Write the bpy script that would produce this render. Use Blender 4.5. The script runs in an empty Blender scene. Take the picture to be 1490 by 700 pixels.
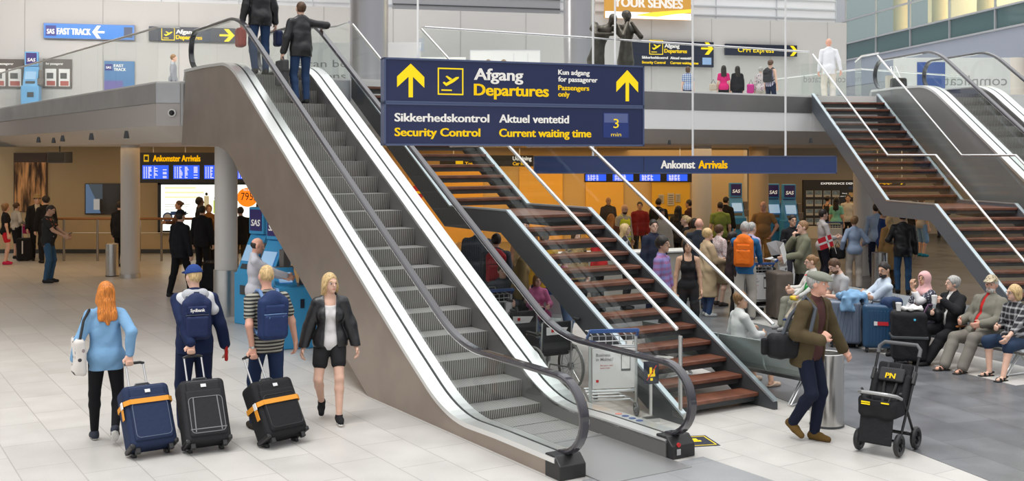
import bpy, math, random
import numpy as np
from mathutils import Vector, Matrix
C = bpy.context.scene.collection
R = math.radians
F = 1600.0            # focal length in pixels of the 1490x700 frame
HY, HC = 226.0, 3.0   # horizon row, camera height

# ------------------------------------------------------------------ camera, sky, sun, exposure
cam_d = bpy.data.cameras.new('camera'); cam = bpy.data.objects.new('camera', cam_d); C.objects.link(cam)
cam.location = (0, 0, HC); cam.rotation_euler = (R(90), 0, 0)
cam_d.sensor_width = 36.0; cam_d.lens = 36.0*F/1490.0
cam_d.shift_y = -(350-HY)/1490.0
cam_d.clip_end = 300
sc = bpy.context.scene
sc.camera = cam
sc.view_settings.view_transform = 'Standard'; sc.view_settings.look = 'None'
sc.view_settings.gamma = 1.0; sc.view_settings.use_curve_mapping = False
sc.view_settings.exposure = 0.12
try:
    sc.cycles.max_bounces = 8; sc.cycles.transparent_max_bounces = 24; sc.cycles.transmission_bounces = 6
    sc.cycles.glossy_bounces = 3; sc.cycles.diffuse_bounces = 3
    sc.cycles.caustics_reflective = False; sc.cycles.caustics_refractive = False
    sc.cycles.sample_clamp_indirect = 4.0; sc.cycles.use_denoising = True
except Exception: pass
world = bpy.data.worlds.new('overcast_sky'); sc.world = world; world.use_nodes = True
wn = world.node_tree; wn.nodes.clear()
wo = wn.nodes.new('ShaderNodeOutputWorld'); wb = wn.nodes.new('ShaderNodeBackground')
wt = wn.nodes.new('ShaderNodeTexCoord'); ws = wn.nodes.new('ShaderNodeSeparateXYZ'); wr = wn.nodes.new('ShaderNodeValToRGB')
wn.links.new(wt.outputs['Generated'], ws.inputs[0]); wn.links.new(ws.outputs['Z'], wr.inputs[0])
cr = wr.color_ramp
cr.elements[0].position = 0.0; cr.elements[0].color = (.15, .155, .165, 1)
cr.elements[1].position = 0.75; cr.elements[1].color = (1.0, 1.0, 1.0, 1)
e = cr.elements.new(0.30); e.color = (.42, .435, .46, 1)
wn.links.new(wr.outputs[0], wb.inputs[0]); wb.inputs[1].default_value = 1.45
wn.links.new(wb.outputs[0], wo.inputs[0])
sun_d = bpy.data.lights.new('sun', 'SUN'); sun_d.energy = 1.6; sun_d.angle = R(25); sun_d.color = (1, .98, .95)
sun = bpy.data.objects.new('sun', sun_d); C.objects.link(sun); sun.rotation_euler = (R(10), R(-12), 0)
def area(name, loc, sx, sy, power, col, rot=(0, 0, 0)):
    d = bpy.data.lights.new(name, 'AREA'); d.shape = 'RECTANGLE'; d.size = sx; d.size_y = sy; d.energy = power; d.color = col
    o = bpy.data.objects.new(name, d); C.objects.link(o); o.location = loc; o.rotation_euler = rot
    return o
WARM = (1.0, .60, .22)
area('gallery_wall_fill', (-12, 31.5, 8.9), 12, 2, 800, (1, .97, .93), (R(62), 0, 0))  # added fill light for the upper left wall, not a real fitting
area('hall_lamp', (-11.5, 29.0, 3.18), 10, 5, 95, WARM)
area('hall_lamp', (-5.5, 30.0, 3.18), 4, 4, 40, WARM)
area('hall_lamp', (0.5, 29.0, 3.18), 7, 6, 130, WARM)
area('hall_lamp', (0.5, 35.5, 3.18), 7, 3, 190, (1.0, .56, .16))
area('hall_lamp', (8.5, 36.0, 3.18), 9, 5, 150, (1.0, .66, .32))
area('hall_lamp', (5.0, 30.0, 3.18), 5, 5, 90, (1.0, .70, .38))
area('hall_lamp', (14.5, 34.0, 3.18), 8, 8, 170, (1.0, .74, .46))

# ------------------------------------------------------------------ helpers
def gx(px, py, z=0.0):            # photo pixel on the plane at height z -> world
    s = (py-HY)/(HC-z)
    return ((px-745)/s, F/s)
def at(px, py, Y):                # photo pixel at depth Y -> world
    return Vector(((px-745)*Y/F, Y, HC-(py-HY)*Y/F))
MATS = {}
def mat(name, col=(.5, .5, .5), rough=.5, metal=0.0, emit=None, estr=1.0, bump=0.0, bscale=40., spec=.5, coat=0.0, vary=0.0, vscale=6.):
    if name in MATS: return MATS[name]
    m = bpy.data.materials.new(name); m.use_nodes = True; nt = m.node_tree
    b = nt.nodes['Principled BSDF']
    b.inputs['Base Color'].default_value = (*col, 1); b.inputs['Roughness'].default_value = rough
    b.inputs['Metallic'].default_value = metal; b.inputs['Specular IOR Level'].default_value = spec
    b.inputs['Coat Weight'].default_value = coat
    if emit is not None:
        b.inputs['Emission Color'].default_value = (*emit, 1); b.inputs['Emission Strength'].default_value = estr
    if bump or vary:
        tc = nt.nodes.new('ShaderNodeTexCoord'); nz = nt.nodes.new('ShaderNodeTexNoise')
        nz.inputs['Scale'].default_value = bscale; nz.inputs['Detail'].default_value = 4
        nt.links.new(tc.outputs['Object'], nz.inputs['Vector'])
        if bump:
            bp = nt.nodes.new('ShaderNodeBump'); bp.inputs['Strength'].default_value = bump; bp.inputs['Distance'].default_value = .02
            nt.links.new(nz.outputs['Fac'], bp.inputs['Height']); nt.links.new(bp.outputs[0], b.inputs['Normal'])
        if vary:
            n2 = nt.nodes.new('ShaderNodeTexNoise'); n2.inputs['Scale'].default_value = vscale; n2.inputs['Detail'].default_value = 3
            nt.links.new(tc.outputs['Object'], n2.inputs['Vector'])
            mr = nt.nodes.new('ShaderNodeMapRange'); mr.inputs[1].default_value = .3; mr.inputs[2].default_value = .7
            mr.inputs[3].default_value = 1-vary; mr.inputs[4].default_value = 1+vary
            nt.links.new(n2.outputs['Fac'], mr.inputs[0])
            mx = nt.nodes.new('ShaderNodeVectorMath'); mx.operation = 'SCALE'; mx.inputs[0].default_value = col
            nt.links.new(mr.outputs[0], mx.inputs['Scale']); nt.links.new(mx.outputs[0], b.inputs['Base Color'])
    MATS[name] = m
    return m
def pattern_mat(name, c1, c2, kind='stripe', scale=20., axis='Z', width=.5, rough=.8, c3=None):
    if name in MATS: return MATS[name]
    m = bpy.data.materials.new(name); m.use_nodes = True; nt = m.node_tree; N = nt.nodes; L = nt.links
    b = N['Principled BSDF']; b.inputs['Roughness'].default_value = rough; b.inputs['Specular IOR Level'].default_value = .2
    tc = N.new('ShaderNodeTexCoord')
    def band(ax, sc_, w):
        sp = N.new('ShaderNodeSeparateXYZ'); L.new(tc.outputs['Object'], sp.inputs[0])
        mu = N.new('ShaderNodeMath'); mu.operation = 'MULTIPLY'; mu.inputs[1].default_value = sc_; L.new(sp.outputs[ax], mu.inputs[0])
        fr = N.new('ShaderNodeMath'); fr.operation = 'FRACT'; L.new(mu.outputs[0], fr.inputs[0])
        lt = N.new('ShaderNodeMath'); lt.operation = 'LESS_THAN'; lt.inputs[1].default_value = w; L.new(fr.outputs[0], lt.inputs[0])
        return lt.outputs[0]
    def mix(a, bcol, f):
        mx = N.new('ShaderNodeMix'); mx.data_type = 'RGBA'; L.new(f, mx.inputs[0])
        for i, v in ((6, a), (7, bcol)):
            if isinstance(v, tuple): mx.inputs[i].default_value = (*v, 1)
            else: L.new(v, mx.inputs[i])
        return mx.outputs[2]
    if kind == 'stripe': out = mix(c1, c2, band(axis, scale, width))
    elif kind == 'plaid':
        o1 = mix(c1, c2, band('Z', scale, width)); o2 = mix(c1, c3 or c2, band('X', scale, width))
        mx = N.new('ShaderNodeMix'); mx.data_type = 'RGBA'; mx.inputs[0].default_value = .5
        L.new(o1, mx.inputs[6]); L.new(o2, mx.inputs[7]); out = mx.outputs[2]
    else:  # blotch
        vo = N.new('ShaderNodeTexVoronoi'); vo.inputs['Scale'].default_value = scale; L.new(tc.outputs['Object'], vo.inputs['Vector'])
        lt = N.new('ShaderNodeMath'); lt.operation = 'LESS_THAN'; lt.inputs[1].default_value = width; L.new(vo.outputs['Distance'], lt.inputs[0])
        col2 = c2
        if c3:
            sp = N.new('ShaderNodeSeparateColor'); L.new(vo.outputs['Color'], sp.inputs[0])
            g = N.new('ShaderNodeMath'); g.operation = 'GREATER_THAN'; g.inputs[1].default_value = .5; L.new(sp.outputs[0], g.inputs[0])
            col2 = mix(c2, c3, g.outputs[0])
        out = mix(c1, col2, lt.outputs[0])
    L.new(out, b.inputs['Base Color'])
    MATS[name] = m
    return m
def glass_mat(name, tint, refl=1.0, haze=0.0):
    if name in MATS: return MATS[name]
    m = bpy.data.materials.new(name); m.use_nodes = True; nt = m.node_tree; N = nt.nodes; L = nt.links; N.clear()
    o = N.new('ShaderNodeOutputMaterial'); t = N.new('ShaderNodeBsdfTransparent'); t.inputs[0].default_value = (*tint, 1)
    g = N.new('ShaderNodeBsdfGlossy'); g.inputs['Roughness'].default_value = .02; g.inputs[0].default_value = (.95, 1, .98, 1)
    lw = N.new('ShaderNodeFresnel'); lw.inputs[0].default_value = 1.45
    mu = N.new('ShaderNodeMath'); mu.operation = 'MULTIPLY'; mu.inputs[1].default_value = refl; L.new(lw.outputs[0], mu.inputs[0])
    mx = N.new('ShaderNodeMixShader'); ge = N.new('ShaderNodeNewGeometry'); iv = N.new('ShaderNodeMath'); iv.operation = 'SUBTRACT'; iv.inputs[0].default_value = 1.0; L.new(ge.outputs['Backfacing'], iv.inputs[1])
    m3 = N.new('ShaderNodeMath'); m3.operation = 'MULTIPLY'; L.new(mu.outputs[0], m3.inputs[0]); L.new(iv.outputs[0], m3.inputs[1])   # thin pane: only its outer faces mirror
    L.new(m3.outputs[0], mx.inputs[0]); L.new(t.outputs[0], mx.inputs[1]); L.new(g.outputs[0], mx.inputs[2])
    out = mx.outputs[0]
    if haze:
        d = N.new('ShaderNodeBsdfDiffuse'); d.inputs[0].default_value = (.8, .86, .84, 1)
        m2 = N.new('ShaderNodeMixShader'); m2.inputs[0].default_value = haze; L.new(out, m2.inputs[1]); L.new(d.outputs[0], m2.inputs[2]); out = m2.outputs[0]
    L.new(out, o.inputs[0])
    MATS[name] = m
    return m

class MB:                         # collects shapes, then links them as ONE mesh object
    def __init__(s): s.v = []; s.f = []; s.m = []; s.cur = 0
    def add(s, vs, fs):
        n = len(s.v); s.v += [tuple(v) for v in vs]
        for f in fs: s.f.append(tuple(n+i for i in f)); s.m.append(s.cur)
        return s
    def box(s, c, d, rot=None):
        x, y, z = d[0]/2, d[1]/2, d[2]/2
        vs = [Vector((a*x, b*y, e*z)) for a in (-1, 1) for b in (-1, 1) for e in (-1, 1)]
        if rot is not None: vs = [rot @ v for v in vs]
        c = Vector(c); vs = [v+c for v in vs]
        return s.add(vs, [(0, 1, 3, 2), (4, 6, 7, 5), (0, 4, 5, 1), (2, 3, 7, 6), (0, 2, 6, 4), (1, 5, 7, 3)])
    def bar(s, a, b, w, h, up=(0, 0, 1)):
        a = Vector(a); b = Vector(b); d = b-a; l = d.length; d.normalize(); u = Vector(up)
        x = d.cross(u)
        if x.length < 1e-4: x = d.cross(Vector((1, 0, 0)))
        x.normalize(); u = x.cross(d)
        return s.box((a+b)/2, (w, l, h), Matrix((x, d, u)).transposed())
    def tube(s, pts, r, n=8, closed=False, cap=True, rs=None):
        P = [Vector(p) for p in pts]; k = len(P); T = []
        for i in range(k):
            a = P[(i-1) % k] if (closed or i > 0) else P[i]
            b = P[(i+1) % k] if (closed or i < k-1) else P[i]
            t = (b-a); T.append(t.normalized() if t.length > 1e-9 else Vector((0, 0, 1)))
        u = T[0].orthogonal().normalized(); vs = []
        for i in range(k):
            u = (u-T[i]*u.dot(T[i]))
            u = u.normalized() if u.length > 1e-6 else T[i].orthogonal().normalized()
            w = T[i].cross(u); rr = rs[i] if rs else r
            for j in range(n):
                a = 2*math.pi*j/n
                q = (rr if not isinstance(rr, tuple) else 1)
                vs.append(P[i]+(u*math.cos(a)+w*math.sin(a))*q)
        fs = []
        for i in range(k if closed else k-1):
            for j in range(n):
                i2 = (i+1) % k
                fs.append((i*n+j, i*n+(j+1) % n, i2*n+(j+1) % n, i2*n+j))
        if cap and not closed: fs += [tuple(range(n-1, -1, -1)), tuple((k-1)*n+j for j in range(n))]
        return s.add(vs, fs)
    def sweep(s, pts, prof, side, closed=False):      # profile (a,b): a along 'side', b along the normal in the path's plane
        P = [Vector(p) for p in pts]; k = len(P); n = len(prof); S = Vector(side).normalized(); vs = []
        for i in range(k):
            a = P[i-1] if i > 0 else P[i]; b = P[i+1] if i < k-1 else P[i]
            t = (b-a).normalized(); nn = S.cross(t).normalized()
            for q in prof: vs.append(P[i]+S*q[0]+nn*q[1])
        fs = [(i*n+j, i*n+(j+1) % n, (i+1)*n+(j+1) % n, (i+1)*n+j) for i in range(k-1) for j in range(n)]
        fs += [tuple(range(n-1, -1, -1)), tuple((k-1)*n+j for j in range(n))]
        return s.add(vs, fs)
    def lathe(s, prof, c=(0, 0, 0), n=24, axis='Z'):
        vs = []; c = Vector(c)
        for (r, z) in prof:
            for j in range(n):
                a = 2*math.pi*j/n; x, y = r*math.cos(a), r*math.sin(a)
                vs.append(c+(Vector((x, y, z)) if axis == 'Z' else Vector((z, x, y)) if axis == 'X' else Vector((x, z, y))))
        k = len(prof)
        fs = [(i*n+j, i*n+(j+1) % n, (i+1)*n+(j+1) % n, (i+1)*n+j) for i in range(k-1) for j in range(n)]
        fs += [tuple(range(n-1, -1, -1)), tuple((k-1)*n+j for j in range(n))]
        return s.add(vs, fs)
    def prism(s, poly, vec):                          # planar polygon of 3-D points extruded by vec
        P = [Vector(p) for p in poly]; v = Vector(vec); n = len(P)
        return s.add(P+[p+v for p in P], [tuple(range(n-1, -1, -1)), tuple(range(n, 2*n))]+[(i, (i+1) % n, n+(i+1) % n, n+i) for i in range(n)])
    def build(s, name, mats, parent=None, smooth=False, bevel=0.0, seg=2, world=False):
        me = bpy.data.meshes.new(name)
        vs = s.v
        o = bpy.data.objects.new(name, me)
        if parent is not None:
            o.parent = parent
            if world:
                M = mtx(parent).inverted(); vs = [M @ Vector(v) for v in vs]
        me.from_pydata(vs, [], s.f)
        for m in (mats if isinstance(mats, (list, tuple)) else [mats]): me.materials.append(m)
        if any(s.m): me.polygons.foreach_set('material_index', s.m)
        import bmesh
        bm = bmesh.new(); bm.from_mesh(me); bmesh.ops.recalc_face_normals(bm, faces=bm.faces); bm.to_mesh(me); bm.free()
        if smooth:
            me.polygons.foreach_set('use_smooth', [True]*len(me.polygons))
            try: me.set_sharp_from_angle(angle=R(40))
            except Exception: pass
        C.objects.link(o)
        if bevel:
            b = o.modifiers.new('bevel', 'BEVEL'); b.width = bevel; b.segments = seg; b.limit_method = 'ANGLE'; b.angle_limit = R(40)
        return o
def mtx(o):
    return Matrix.LocRotScale(o.location, o.rotation_euler, o.scale)
def tag(o, label, cat, group=None, kind=None):
    if label: o['label'] = label
    if cat: o['category'] = cat
    if group: o['group'] = group
    if kind: o['kind'] = kind
    return o
def thing(name, loc, rz=0.0, label=None, cat=None, group=None, rot=None):
    o = bpy.data.objects.new(name, None); C.objects.link(o); o.empty_display_size = .1
    o.location = loc; o.rotation_euler = rot if rot is not None else (0, 0, rz)
    return tag(o, label, cat, group)
def struct(name, mb, m, **k):
    o = mb.build(name, m, **k); o['kind'] = 'structure'; return o
def copy_thing(src, loc, rz, label, group=None):
    r = src.copy(); C.objects.link(r); r.location = loc; r.rotation_euler = (0, 0, rz); r['label'] = label
    if group: r['group'] = group
    for ch in list(src.children):
        c = ch.copy(); C.objects.link(c); c.parent = r
        for g in list(ch.children):
            d = g.copy(); C.objects.link(d); d.parent = c
    return r
_cap = None
def text_mesh(body, cap, width=None, bold=.0, depth=.004):
    """vertices (x right, z up, y depth) and faces of a line of lettering with cap height 'cap'"""
    cu = bpy.data.curves.new('lettering', 'FONT'); cu.body = body; cu.size = 1.0; cu.extrude = 0.0; cu.offset = bold; cu.resolution_u = 3
    ob = bpy.data.objects.new('lettering', cu); C.objects.link(ob)
    dg = bpy.context.evaluated_depsgraph_get(); me = ob.evaluated_get(dg).to_mesh()
    V = [v.co.copy() for v in me.vertices]; Fs = [tuple(p.vertices) for p in me.polygons]
    ob.evaluated_get(dg).to_mesh_clear(); bpy.data.objects.remove(ob); bpy.data.curves.remove(cu)
    x0 = min(v.x for v in V); x1 = max(v.x for v in V)
    sy = cap/.69; sx = width/(x1-x0) if width else sy
    return [((v.x-x0)*sx, 0.0, v.y*sy) for v in V], Fs
def lettering(mb, body, cap, org, ux=(1, 0, 0), uz=(0, 0, 1), width=None, bold=.0, align='L'):
    V, Fs = text_mesh(body, cap, width, min(bold, .012))
    w = max(v[0] for v in V); off = 0 if align == 'L' else (-w/2 if align == 'C' else -w)
    o = Vector(org); ux = Vector(ux); uz = Vector(uz)
    n_ = 1 if bold < .015 else 3       # heavier strokes: the line is laid down three times, a hair apart
    for i in range(n_):
        dx = (i-(n_-1)/2)*bold*cap*.9
        mb.add([o+ux*(v[0]+off+dx)+uz*v[2] for v in V], Fs)
    return w
# ------------------------------------------------------------------ signed distance modelling (bodies, clothes, bags)
def rc(a, b, ra, rb=None): return ('rc', np.array(a, float), np.array(b, float), ra, ra if rb is None else rb)
def el(c, r, rot=None): return ('el', np.array(c, float), np.array(r, float), rot)
def bx(c, h, rnd, rot=None): return ('bx', np.array(c, float), np.array(h, float), rnd, rot)
def pbounds(p, m):
    if p[0] == 'rc':
        r = max(p[3], p[4])+m
        return np.minimum(p[1], p[2])-r, np.maximum(p[1], p[2])+r
    if p[0] == 'el':
        h = p[2] if p[3] is None else np.abs(p[3]) @ p[2]
    else:
        h = p[2] if p[4] is None else np.abs(p[4]) @ p[2]
    return p[1]-h-m, p[1]+h+m
def pdist(p, X):
    if p[0] == 'rc':
        a, b, ra, rb = p[1:]; ba = b-a; L = float(ba @ ba)+1e-12
        q = X-a; h = np.clip((q @ ba)/L, 0, 1)
        return np.linalg.norm(q-h[..., None]*ba, axis=-1)-(ra+(rb-ra)*h)
    if p[0] == 'el':
        q = X-p[1]
        if p[3] is not None: q = q @ p[3]
        k0 = np.linalg.norm(q/p[2], axis=-1); k1 = np.linalg.norm(q/(p[2]**2), axis=-1)+1e-9
        return k0*(k0-1)/k1
    q = X-p[1]
    if p[4] is not None: q = q @ p[4]
    q = np.abs(q)-(p[2]-p[3])
    return np.linalg.norm(np.maximum(q, 0), axis=-1)+np.minimum(q.max(-1), 0)-p[3]
def field(prims, h, k=.03, clips=(), cuts=(), wrinkle=0.0, seed=0):
    lo = np.min([pbounds(p, 3*h)[0] for p in prims], 0); hi = np.max([pbounds(p, 3*h)[1] for p in prims], 0)
    n = np.ceil((hi-lo)/h).astype(int)+1
    S = np.full(n, .5, np.float32)
    ax = [lo[i]+h*np.arange(n[i]) for i in range(3)]
    for p in prims:
        b0, b1 = pbounds(p, k+3*h)
        i0 = np.maximum(0, np.floor((b0-lo)/h).astype(int)); i1 = np.minimum(n, np.ceil((b1-lo)/h).astype(int)+1)
        X = np.stack(np.meshgrid(*[ax[i][i0[i]:i1[i]] for i in range(3)], indexing='ij'), -1)
        d = pdist(p, X); sl = tuple(slice(i0[i], i1[i]) for i in range(3)); s = S[sl]
        t = np.maximum(k-np.abs(s-d), 0)/k
        S[sl] = np.minimum(s, d)-t*t*k*.25
    if clips or cuts or wrinkle:
        X = np.stack(np.meshgrid(*ax, indexing='ij'), -1)
        if wrinkle:
            rg = np.random.RandomState(int(abs(seed)*10) % 9973); w = np.zeros(S.shape)
            wx = X+.03*np.sin(X[..., [1, 2, 0]]*14+rg.rand(3)*6)
            for j in range(7):                       # soft cloth folds: a few waves in random directions, bent by each other
                dv = rg.randn(3); dv *= (16+36*rg.rand())/np.linalg.norm(dv); w += np.sin(wx @ dv+rg.rand()*6.3)
            S = S+wrinkle*.42*w
        for c in clips: S = np.maximum(S, c(X))
        for c in cuts: S = np.maximum(S, -pdist(c, X))
    return S.astype(np.float32), lo
def nets(S, lo, h):
    ins = S < 0
    c = np.zeros(np.array(S.shape)-1, np.int8)
    sh = [(a, b, e) for a in (0, 1) for b in (0, 1) for e in (0, 1)]
    nx, ny, nz = c.shape
    for a, b, e in sh: c += ins[a:a+nx, b:b+ny, e:e+nz]
    act = (c > 0) & (c < 8); idx = np.argwhere(act); N = len(idx)
    if N == 0: return np.zeros((0, 3)), np.zeros((0, 4), int)
    ids = np.full(c.shape, -1, np.int64); ids[act] = np.arange(N)
    V = np.stack([S[idx[:, 0]+a, idx[:, 1]+b, idx[:, 2]+e] for a, b, e in sh], 1)
    cor = np.array(sh, float); acc = np.zeros((N, 3)); cnt = np.zeros(N)
    for i in range(8):
        for j in range(i+1, 8):
            if np.abs(cor[i]-cor[j]).sum() != 1: continue
            m = (V[:, i] < 0) != (V[:, j] < 0)
            t = np.where(m, V[:, i]/np.where(m, V[:, i]-V[:, j], 1), 0)
            acc += m[:, None]*(cor[i]+t[:, None]*(cor[j]-cor[i])); cnt += m
    P = lo+h*(idx+acc/np.maximum(cnt, 1)[:, None])
    Q = []
    for ax_ in range(3):
        o1, o2 = (ax_+1) % 3, (ax_+2) % 3
        s0 = [slice(None)]*3; s1 = [slice(None)]*3; s0[ax_] = slice(0, -1); s1[ax_] = slice(1, None)
        A = ins[tuple(s0)]; B = ins[tuple(s1)]
        E = np.argwhere(A != B); E = E[(E[:, o1] > 0) & (E[:, o2] > 0) & (E[:, o1] < c.shape[o1]) & (E[:, o2] < c.shape[o2])]
        fl = A[E[:, 0], E[:, 1], E[:, 2]]
        def g(d1, d2):
            e = E.copy(); e[:, o1] -= d1; e[:, o2] -= d2
            return ids[e[:, 0], e[:, 1], e[:, 2]]
        q = np.stack([g(1, 1), g(0, 1), g(0, 0), g(1, 0)], 1)
        q[~fl] = q[~fl][:, ::-1]; Q.append(q)
    Q = np.concatenate(Q); return P, Q[(Q >= 0).all(1)]
def np_mesh(name, P, Q, mats, parent=None, matfn=None):
    me = bpy.data.meshes.new(name)
    me.vertices.add(len(P)); me.vertices.foreach_set('co', np.asarray(P, np.float32).ravel())
    me.loops.add(Q.size); me.loops.foreach_set('vertex_index', Q.ravel().astype(np.int32))
    me.polygons.add(len(Q)); me.polygons.foreach_set('loop_start', np.arange(0, Q.size, 4, dtype=np.int32))
    try: me.polygons.foreach_set('loop_total', np.full(len(Q), 4, np.int32))
    except Exception: pass
    for m in (mats if isinstance(mats, (list, tuple)) else [mats]): me.materials.append(m)
    if matfn is not None: me.polygons.foreach_set('material_index', matfn(P[Q].mean(1)).astype(np.int32))
    me.update(calc_edges=True); me.validate()
    me.polygons.foreach_set('use_smooth', [True]*len(me.polygons))
    o = bpy.data.objects.new(name, me); C.objects.link(o)
    if parent is not None: o.parent = parent
    return o
def sdf_obj(name, prims, h, mats, parent=None, k=.03, clips=(), cuts=(), wrinkle=0., seed=0, matfn=None, relax=1):
    S, lo = field(prims, h, k, clips, cuts, wrinkle, seed)
    P, Q = nets(S, lo, h)
    for _ in range(relax):        # a light smoothing pass
        acc = np.zeros_like(P); cnt = np.zeros(len(P))
        for i in range(4):
            a, b = Q[:, i], Q[:, (i+1) % 4]
            np.add.at(acc, a, P[b]); np.add.at(cnt, a, 1); np.add.at(acc, b, P[a]); np.add.at(cnt, b, 1)
        P = .6*P+.4*acc/np.maximum(cnt, 1)[:, None]
    return np_mesh(name, P, Q, mats, parent, matfn)
def infl(p, d):
    if p[0] == 'rc': return ('rc', p[1], p[2], p[3]+d, p[4]+d)
    if p[0] == 'el': return ('el', p[1], p[2]+d, p[3])
    return ('bx', p[1], p[2]+d, p[3]+d, p[4])

# ------------------------------------------------------------------ people
def rotm(yaw=0., pitch=0., roll=0.):      # yaw: + turns to the person's left; pitch: + leans forward; roll: + leans to the right
    return np.array((Matrix.Rotation(R(yaw), 3, 'Z') @ Matrix.Rotation(R(-pitch), 3, 'X') @ Matrix.Rotation(R(roll), 3, 'Y')))
def ik(a, t, l1, l2, hint):
    a = np.array(a, float); t = np.array(t, float); d = t-a; L = np.linalg.norm(d); m = (l1+l2)*.995
    if L > m: d = d*m/L; L = m; t = a+d
    u = d/L; x = (l1*l1-l2*l2+L*L)/(2*L); hgt = math.sqrt(max(0, l1*l1-x*x))
    hv = np.array(hint, float); hv = hv-u*(hv @ u); hv /= (np.linalg.norm(hv)+1e-9)
    return a+u*x+hv*hgt, t
SKIN = {'fair': (.72, .45, .34), 'tan': (.58, .34, .23), 'brown': (.34, .19, .12), 'red': (.70, .38, .28), 'dark': (.14, .08, .055)}
HAIR = {'red': (.62, .20, .03), 'blond': (.66, .46, .22), 'dark': (.022, .016, .013), 'brown': (.10, .05, .025), 'grey': (.42, .41, .39), 'ltbrown': (.26, .14, .06), 'white': (.62, .60, .56)}
def cloth(name, col, rough=.85, bump=.35, bscale=9., spec=.25):
    return mat(name, col, rough, bump=bump, bscale=bscale, spec=spec)
def wear(v, what):                        # a colour tuple or a material
    if isinstance(v, tuple): return cloth('%s_%02x%02x%02x' % (what, *[int(255*c) for c in v]), v)
    return v
def person(label, pos, head, H=1.75, sex='m', skin='fair', top=((.3, .3, .3), 'shirt'), outer=None, legs=((.02, .02, .03), 'trousers'),
           shoes=(.03, .03, .03), hair=('dark', 'short'), hands=None, feet=None, seat=None, lean=0., twist=0., side=0., look=(0, 0, 0),
           fat=1.0, res=.012, face=False, hat=None, sock=None, extra=None, elbow=None, shift=(0, 0), toes=None, beard=None, glasses=False, shoekind='shoe', group=None, legw=1.0):
    k = H/1.75; f = sex == 'f'
    root = thing('person', (pos[0], pos[1], pos[2] if len(pos) > 2 else 0.), R(-head), label, 'person', group)
    PZ = (seat+.115) if seat is not None else .95*k
    pel = np.array((shift[0], shift[1], PZ)); RT = rotm(twist, lean, side); RP = rotm(0, lean*.35, side*.5)
    T = lambda x, y, z: pel+RT @ (np.array((x, y, z))*k)
    RH = rotm(*look)
    g = fat; sw = (.150 if f else .178)*(1+.35*(g-1)); 
    sh = {-1: T(-sw, 0, .452), 1: T(sw, 0, .452)}
    neck = T(0, -.01, .53); hc = T(0, 0, .60)+RH @ (np.array((0, .02, .085))*k)
    HD = lambda x, y, z: hc+RH @ (np.array((x, y, z))*k)
    tors = [el(T(0, .005, .33), np.array(((.130 if f else .152)*g, .098*g, .19))*k, RT),
            rc(T(-sw+.05, 0, .448), T(sw-.05, 0, .448), .056*k), rc(T(-sw+.02, -.01, .455), T(0, -.012, .53), .038*k, .05*k), rc(T(sw-.02, -.01, .455), T(0, -.012, .53), .038*k, .05*k),
            el(T(0, .01*g, .15), np.array(((.112 if f else .135)*g, .092*g, .15))*k, RT),
            el(pel+RP @ (np.array((0, -.005, .0))*k), np.array(((.165 if f else .158)*(.6+.4*g), .118*(.7+.3*g), .125))*k, RP)]
    if g > 1.12: tors.append(el(T(0, .065*g, .12), np.array((.12*g, .085*g, .14))*k, RT))
    if f: tors += [el(T(-.062, .075, .315), np.array((.058, .05, .058))*k, RT), el(T(.062, .075, .315), np.array((.058, .05, .058))*k, RT)]
    feet = feet or {-1: (-.10, .02), 1: (.10, -.02)}
    hands = hands or {}
    arm = {}; leg = {}; handp = []; foot = {}
    for s in (-1, 1):
        fx = feet[s]; fz = (fx[2] if len(fx) > 2 else 0.); fp = fx[3] if len(fx) > 3 else 0.; fy = (toes or {}).get(s, -s*8)
        RF = rotm(fy, fp)
        ank = np.array((fx[0], fx[1], fz))+RF @ np.array((0, 0, .085*k)) if fp == 0 else np.array((fx[0], fx[1], fz))+np.array((0, .16*k, .0))+RF @ np.array((0, -.16*k, .085*k))
        hp = pel+RP @ (np.array((s*.088, 0, -.02))*k)
        kn, ank = ik(hp, ank, .435*k, .425*k, (s*.18+math.sin(R(-fy))*.5, 1, .15))
        leg[s] = (hp, kn, ank); foot[s] = (ank, RF)
        hd = hands.get(s)
        if hd is None: hd = (s*(sw+.075)*k+shift[0], shift[1]+.05*k+lean*.004, PZ-.10*k)
        hd = np.array(hd[:3], float)
        eh = (elbow or {}).get(s, (s*.55, -1, -.25))
        eb, wr = ik(sh[s], hd, .285*k, .255*k, eh)
        arm[s] = (eb, wr)
    legr = (.082 if not f else .084)*legw
    limbs = {s: dict(u=rc(sh[s], arm[s][0], .050*k*(.85+.15*g), .040*k), a=rc(arm[s][0], arm[s][1], .040*k, .027*k),
                     t=rc(leg[s][0], leg[s][1], legr*k, .056*k), c=rc(leg[s][1]*.72+leg[s][2]*.28+np.array((0, -.012, 0)), leg[s][2], .054*k, .036*k), kk=rc(leg[s][1], leg[s][1]*.72+leg[s][2]*.28+np.array((0, -.012, 0)), .054*k, .055*k)) for s in (-1, 1)}
    body = list(tors)
    for s in (-1, 1): body += list(limbs[s].values())
    fr = max(.0085, res*.8)
    for s in (-1, 1):                       # hands: palm, four fingers, thumb
        eb, wr = arm[s]; d = wr-eb; d = d/np.linalg.norm(d); hsp = hands.get(s)
        nrm = np.array(hsp[3]) if (hsp is not None and len(hsp) > 3) else np.array((-s*1.0, 0.15, 0))   # palm faces
        if hsp is not None and len(hsp) > 4: d = np.array(hsp[4], float); d /= np.linalg.norm(d)
        nrm = nrm-d*(nrm @ d); nrm /= np.linalg.norm(nrm)+1e-9; sd = np.cross(d, nrm)
        if sd @ np.array((0, 1., .4)) < 0: sd = -sd              # towards the thumb
        pc = wr+d*.05*k
        body.append(bx(pc, np.array((.040, .050, .017))*k, .015*k, np.stack([sd, d, nrm], 1)))
        curl = .55 if not (hsp is not None and len(hsp) > 5) else hsp[5]
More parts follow.
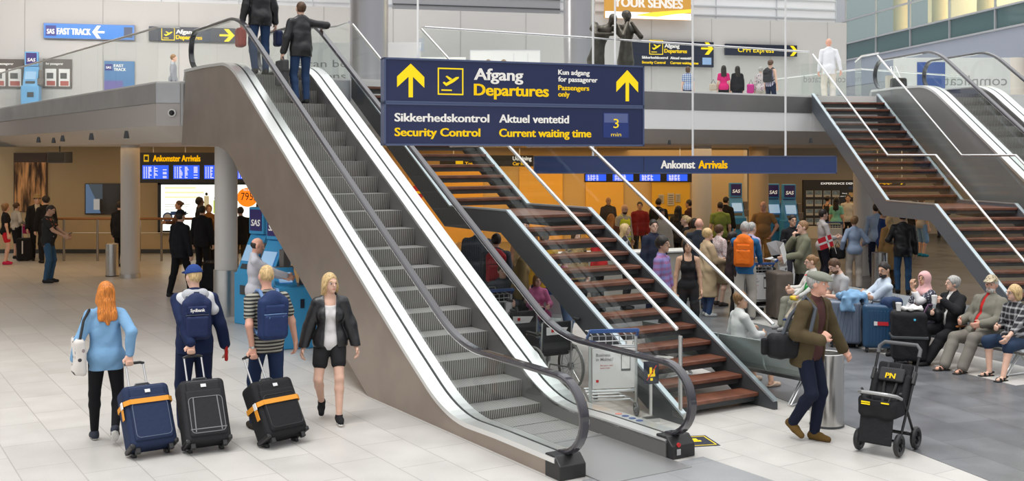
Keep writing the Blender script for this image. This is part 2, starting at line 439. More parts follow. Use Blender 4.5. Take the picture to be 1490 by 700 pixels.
        for i, (o, L) in enumerate(((.030, .072), (.010, .082), (-.010, .076), (-.029, .06))):
            b0 = wr+d*.09*k+sd*o*k
            d1 = d*math.cos(curl)+nrm*math.sin(curl); m1 = b0+d1*L*.5*k
            d2 = d*math.cos(curl*2.1)+nrm*math.sin(curl*2.1); m2 = m1+d2*L*.5*k
            body += [rc(b0, m1, fr*k, fr*.95*k), rc(m1, m2, fr*.95*k, fr*.85*k)]
        t0 = wr+d*.03*k+sd*.032*k; t1 = t0+(d*.6+sd*.7+nrm*.3)*.04*k; t2 = t1+(d*.85+sd*.1+nrm*.5)*.035*k
        body += [rc(t0, t1, .014*k, fr*1.15*k), rc(t1, t2, fr*1.15*k, fr*k)]
        handp.append(pc)
    hk = rc(neck+RT @ (np.array((0, 0, -.03))*k), hc+RH @ (np.array((0, -.015, -.05))*k), (.046 if f else .056)*k, .048*k)
    skl = [el(HD(0, -.012, .022), np.array((.073, .092, .094))*k, RH), el(HD(0, .022, -.045), np.array((.055, .060, .068))*k, RH)]
    feat = [rc(HD(0, .083, .012), HD(0, .104, -.022), .008*k, .013*k), el(HD(0, .078, .024), np.array((.042, .014, .010))*k, RH), el(HD(0, .072, -.060), np.array((.022, .012, .008))*k, RH),
            el(HD(0, .064, -.093), np.array((.022, .02, .018))*k, RH),
            el(HD(-.076, -.008, -.005), np.array((.010, .022, .034))*k, RH), el(HD(.076, -.008, -.005), np.array((.010, .022, .034))*k, RH)]
    body += [hk]+skl
    for s in (-1, 1):
        ank, RF = foot[s]
        body.append(rc(ank+RF @ (np.array((0, -.02, -.045))*k), ank+RF @ (np.array((0, .13, -.058))*k), .036*k, .026*k))
    S0 = [p for p in body]
    skin_m = mat('skin_'+skin, SKIN[skin], .55, spec=.3, vary=.06, vscale=14.)
    lip_m = mat('lips_'+skin, tuple(c*m_ for c, m_ in zip(SKIN[skin], (.85, .55, .55))), .5)
    lc = HD(0, .083, -.060)
    def mf(Cc): return (np.linalg.norm((Cc-lc) @ RH/np.array((.024, .02, .0085))/k, axis=1) < 1).astype(int)
    sdf_obj('body', S0+feat, res, [skin_m, lip_m], root, k=.022*k, matfn=mf if face else None, relax=1 if res < .01 else 0)
    if face:
        for s in (-1, 1):
            e_ = MB(); prof = [(math.sin(a)*.0125*k, math.cos(a)*.0125*k) for a in np.linspace(.02, math.pi-.02, 9)]
            q = HD(s*.031, .068, .006); M = RH
            mb = MB(); mb.lathe(prof, n=12, axis='Y')
            mb.v = [tuple(q+M @ np.array(v)) for v in mb.v]
            mb.m = [1 if (sum((Vector(mb.v[i]) for i in f_), Vector())/len(f_)-Vector(tuple(q))).normalized().dot(Vector(tuple(M @ np.array((0, 1, 0))))) > .80 else 0 for f_ in mb.f]
            mb.build('eye', [mat('eye_white', (.75, .73, .70), .2), mat('iris', (.035, .025, .02), .15)], root, smooth=True)
            mb = MB(); mb.tube([HD(s*.014, .086, .030), HD(s*.032, .084, .036), HD(s*.050, .068, .031)], .0045*k, 6)
            mb.build('eyebrow', hair_mat(hair[0] if hair[0] not in ('white',) else 'grey'), root, smooth=True)
        if beard:
            sdf_obj('beard', [el(HD(0, .028, -.075), np.array((.058, .062, .048))*k, RH), el(HD(0, .076, -.043), np.array((.028, .016, .010))*k, RH)], res*.7, hair_mat(beard), root, k=.01, cuts=[el(HD(0, .10, -.058), np.array((.02, .02, .008))*k, RH)])
    if glasses:
        mb = MB()
        for s in (-1, 1):
            mb.tube([HD(s*.032+.024*math.cos(a), .092, .006+.017*math.sin(a)) for a in np.linspace(0, 2*math.pi, 13)[:-1]], .0022*k, 5, closed=True)
            mb.tube([HD(s*.056, .088, .008), HD(s*.078, .03, .012), HD(s*.078, -.01, .008)], .0022*k, 5)
        mb.tube([HD(-.009, .094, .008), HD(.009, .094, .008)], .0022*k, 5)
        mb.build('glasses', mat('glasses_frame', (.05, .04, .04), .3), root)
    # ---- legs
    def plane(n, q): n = np.array(n, float); q = np.array(q, float); return lambda X: (X-q) @ n
    lk = legs[1]; lm = wear(legs[0], 'legwear')
    if lk != 'none':
        inf = {'trousers': .016, 'leggings': .007, 'jeans': .012, 'loose': .026, 'shorts': .02, 'longshorts': .022, 'skirt': .02}[lk]
        if lk == 'skirt':
            lp = [infl(tors[5], .02)]+[infl(limbs[s]['t'], .025) for s in (-1, 1)]+[rc((leg[-1][1]+leg[1][1])/2, pel, .15*k, .13*k)]
            sdf_obj('skirt', lp, res, lm, root, k=.05, clips=[plane(RT @ np.array((0, 0, 1)), T(0, 0, .14)), plane((0, 0, -1), (0, 0, (leg[-1][1][2]+leg[1][1][2])/2-.02))] if seat is None else [plane(RT @ np.array((0, 0, 1)), T(0, 0, .14))])
        else:
            lp = [infl(tors[5], .012)]+([infl(tors[4], .008)])
            frac = {'shorts': .55, 'longshorts': 1.06}.get(lk)
            for s in (-1, 1):
                hp, kn, an = leg[s]
                if frac:
                    e_ = hp+(kn-hp)*frac if frac < 1 else kn+(an-kn)*.12
                    lp.append(rc(hp, hp+(kn-hp)*min(1, frac), legr*k+inf, (legr-.014)*k+inf))
                    if frac > 1: lp.append(rc(kn, e_, .056*k+inf, .056*k+inf))
                else:
                    lp += [infl(limbs[s]['t'], inf), infl(limbs[s]['kk'], inf)]
                    base = an+(kn-an)*(.0 if lk != 'leggings' else .05)
                    lp.append(rc(leg[s][1]*.72+leg[s][2]*.28+np.array((0, -.008, 0)), base, .054*k+inf, (.036*k+inf*(1.0 if lk == 'leggings' else 1.5))))
            sdf_obj('shorts' if frac else 'trousers', lp, res, lm, root, k=.022, clips=[plane(RT @ np.array((0, 0, 1)), T(0, 0, .10))], wrinkle=.002 if lk != 'leggings' else 0., seed=H*9)
    # ---- shoes
    if shoes is not None:
        sm = wear(shoes, 'shoe') if not isinstance(shoes, list) else shoes
        for s in (-1, 1):
            ank, RF = foot[s]; B = lambda x, y, z: ank+RF @ (np.array((x, y, z))*k)
            pr = [rc(B(0, -.035, -.045), B(0, .06, -.045), .043*k, .046*k), rc(B(0, .06, -.05), B(s*-.008, .15, -.058), .044*k, .034*k)]
            cut = []
            if shoekind == 'shoe': pr.append(rc(B(0, -.015, -.02), B(0, .0, .005), .046*k, .044*k))
            clips = [plane(RF @ np.array((0, 0, -1)), B(0, 0, -.085)), plane(RF @ np.array((0, 0, 1)), B(0, 0, .012))]
            if shoekind == 'sandal':
                clips = [plane(RF @ np.array((0, 0, -1)), B(0, 0, -.085))]
                q = bx(B(0, .055, -.076), np.array((.045, .125, .009))*k, .008*k, RF); pr = [q, rc(B(-.045, .1, -.06), B(.045, .1, -.06), .014*k), rc(B(-.035, .1, -.04), B(.035, .09, -.04), .014*k), rc(B(-.04, .03, -.04), B(.04, .03, -.035), .012*k), rc(B(-.038, -.04, -.02), B(.038, -.04, -.02), .012*k), rc(B(-.042, .03, -.05), B(-.04, -.05, -.02), .01*k), rc(B(.042, .03, -.05), B(.04, -.05, -.02), .01*k)]
            if shoekind == 'flat': clips[1] = plane(RF @ np.array((0, -.35, 1)), B(0, 0, -.038))
            sdf_obj('shoe', pr, min(res, .009), sm, root, k=.015, clips=clips, matfn=(lambda Cc, B=B, RF=RF: (((Cc-B(0, 0, -.068)) @ (RF @ np.array((0, 0, 1)))) < 0).astype(int)) if isinstance(sm, list) else None)
    # ---- upper clothes
    def upper(spec, name, add, sd):
        col, kind = spec[0], spec[1]; o = spec[2] if len(spec) > 2 else {}
        inf = {'tank': .006, 'tee': .014, 'shirt': .015, 'jacket': .028, 'coat': .032}[kind]+add+(.022 if (kind == 'tank' and add) else 0)
        pr = [infl(p, inf*(1.0 if i not in (1, 2, 3) else .6)+(.012 if i == 5 else 0)) for i, p in enumerate(tors)]
        hem = o.get('hem', {'tank': -.08, 'tee': -.10, 'shirt': -.10, 'jacket': -.16, 'coat': -.45}[kind])
        if (kind != 'tank' or 'hem' in o) and not o.get('tuck'):
            if seat is None:
                w_ = .150 if f else .158
                pr += [rc(T(-.052, .0, .24 if hem < -.11 else .06), T(-.068, 0, hem+.02), (.098+inf*1.1)*k, (.094+inf*1.2+.05*(kind == 'coat'))*k), rc(T(.052, .0, .24 if hem < -.11 else .06), T(.068, 0, hem+.02), (.098+inf*1.1)*k, (.094+inf*1.2+.05*(kind == 'coat'))*k)]
            elif kind != 'tank' and (outer is None or add):
                pr += [infl(tors[5], inf+.015), rc(pel+np.array((-.09, .02, .02)), pel+np.array((-.1, .17, .0)), .10*k), rc(pel+np.array((.09, .02, .02)), pel+np.array((.1, .17, .0)), .10*k)]
        cl = []
        if seat is None: cl.append(plane(RT @ np.array((0, 0, -1)), T(0, 0, hem)))
        else: cl.append(plane((0, 0, -1), (0, 0, PZ-.10)))
        if kind == 'tank':
            pk_ = plane(RT @ np.array((0, .3, 1)), T(0, 0, .455)); cl.append(lambda X: np.where(np.abs(np.abs(((X-pel) @ RT)[..., 0])-.085*k) < .02, -1., pk_(X)))
        cl.append(plane(RT @ np.array((0, .25, 1)), T(0, 0, .545 if kind in ('tee', 'tank') else .575)))
        sl = o.get('sleeve', {'tank': 0, 'tee': .6, 'shirt': 1.93, 'jacket': 1.97, 'coat': 1.97}[kind])
        lm2 = []
        for s in (-1, 1):
            eb, wr = arm[s]; r0 = .052*k*(.85+.15*g)
            if sl <= 0: continue
            if sl < 1: lm2.append(rc(sh[s], sh[s]+(eb-sh[s])*sl, r0+inf*.8, .046*k+inf*1.1))
            else:
                lm2 += [rc(sh[s], eb, r0+inf*.7, .043*k+inf*.85), rc(eb, eb+(wr-eb)*(sl-1), .043*k+inf*.85, .034*k+inf*.85)]
            lm2.append(rc(sh[s]+(sh[s]-sh[-s])*-.08, sh[s], .050*k+inf*.5, .050*k+inf*.5))
        if kind != 'tank': lm2.append(rc(neck+RT @ (np.array((0, -.005, -.05))*k), neck+RT @ (np.array((0, .0, .0 if kind != 'tee' else -.02))*k), .065*k+inf*.5, .058*k+inf*.4))
        op = o.get('open', 0)
        if op:                                 # open front: the wedge between the two front edges is left out
            nf = lambda X: ((X-pel) @ RT)/k
            cl.append(lambda X: np.where(nf(X)[..., 1] > .0, op*(.55+.6*np.abs(nf(X)[..., 2]-.3))-np.abs(nf(X)[..., 0]-o.get('ofs', 0)), -1.)*.7)
        nm = wear(col, name)
        sdf_obj(name, pr+lm2, res, nm, root, k=.02, clips=cl, wrinkle=o.get('wr', .0028 if kind in ('shirt', 'tee') else .004)*(0 if kind == 'tank' else 1), seed=sd, relax=1)
        # ---- a collar where there is one
        if o.get('hood'):
            sdf_obj('hood', [el(T(-.075, -.075, .50), np.array((.07, .055, .075))*k, RT), el(T(.075, -.075, .50), np.array((.07, .055, .075))*k, RT), el(T(0, -.11, .47), np.array((.11, .05, .10))*k, RT), rc(T(-.1, .0, .50), T(-.05, .07, .47), .03*k), rc(T(.1, .0, .50), T(.05, .07, .47), .03*k)], res, wear(o['hood'], 'hood'), root, k=.03)
    if top is not None: upper(top, {'tank': 'vest_top', 'tee': 't_shirt', 'shirt': 'shirt', 'jacket': 'jacket', 'coat': 'coat'}[top[1]], 0, H*13)
    if outer is not None: upper(outer, {'jacket': 'jacket', 'coat': 'coat', 'shirt': 'cardigan', 'tee': 'tunic', 'tank': 'safety_vest'}[outer[1]], .006, H*7)
    # ---- hair
    hs = hair[1]; hm = hair_mat(hair[0])
    if hs not in ('bald', 'none'):
        cap_ = el(HD(0, -.018, .028), np.array((.084, .100, .102))*k, RH)
        pl = lambda n, q: plane(RH @ np.array(n, float), HD(*q))
        pr = [cap_]; cl = []
        if hs == 'short': cl = [pl((0, .80, -.62), (0, .055, .045))]
        elif hs == 'crop': pr = [el(HD(0, -.016, .026), np.array((.078, .096, .098))*k, RH)]; cl = [pl((0, .74, -.67), (0, .045, .045))]
        elif hs == 'curly': pr = [el(HD(0, -.02, .035), np.array((.095, .108, .108))*k, RH)]; cl = [pl((0, .82, -.57), (0, .058, .04))]
        elif hs == 'bob': pr = [el(HD(0, -.025, .01), np.array((.096, .108, .122))*k, RH), el(HD(0, -.045, -.06), np.array((.088, .075, .07))*k, RH)]; cl = [pl((0, .88, -.48), (0, .062, .03))]
        elif hs == 'bun': pr.append(el(HD(0, -.115, .04), np.array((.042, .04, .042))*k, RH)); cl = [pl((0, .80, -.60), (0, .055, .045))]
        elif hs in ('long', 'longw'):
            w_ = 1.25 if hs == 'longw' else 1.0
            pr = [el(HD(0, -.022, .022), np.array((.090, .105, .110))*k, RH), rc(HD(-.035, -.05, -.02), HD(-.05*w_, -.095, -.27), .06*k, .045*k), rc(HD(.035, -.05, -.02), HD(.05*w_, -.095, -.27), .06*k, .045*k), rc(HD(0, -.07, -.1), HD(0, -.105, -.36), .06*k, .03*k), rc(HD(-.07, .0, -.02), HD(-.085*w_, -.01, -.20), .028*k, .022*k), rc(HD(.07, .0, -.02), HD(.085*w_, -.01, -.20), .028*k, .022*k)]
            cl = [pl((0, .90, -.42), (0, .052, .035))]
        elif hs == 'sides': pr = [el(HD(0, -.016, .0), np.array((.080, .098, .07))*k, RH)]; cl = [pl((0, .85, -.52), (0, .02, .0)), pl((0, 0, 1), (0, 0, .045))]
        elif hs == 'hijab':
            pr = [el(HD(0, -.015, .02), np.array((.097, .115, .118))*k, RH), rc(HD(0, -.02, -.05), T(0, -.02, .52), .085*k, .10*k), el(T(0, .02, .46), np.array((.15, .12, .10))*k, RT), rc(HD(0, .02, -.12), T(.02, .11, .30), .05*k, .05*k)]
            hm = cloth('pink_headscarf', (.72, .42, .42))
        if hs == 'hijab':
            sdf_obj('headscarf', pr, min(res, .011), hm, root, k=.03, cuts=[el(HD(0, .10, -.012), np.array((.056, .075, .072))*k, RH)], wrinkle=.003)
        else:
            sdf_obj('hair', pr, min(res, .012), hm, root, k=.02, clips=cl, wrinkle=.0035 if hs != 'curly' else .006, seed=3+H)
    if hat:
        kind, hcol = hat[0], hat[1]; hmm = wear(hcol, 'hat')
        pl = lambda n, q: plane(RH @ np.array(n, float), HD(*q))
        if kind == 'cap':
            pr = [el(HD(0, -.012, .035), np.array((.092, .108, .112))*k, RH)]; yaw_ = hat[2] if len(hat) > 2 else 0
            br = el(HD(0, .11, .062), np.array((.075, .075, .009))*k, RH @ rotm(0, 14))
            sdf_obj('cap', pr+[br], min(res, .009), hmm, root, k=.012, clips=[pl((0, -.12, -1), (0, 0, .045))])
        elif kind == 'flat':
            sdf_obj('flat_cap', [el(HD(0, .012, .075), np.array((.100, .130, .055))*k, RH @ rotm(0, 8)), el(HD(0, .10, .052), np.array((.07, .06, .012))*k, RH @ rotm(0, 16))], min(res, .009), hmm, root, k=.02, clips=[pl((0, -.1, -1), (0, 0, .040))])
        elif kind == 'brim':
            sdf_obj('hat', [el(HD(0, -.01, .085), np.array((.088, .10, .075))*k, RH), el(HD(0, 0, .06), np.array((.14, .155, .012))*k, RH)], min(res, .012), hmm, root, k=.012)
    return dict(root=root, T=T, HD=HD, RT=RT, RH=RH, arm=arm, leg=leg, hand={-1: handp[0], 1: handp[1]}, k=k, pel=pel, foot=foot,
                W=lambda p, root=root: mtx(root) @ Vector(tuple(p)))
def hair_mat(n):
    if 'hair_'+n in MATS: return MATS['hair_'+n]
    m = mat('hair_'+n, HAIR[n], .45, spec=.4); nt = m.node_tree; b = nt.nodes['Principled BSDF']
    tc = nt.nodes.new('ShaderNodeTexCoord'); mp = nt.nodes.new('ShaderNodeMapping'); mp.inputs['Scale'].default_value = (60, 60, 7)
    nz = nt.nodes.new('ShaderNodeTexNoise'); nz.inputs['Scale'].default_value = 1.5; nz.inputs['Detail'].default_value = 3
    nt.links.new(tc.outputs['Object'], mp.inputs[0]); nt.links.new(mp.outputs[0], nz.inputs['Vector'])
    rp = nt.nodes.new('ShaderNodeValToRGB'); c = HAIR[n]
    rp.color_ramp.elements[0].position = .3; rp.color_ramp.elements[0].color = (*[x*.5 for x in c], 1)
    rp.color_ramp.elements[1].position = .7; rp.color_ramp.elements[1].color = (*[min(1, x*1.35) for x in c], 1)
    nt.links.new(nz.outputs['Fac'], rp.inputs[0]); nt.links.new(rp.outputs[0], b.inputs['Base Color'])
    bp = nt.nodes.new('ShaderNodeBump'); bp.inputs['Strength'].default_value = .5; bp.inputs['Distance'].default_value = .01
    nt.links.new(nz.outputs['Fac'], bp.inputs['Height']); nt.links.new(bp.outputs[0], b.inputs['Normal'])
    return m
# ------------------------------------------------------------------ materials of the place
def tile_mat(name, c1, c2, mort, rot, bw, bh, rough, msize=.006, spots=.0, vary=.06):
    m = bpy.data.materials.new(name); m.use_nodes = True; nt = m.node_tree; N = nt.nodes; L = nt.links; b = N['Principled BSDF']
    tc = N.new('ShaderNodeTexCoord'); mp = N.new('ShaderNodeMapping'); mp.inputs['Rotation'].default_value = (0, 0, rot)
    L.new(tc.outputs['Object'], mp.inputs[0])
    br = N.new('ShaderNodeTexBrick'); br.offset = .5; br.inputs['Scale'].default_value = 1.0
    br.inputs['Brick Width'].default_value = bw; br.inputs['Row Height'].default_value = bh; br.inputs['Mortar Size'].default_value = msize
    br.inputs['Mortar Smooth'].default_value = .2; br.inputs['Bias'].default_value = 0
    br.inputs['Color1'].default_value = (*c1, 1); br.inputs['Color2'].default_value = (*c2, 1); br.inputs['Mortar'].default_value = (*mort, 1)
    L.new(mp.outputs[0], br.inputs['Vector'])
    nz = N.new('ShaderNodeTexNoise'); nz.inputs['Scale'].default_value = 2.2; nz.inputs['Detail'].default_value = 6; L.new(tc.outputs['Object'], nz.inputs['Vector'])
    n2 = N.new('ShaderNodeTexNoise'); n2.inputs['Scale'].default_value = 55; n2.inputs['Detail'].default_value = 2; L.new(tc.outputs['Object'], n2.inputs['Vector'])
    ad = N.new('ShaderNodeMath'); ad.operation = 'MULTIPLY_ADD'; ad.inputs[1].default_value = .5; L.new(n2.outputs[0], ad.inputs[0]); L.new(nz.outputs[0], ad.inputs[2])
    mr = N.new('ShaderNodeMapRange'); mr.inputs[1].default_value = .45; mr.inputs[2].default_value = 1.05; mr.inputs[3].default_value = 1-vary*2; mr.inputs[4].default_value = 1+vary*2
    L.new(ad.outputs[0], mr.inputs[0])
    sc_ = N.new('ShaderNodeVectorMath'); sc_.operation = 'SCALE'; L.new(br.outputs['Color'], sc_.inputs[0]); L.new(mr.outputs[0], sc_.inputs['Scale']); L.new(sc_.outputs[0], b.inputs['Base Color'])
    b.inputs['Roughness'].default_value = rough; b.inputs['Specular IOR Level'].default_value = .5
    mr2 = N.new('ShaderNodeMapRange'); mr2.inputs[3].default_value = rough-.08; mr2.inputs[4].default_value = rough+.12; L.new(nz.outputs[0], mr2.inputs[0]); L.new(mr2.outputs[0], b.inputs['Roughness'])
    MATS[name] = m
    return m
def rib_mat(name, c1, c2, scale, axis='X', rough=.4, metal=.5):
    m = pattern_mat(name, c1, c2, 'stripe', scale, axis, .5, rough); m.node_tree.nodes['Principled BSDF'].inputs['Metallic'].default_value = metal
    return m
M_LTILE = tile_mat('pale_stone_tiles', (.56, .54, .51), (.50, .485, .46), (.36, .345, .325), -R(32.1)+R(90), .95, .52, .34, vary=.05)
M_DTILE = tile_mat('slate_tiles', (.155, .16, .17), (.10, .105, .115), (.075, .078, .083), -R(17.8)+R(90), 1.2, .6, .30, vary=.16)
M_STEEL = mat('brushed_steel', (.60, .60, .60), .32, 1.0, vary=.05, vscale=3.)
M_STEELD = mat('bronze_grey_steel', (.40, .335, .29), .36, .8, vary=.08, vscale=2.)
M_DECK = mat('satin_aluminium', (.86, .86, .85), .28, .75)
M_RUBBER = mat('black_rubber', (.035, .033, .042), .16, coat=.7)
M_BLACK = mat('black_plastic', (.015, .015, .016), .4)
M_DGREY = mat('dark_grey_paint', (.055, .06, .065), .45)
M_STRING = mat('slate_grey_paint', (.115, .13, .15), .42)
M_RAIL = mat('satin_rail_steel', (.80, .80, .80), .22, .9)
M_GLASS = glass_mat('railing_glass', (.968, .985, .979), .75, .0)
M_GLASSC = glass_mat('clear_glass', (.95, .97, .96), 1.0, .0)
M_WHITE = mat('white_paint', (.80, .79, .77), .6)
M_SOFF = mat('ceiling_paint', (.78, .73, .68), .7)
M_WALLW = mat('warm_cream_paint', (.62, .47, .27), .7, vary=.04, vscale=.8)
M_WALLY = mat('yellow_paint', (.85, .52, .12), .6)
M_GREYW = mat('pale_grey_paint', (.52, .505, .49), .65)
M_LOUV = mat('louvre_metal', (.60, .62, .65), .45, .3)
M_WOOD = mat('mahogany', (.16, .06, .035), .35, bump=.15, bscale=14., vary=.35, vscale=5.)
M_NAVY = mat('sign_navy', (.017, .025, .088), .22, coat=.3)
M_NAVYD = mat('sign_navy_dark', (.012, .016, .035), .35)
M_YEL = mat('sign_yellow', (.92, .66, .0), .45, emit=(.95, .68, .0), estr=.25)
M_TXW = mat('sign_white', (.85, .83, .80), .45, emit=(1, .97, .92), estr=.2)
M_BLUE = mat('kiosk_blue', (.05, .36, .68), .4)
M_SIGNB = mat('fast_track_blue', (.02, .19, .62), .35)
M_SCREEN = mat('screen_blue', (.01, .03, .3), .3, emit=(.02, .10, .85), estr=1.1)
M_SCRTXT = mat('screen_text', (.8, .8, .9), .4, emit=(.7, .75, 1), estr=.8)
M_ORANGE = mat('orange', (.85, .22, .01), .5)
M_RED = mat('red', (.55, .02, .02), .5)

# ------------------------------------------------------------------ floor
mb = MB(); mb.box((0, 24, -.1), (64, 60, .2)); struct('floor', mb, M_LTILE)
a0 = Vector((4.95, 8.4)); dd = Vector((-.306, .952))
poly = [(a0.x, a0.y), (16, 8.4), (26, 20), (26, 52), (-1.0, 52), (-2.4, 28.6)]
q = a0+dd*11.5; poly += [(-.6, 21.5), (q.x, q.y)]
mb = MB(); mb.prism([(x, y, 0.0) for x, y in poly], (0, 0, .004)); struct('floor_slate', mb, M_DTILE)
mb = MB(); mb.prism([(6.55, 14.3, .004), (7.6, 14.75, .004), (5.1, 20.6, .004), (4.1, 20.2, .004)], (0, 0, .003)); struct('floor_pale_strip', mb, M_LTILE)
mb = MB()
def fl(x, t): return (1.065+x*math.cos(R(32.14))-t*math.sin(R(32.14)), 10.646+x*math.sin(R(32.14))+t*math.cos(R(32.14)), .0)
mb.prism([fl(-.62, -.2), fl(.86, -.2), fl(.86, -3.0), fl(-.62, -3.0)], (0, 0, .004)); struct('floor_landing', mb, tile_mat('grey_stone_slabs', (.31, .315, .325), (.27, .275, .285), (.22, .225, .23), -R(32.1)+R(90), .9, .75, .34, vary=.06))
# ------------------------------------------------------------------ upper floor slab, edge bands, ceiling below
ER = R(32.14); EC = Vector((1.065, 10.646, 0))
def eloc(x, t, z=0.): return Vector((EC.x+x*math.cos(ER)-t*math.sin(ER), EC.y+x*math.sin(ER)+t*math.cos(ER), z))
E2R = R(8.86); E2C = Vector((11.49, 15.0, 0))
def e2loc(x, t, z=0.): return Vector((E2C.x+x*math.cos(E2R)-t*math.sin(E2R), E2C.y+x*math.sin(E2R)+t*math.cos(E2R), z))
ZF = 4.40
FP = [(-22, 42), (-6.72, 20.80), (-6.28, 20.80), tuple(eloc(.82, 12.5))[:2], tuple(eloc(.82, 10.25))[:2], (-2.95, 20.02), (-1.72, 20.78), (7.02, 25.82), (8.66, 26.02), tuple(e2loc(-.82, 12.5))[:2], tuple(e2loc(.82, 12.5))[:2], tuple(e2loc(.82, 10.2))[:2], (24, 27.2), (24, 52), (-22, 52)]
mb = MB(); mb.prism([(x, y, 3.56) for x, y in FP], (0, 0, ZF-3.56)); struct('floor_upper', mb, M_WHITE)
IN = [(x+.25, min(52, y+.9)) for x, y in FP]
mb = MB(); n = len(FP)
mb.add([(x, y, 3.56) for x, y in FP]+[(x, y, 3.26) for x, y in IN], [(i, (i+1) % n, n+(i+1) % n, n+i) for i in range(n)]+[tuple(range(n, 2*n))])
struct('ceiling_lower', mb, M_SOFF)
def band(name, pts, z0, z1, m, off=.012, th=.03):
    mb = MB()
    for a, b in zip(pts[:-1], pts[1:]):
        a = Vector((*a, 0)); b = Vector((*b, 0)); d = (b-a).normalized(); nn = Vector((d.y, -d.x, 0)); o = nn*(off-th/2+.015)
        mb.bar(a+o+Vector((0, 0, (z0+z1)/2))-d*.006, b+o+Vector((0, 0, (z0+z1)/2))+d*.006, th, z1-z0)
    return struct(name, mb, m)
LE = [FP[0], FP[1], FP[2]]; BR = [FP[6], FP[7]]
M_BAND = mat('steel_fascia', (.50, .50, .51), .38, .85, vary=.10, vscale=1.2)
band('trim_4', LE, 3.565, 3.985, mat('shaded_white_fascia', (.47, .43, .41), .6), off=.0)  # white edge face in shade, the shade mixed into its colour
band('trim_5', [(-3.6, 19.75), (-2.95, 20.02)], 3.565, 3.985, M_WHITE, off=.0)
band('trim_6', BR, 3.565, 3.985, mat('reflected_light_white', (.93, .92, .90), .5), off=.0)  # light reflected onto the white face is put into the colour
band('trim_1', LE, 3.99, 4.36, M_BAND); band('trim_2', [FP[4], FP[5]], 3.99, 4.36, M_BAND)
band('trim_3', BR, 3.99, 4.36, mat('dark_steel_fascia', (.30, .29, .28), .42, .8, vary=.10, vscale=1.2))
mb = MB(); mb.bar((-6.72, 20.765, 4.45), (-6.28, 20.765, 4.45), .02, .02)
# small black spotlights set in the sloping soffit edge
for px, py in ((78, 203), (56, 202), (91, 200), (133, 197), (184, 194), (974, 206), (1180, 203)):
    Y = 28.0 if px < 500 else 25.5
    p = at(px, py, Y)
    if px < 500:   # under the left gallery, on the ceiling
        Yc = F*(HC-3.26)/(py-HY) if py > HY else 0
    mb = MB(); mb.lathe([(.02, .03), (.03, -.02), (.035, -.06), (.025, -.06)], (0, 0, 0), 10)
    z = 3.262; y = min(31.5, F*(z-HC)/(HY-py)); x = (px-745)*y/F
    r = thing('spotlight', (x, y, z), 0, 'small black spotlight on the underside of the upper floor', 'spotlight', 'ceiling spotlights')
    mb.build('lamp_body', M_BLACK, r, smooth=True)

# ------------------------------------------------------------------ walls
mb = MB(); mb.box((-14, 33.85, 1.63), (18, .3, 3.26)); struct('wall_left', mb, M_WALLW)
mb = MB(); mb.prism([(-5, 33.7, 0), (-5, 34.0, 0), (-3.6, 38.4, 0), (-3.6, 38.0, 0)], (0, 0, 3.26)); struct('wall_left_return', mb, M_WALLW)
mb = MB(); mb.box((2.2, 38.2, 1.63), (11.6, .3, 3.26)); struct('wall_middle', mb, M_WALLW)
mb = MB(); mb.box((16, 42.15, 1.63), (16.2, .3, 3.26)); struct('wall_right', mb, mat('cream_paint', (.68, .60, .48), .7, vary=.04, vscale=.8))
mb = MB(); mb.box((8, 40.2, 1.63), (.3, 4.2, 3.26)); struct('wall_right_return', mb, MATS['cream_paint'])
mb = MB(); mb.box((-14, 33.68, .06), (18, .03, .12)); struct('baseboard_left', mb, M_DGREY)
# yellow recesses in the middle wall
mb = MB(); mb.box((-2.3, 38.0, 1.3), (2.6, .06, 2.6)); mb.box((1.0, 38.0, 1.3), (1.5, .06, 2.6)); mb.box((3.2, 38.0, 1.3), (1.3, .06, 2.6)); struct('wall_yellow', mb, M_WALLY)
mb = MB(); mb.prism([(-4.9, 16.6, 9.2), (-24, 14.6, 9.2), (-24, 46, 9.2), (-5.0, 46, 9.2)], (0, 0, .3)); struct('ceiling_unseen_left', mb, M_WHITE)  # unseen ceiling, shaped to keep daylight off the left hall floor
mb = MB(); mb.box((-23.8, 28, 5.6), (.3, 36, 11.2)); struct('wall_unseen_far_left', mb, M_WHITE)  # added out of view to block horizon light from the left
mb = MB(); mb.box((0, -14, 3), (50, .3, 6)); struct('wall_unseen_behind', mb, M_WHITE)  # added out of view to cut low sky light, height set for that
mb = MB(); mb.box((-23.8, -2, 4), (.3, 24, 8)); struct('wall_unseen_near_left', mb, M_WHITE)  # unseen, carries the light-blocking left wall on past the viewer
# upper grey wall and what stands above it
W0 = Vector((-20, 36.4, 0)); W1 = Vector((13.5, 44.4, 0)); WD = (W1-W0).normalized(); WN = Vector((WD.y, -WD.x, 0))
def wallat(px, z, off=.05):                # where the ray through pixel column px meets the upper wall
    k = (px-745)/F; t = (k*W0.y-W0.x)/(WD.x-k*WD.y); p = W0+WD*t+WN*off
    return Vector((p.x, p.y, z))
def zof(py, Y): return HC-(py-HY)*Y/F
ZW = 8.35
mb = MB(); mb.prism([W0+Vector((0, 0, ZF)), W1+Vector((0, 0, ZF)), W1-WN*.3+Vector((0, 0, ZF)), W0-WN*.3+Vector((0, 0, ZF))], (0, 0, ZW-ZF)); struct('wall_back', mb, M_GREYW)
Wx = W0-WD*6
mb = MB()
mb.bar(Wx-WN*.9+Vector((0, 0, 10.6)), W1-WN*.9+Vector((0, 0, 10.6)), .1, 4.6); struct('wall_louvred', mb, mat('window_lit_louvre', (.90, .91, .94), .5))  # base colour raised to carry the window light on the louvres
mb = MB()
for i in range(9): mb.bar(Wx-WN*.82+Vector((0, 0, 8.6+.36*i)), W1-WN*.82+Vector((0, 0, 8.6+.36*i)), .05, .05)
for i in range(14): mb.box(W0+WD*(i*2.65)-WN*.82+Vector((0, 0, 9.9)), (.03, .03, 3.2))
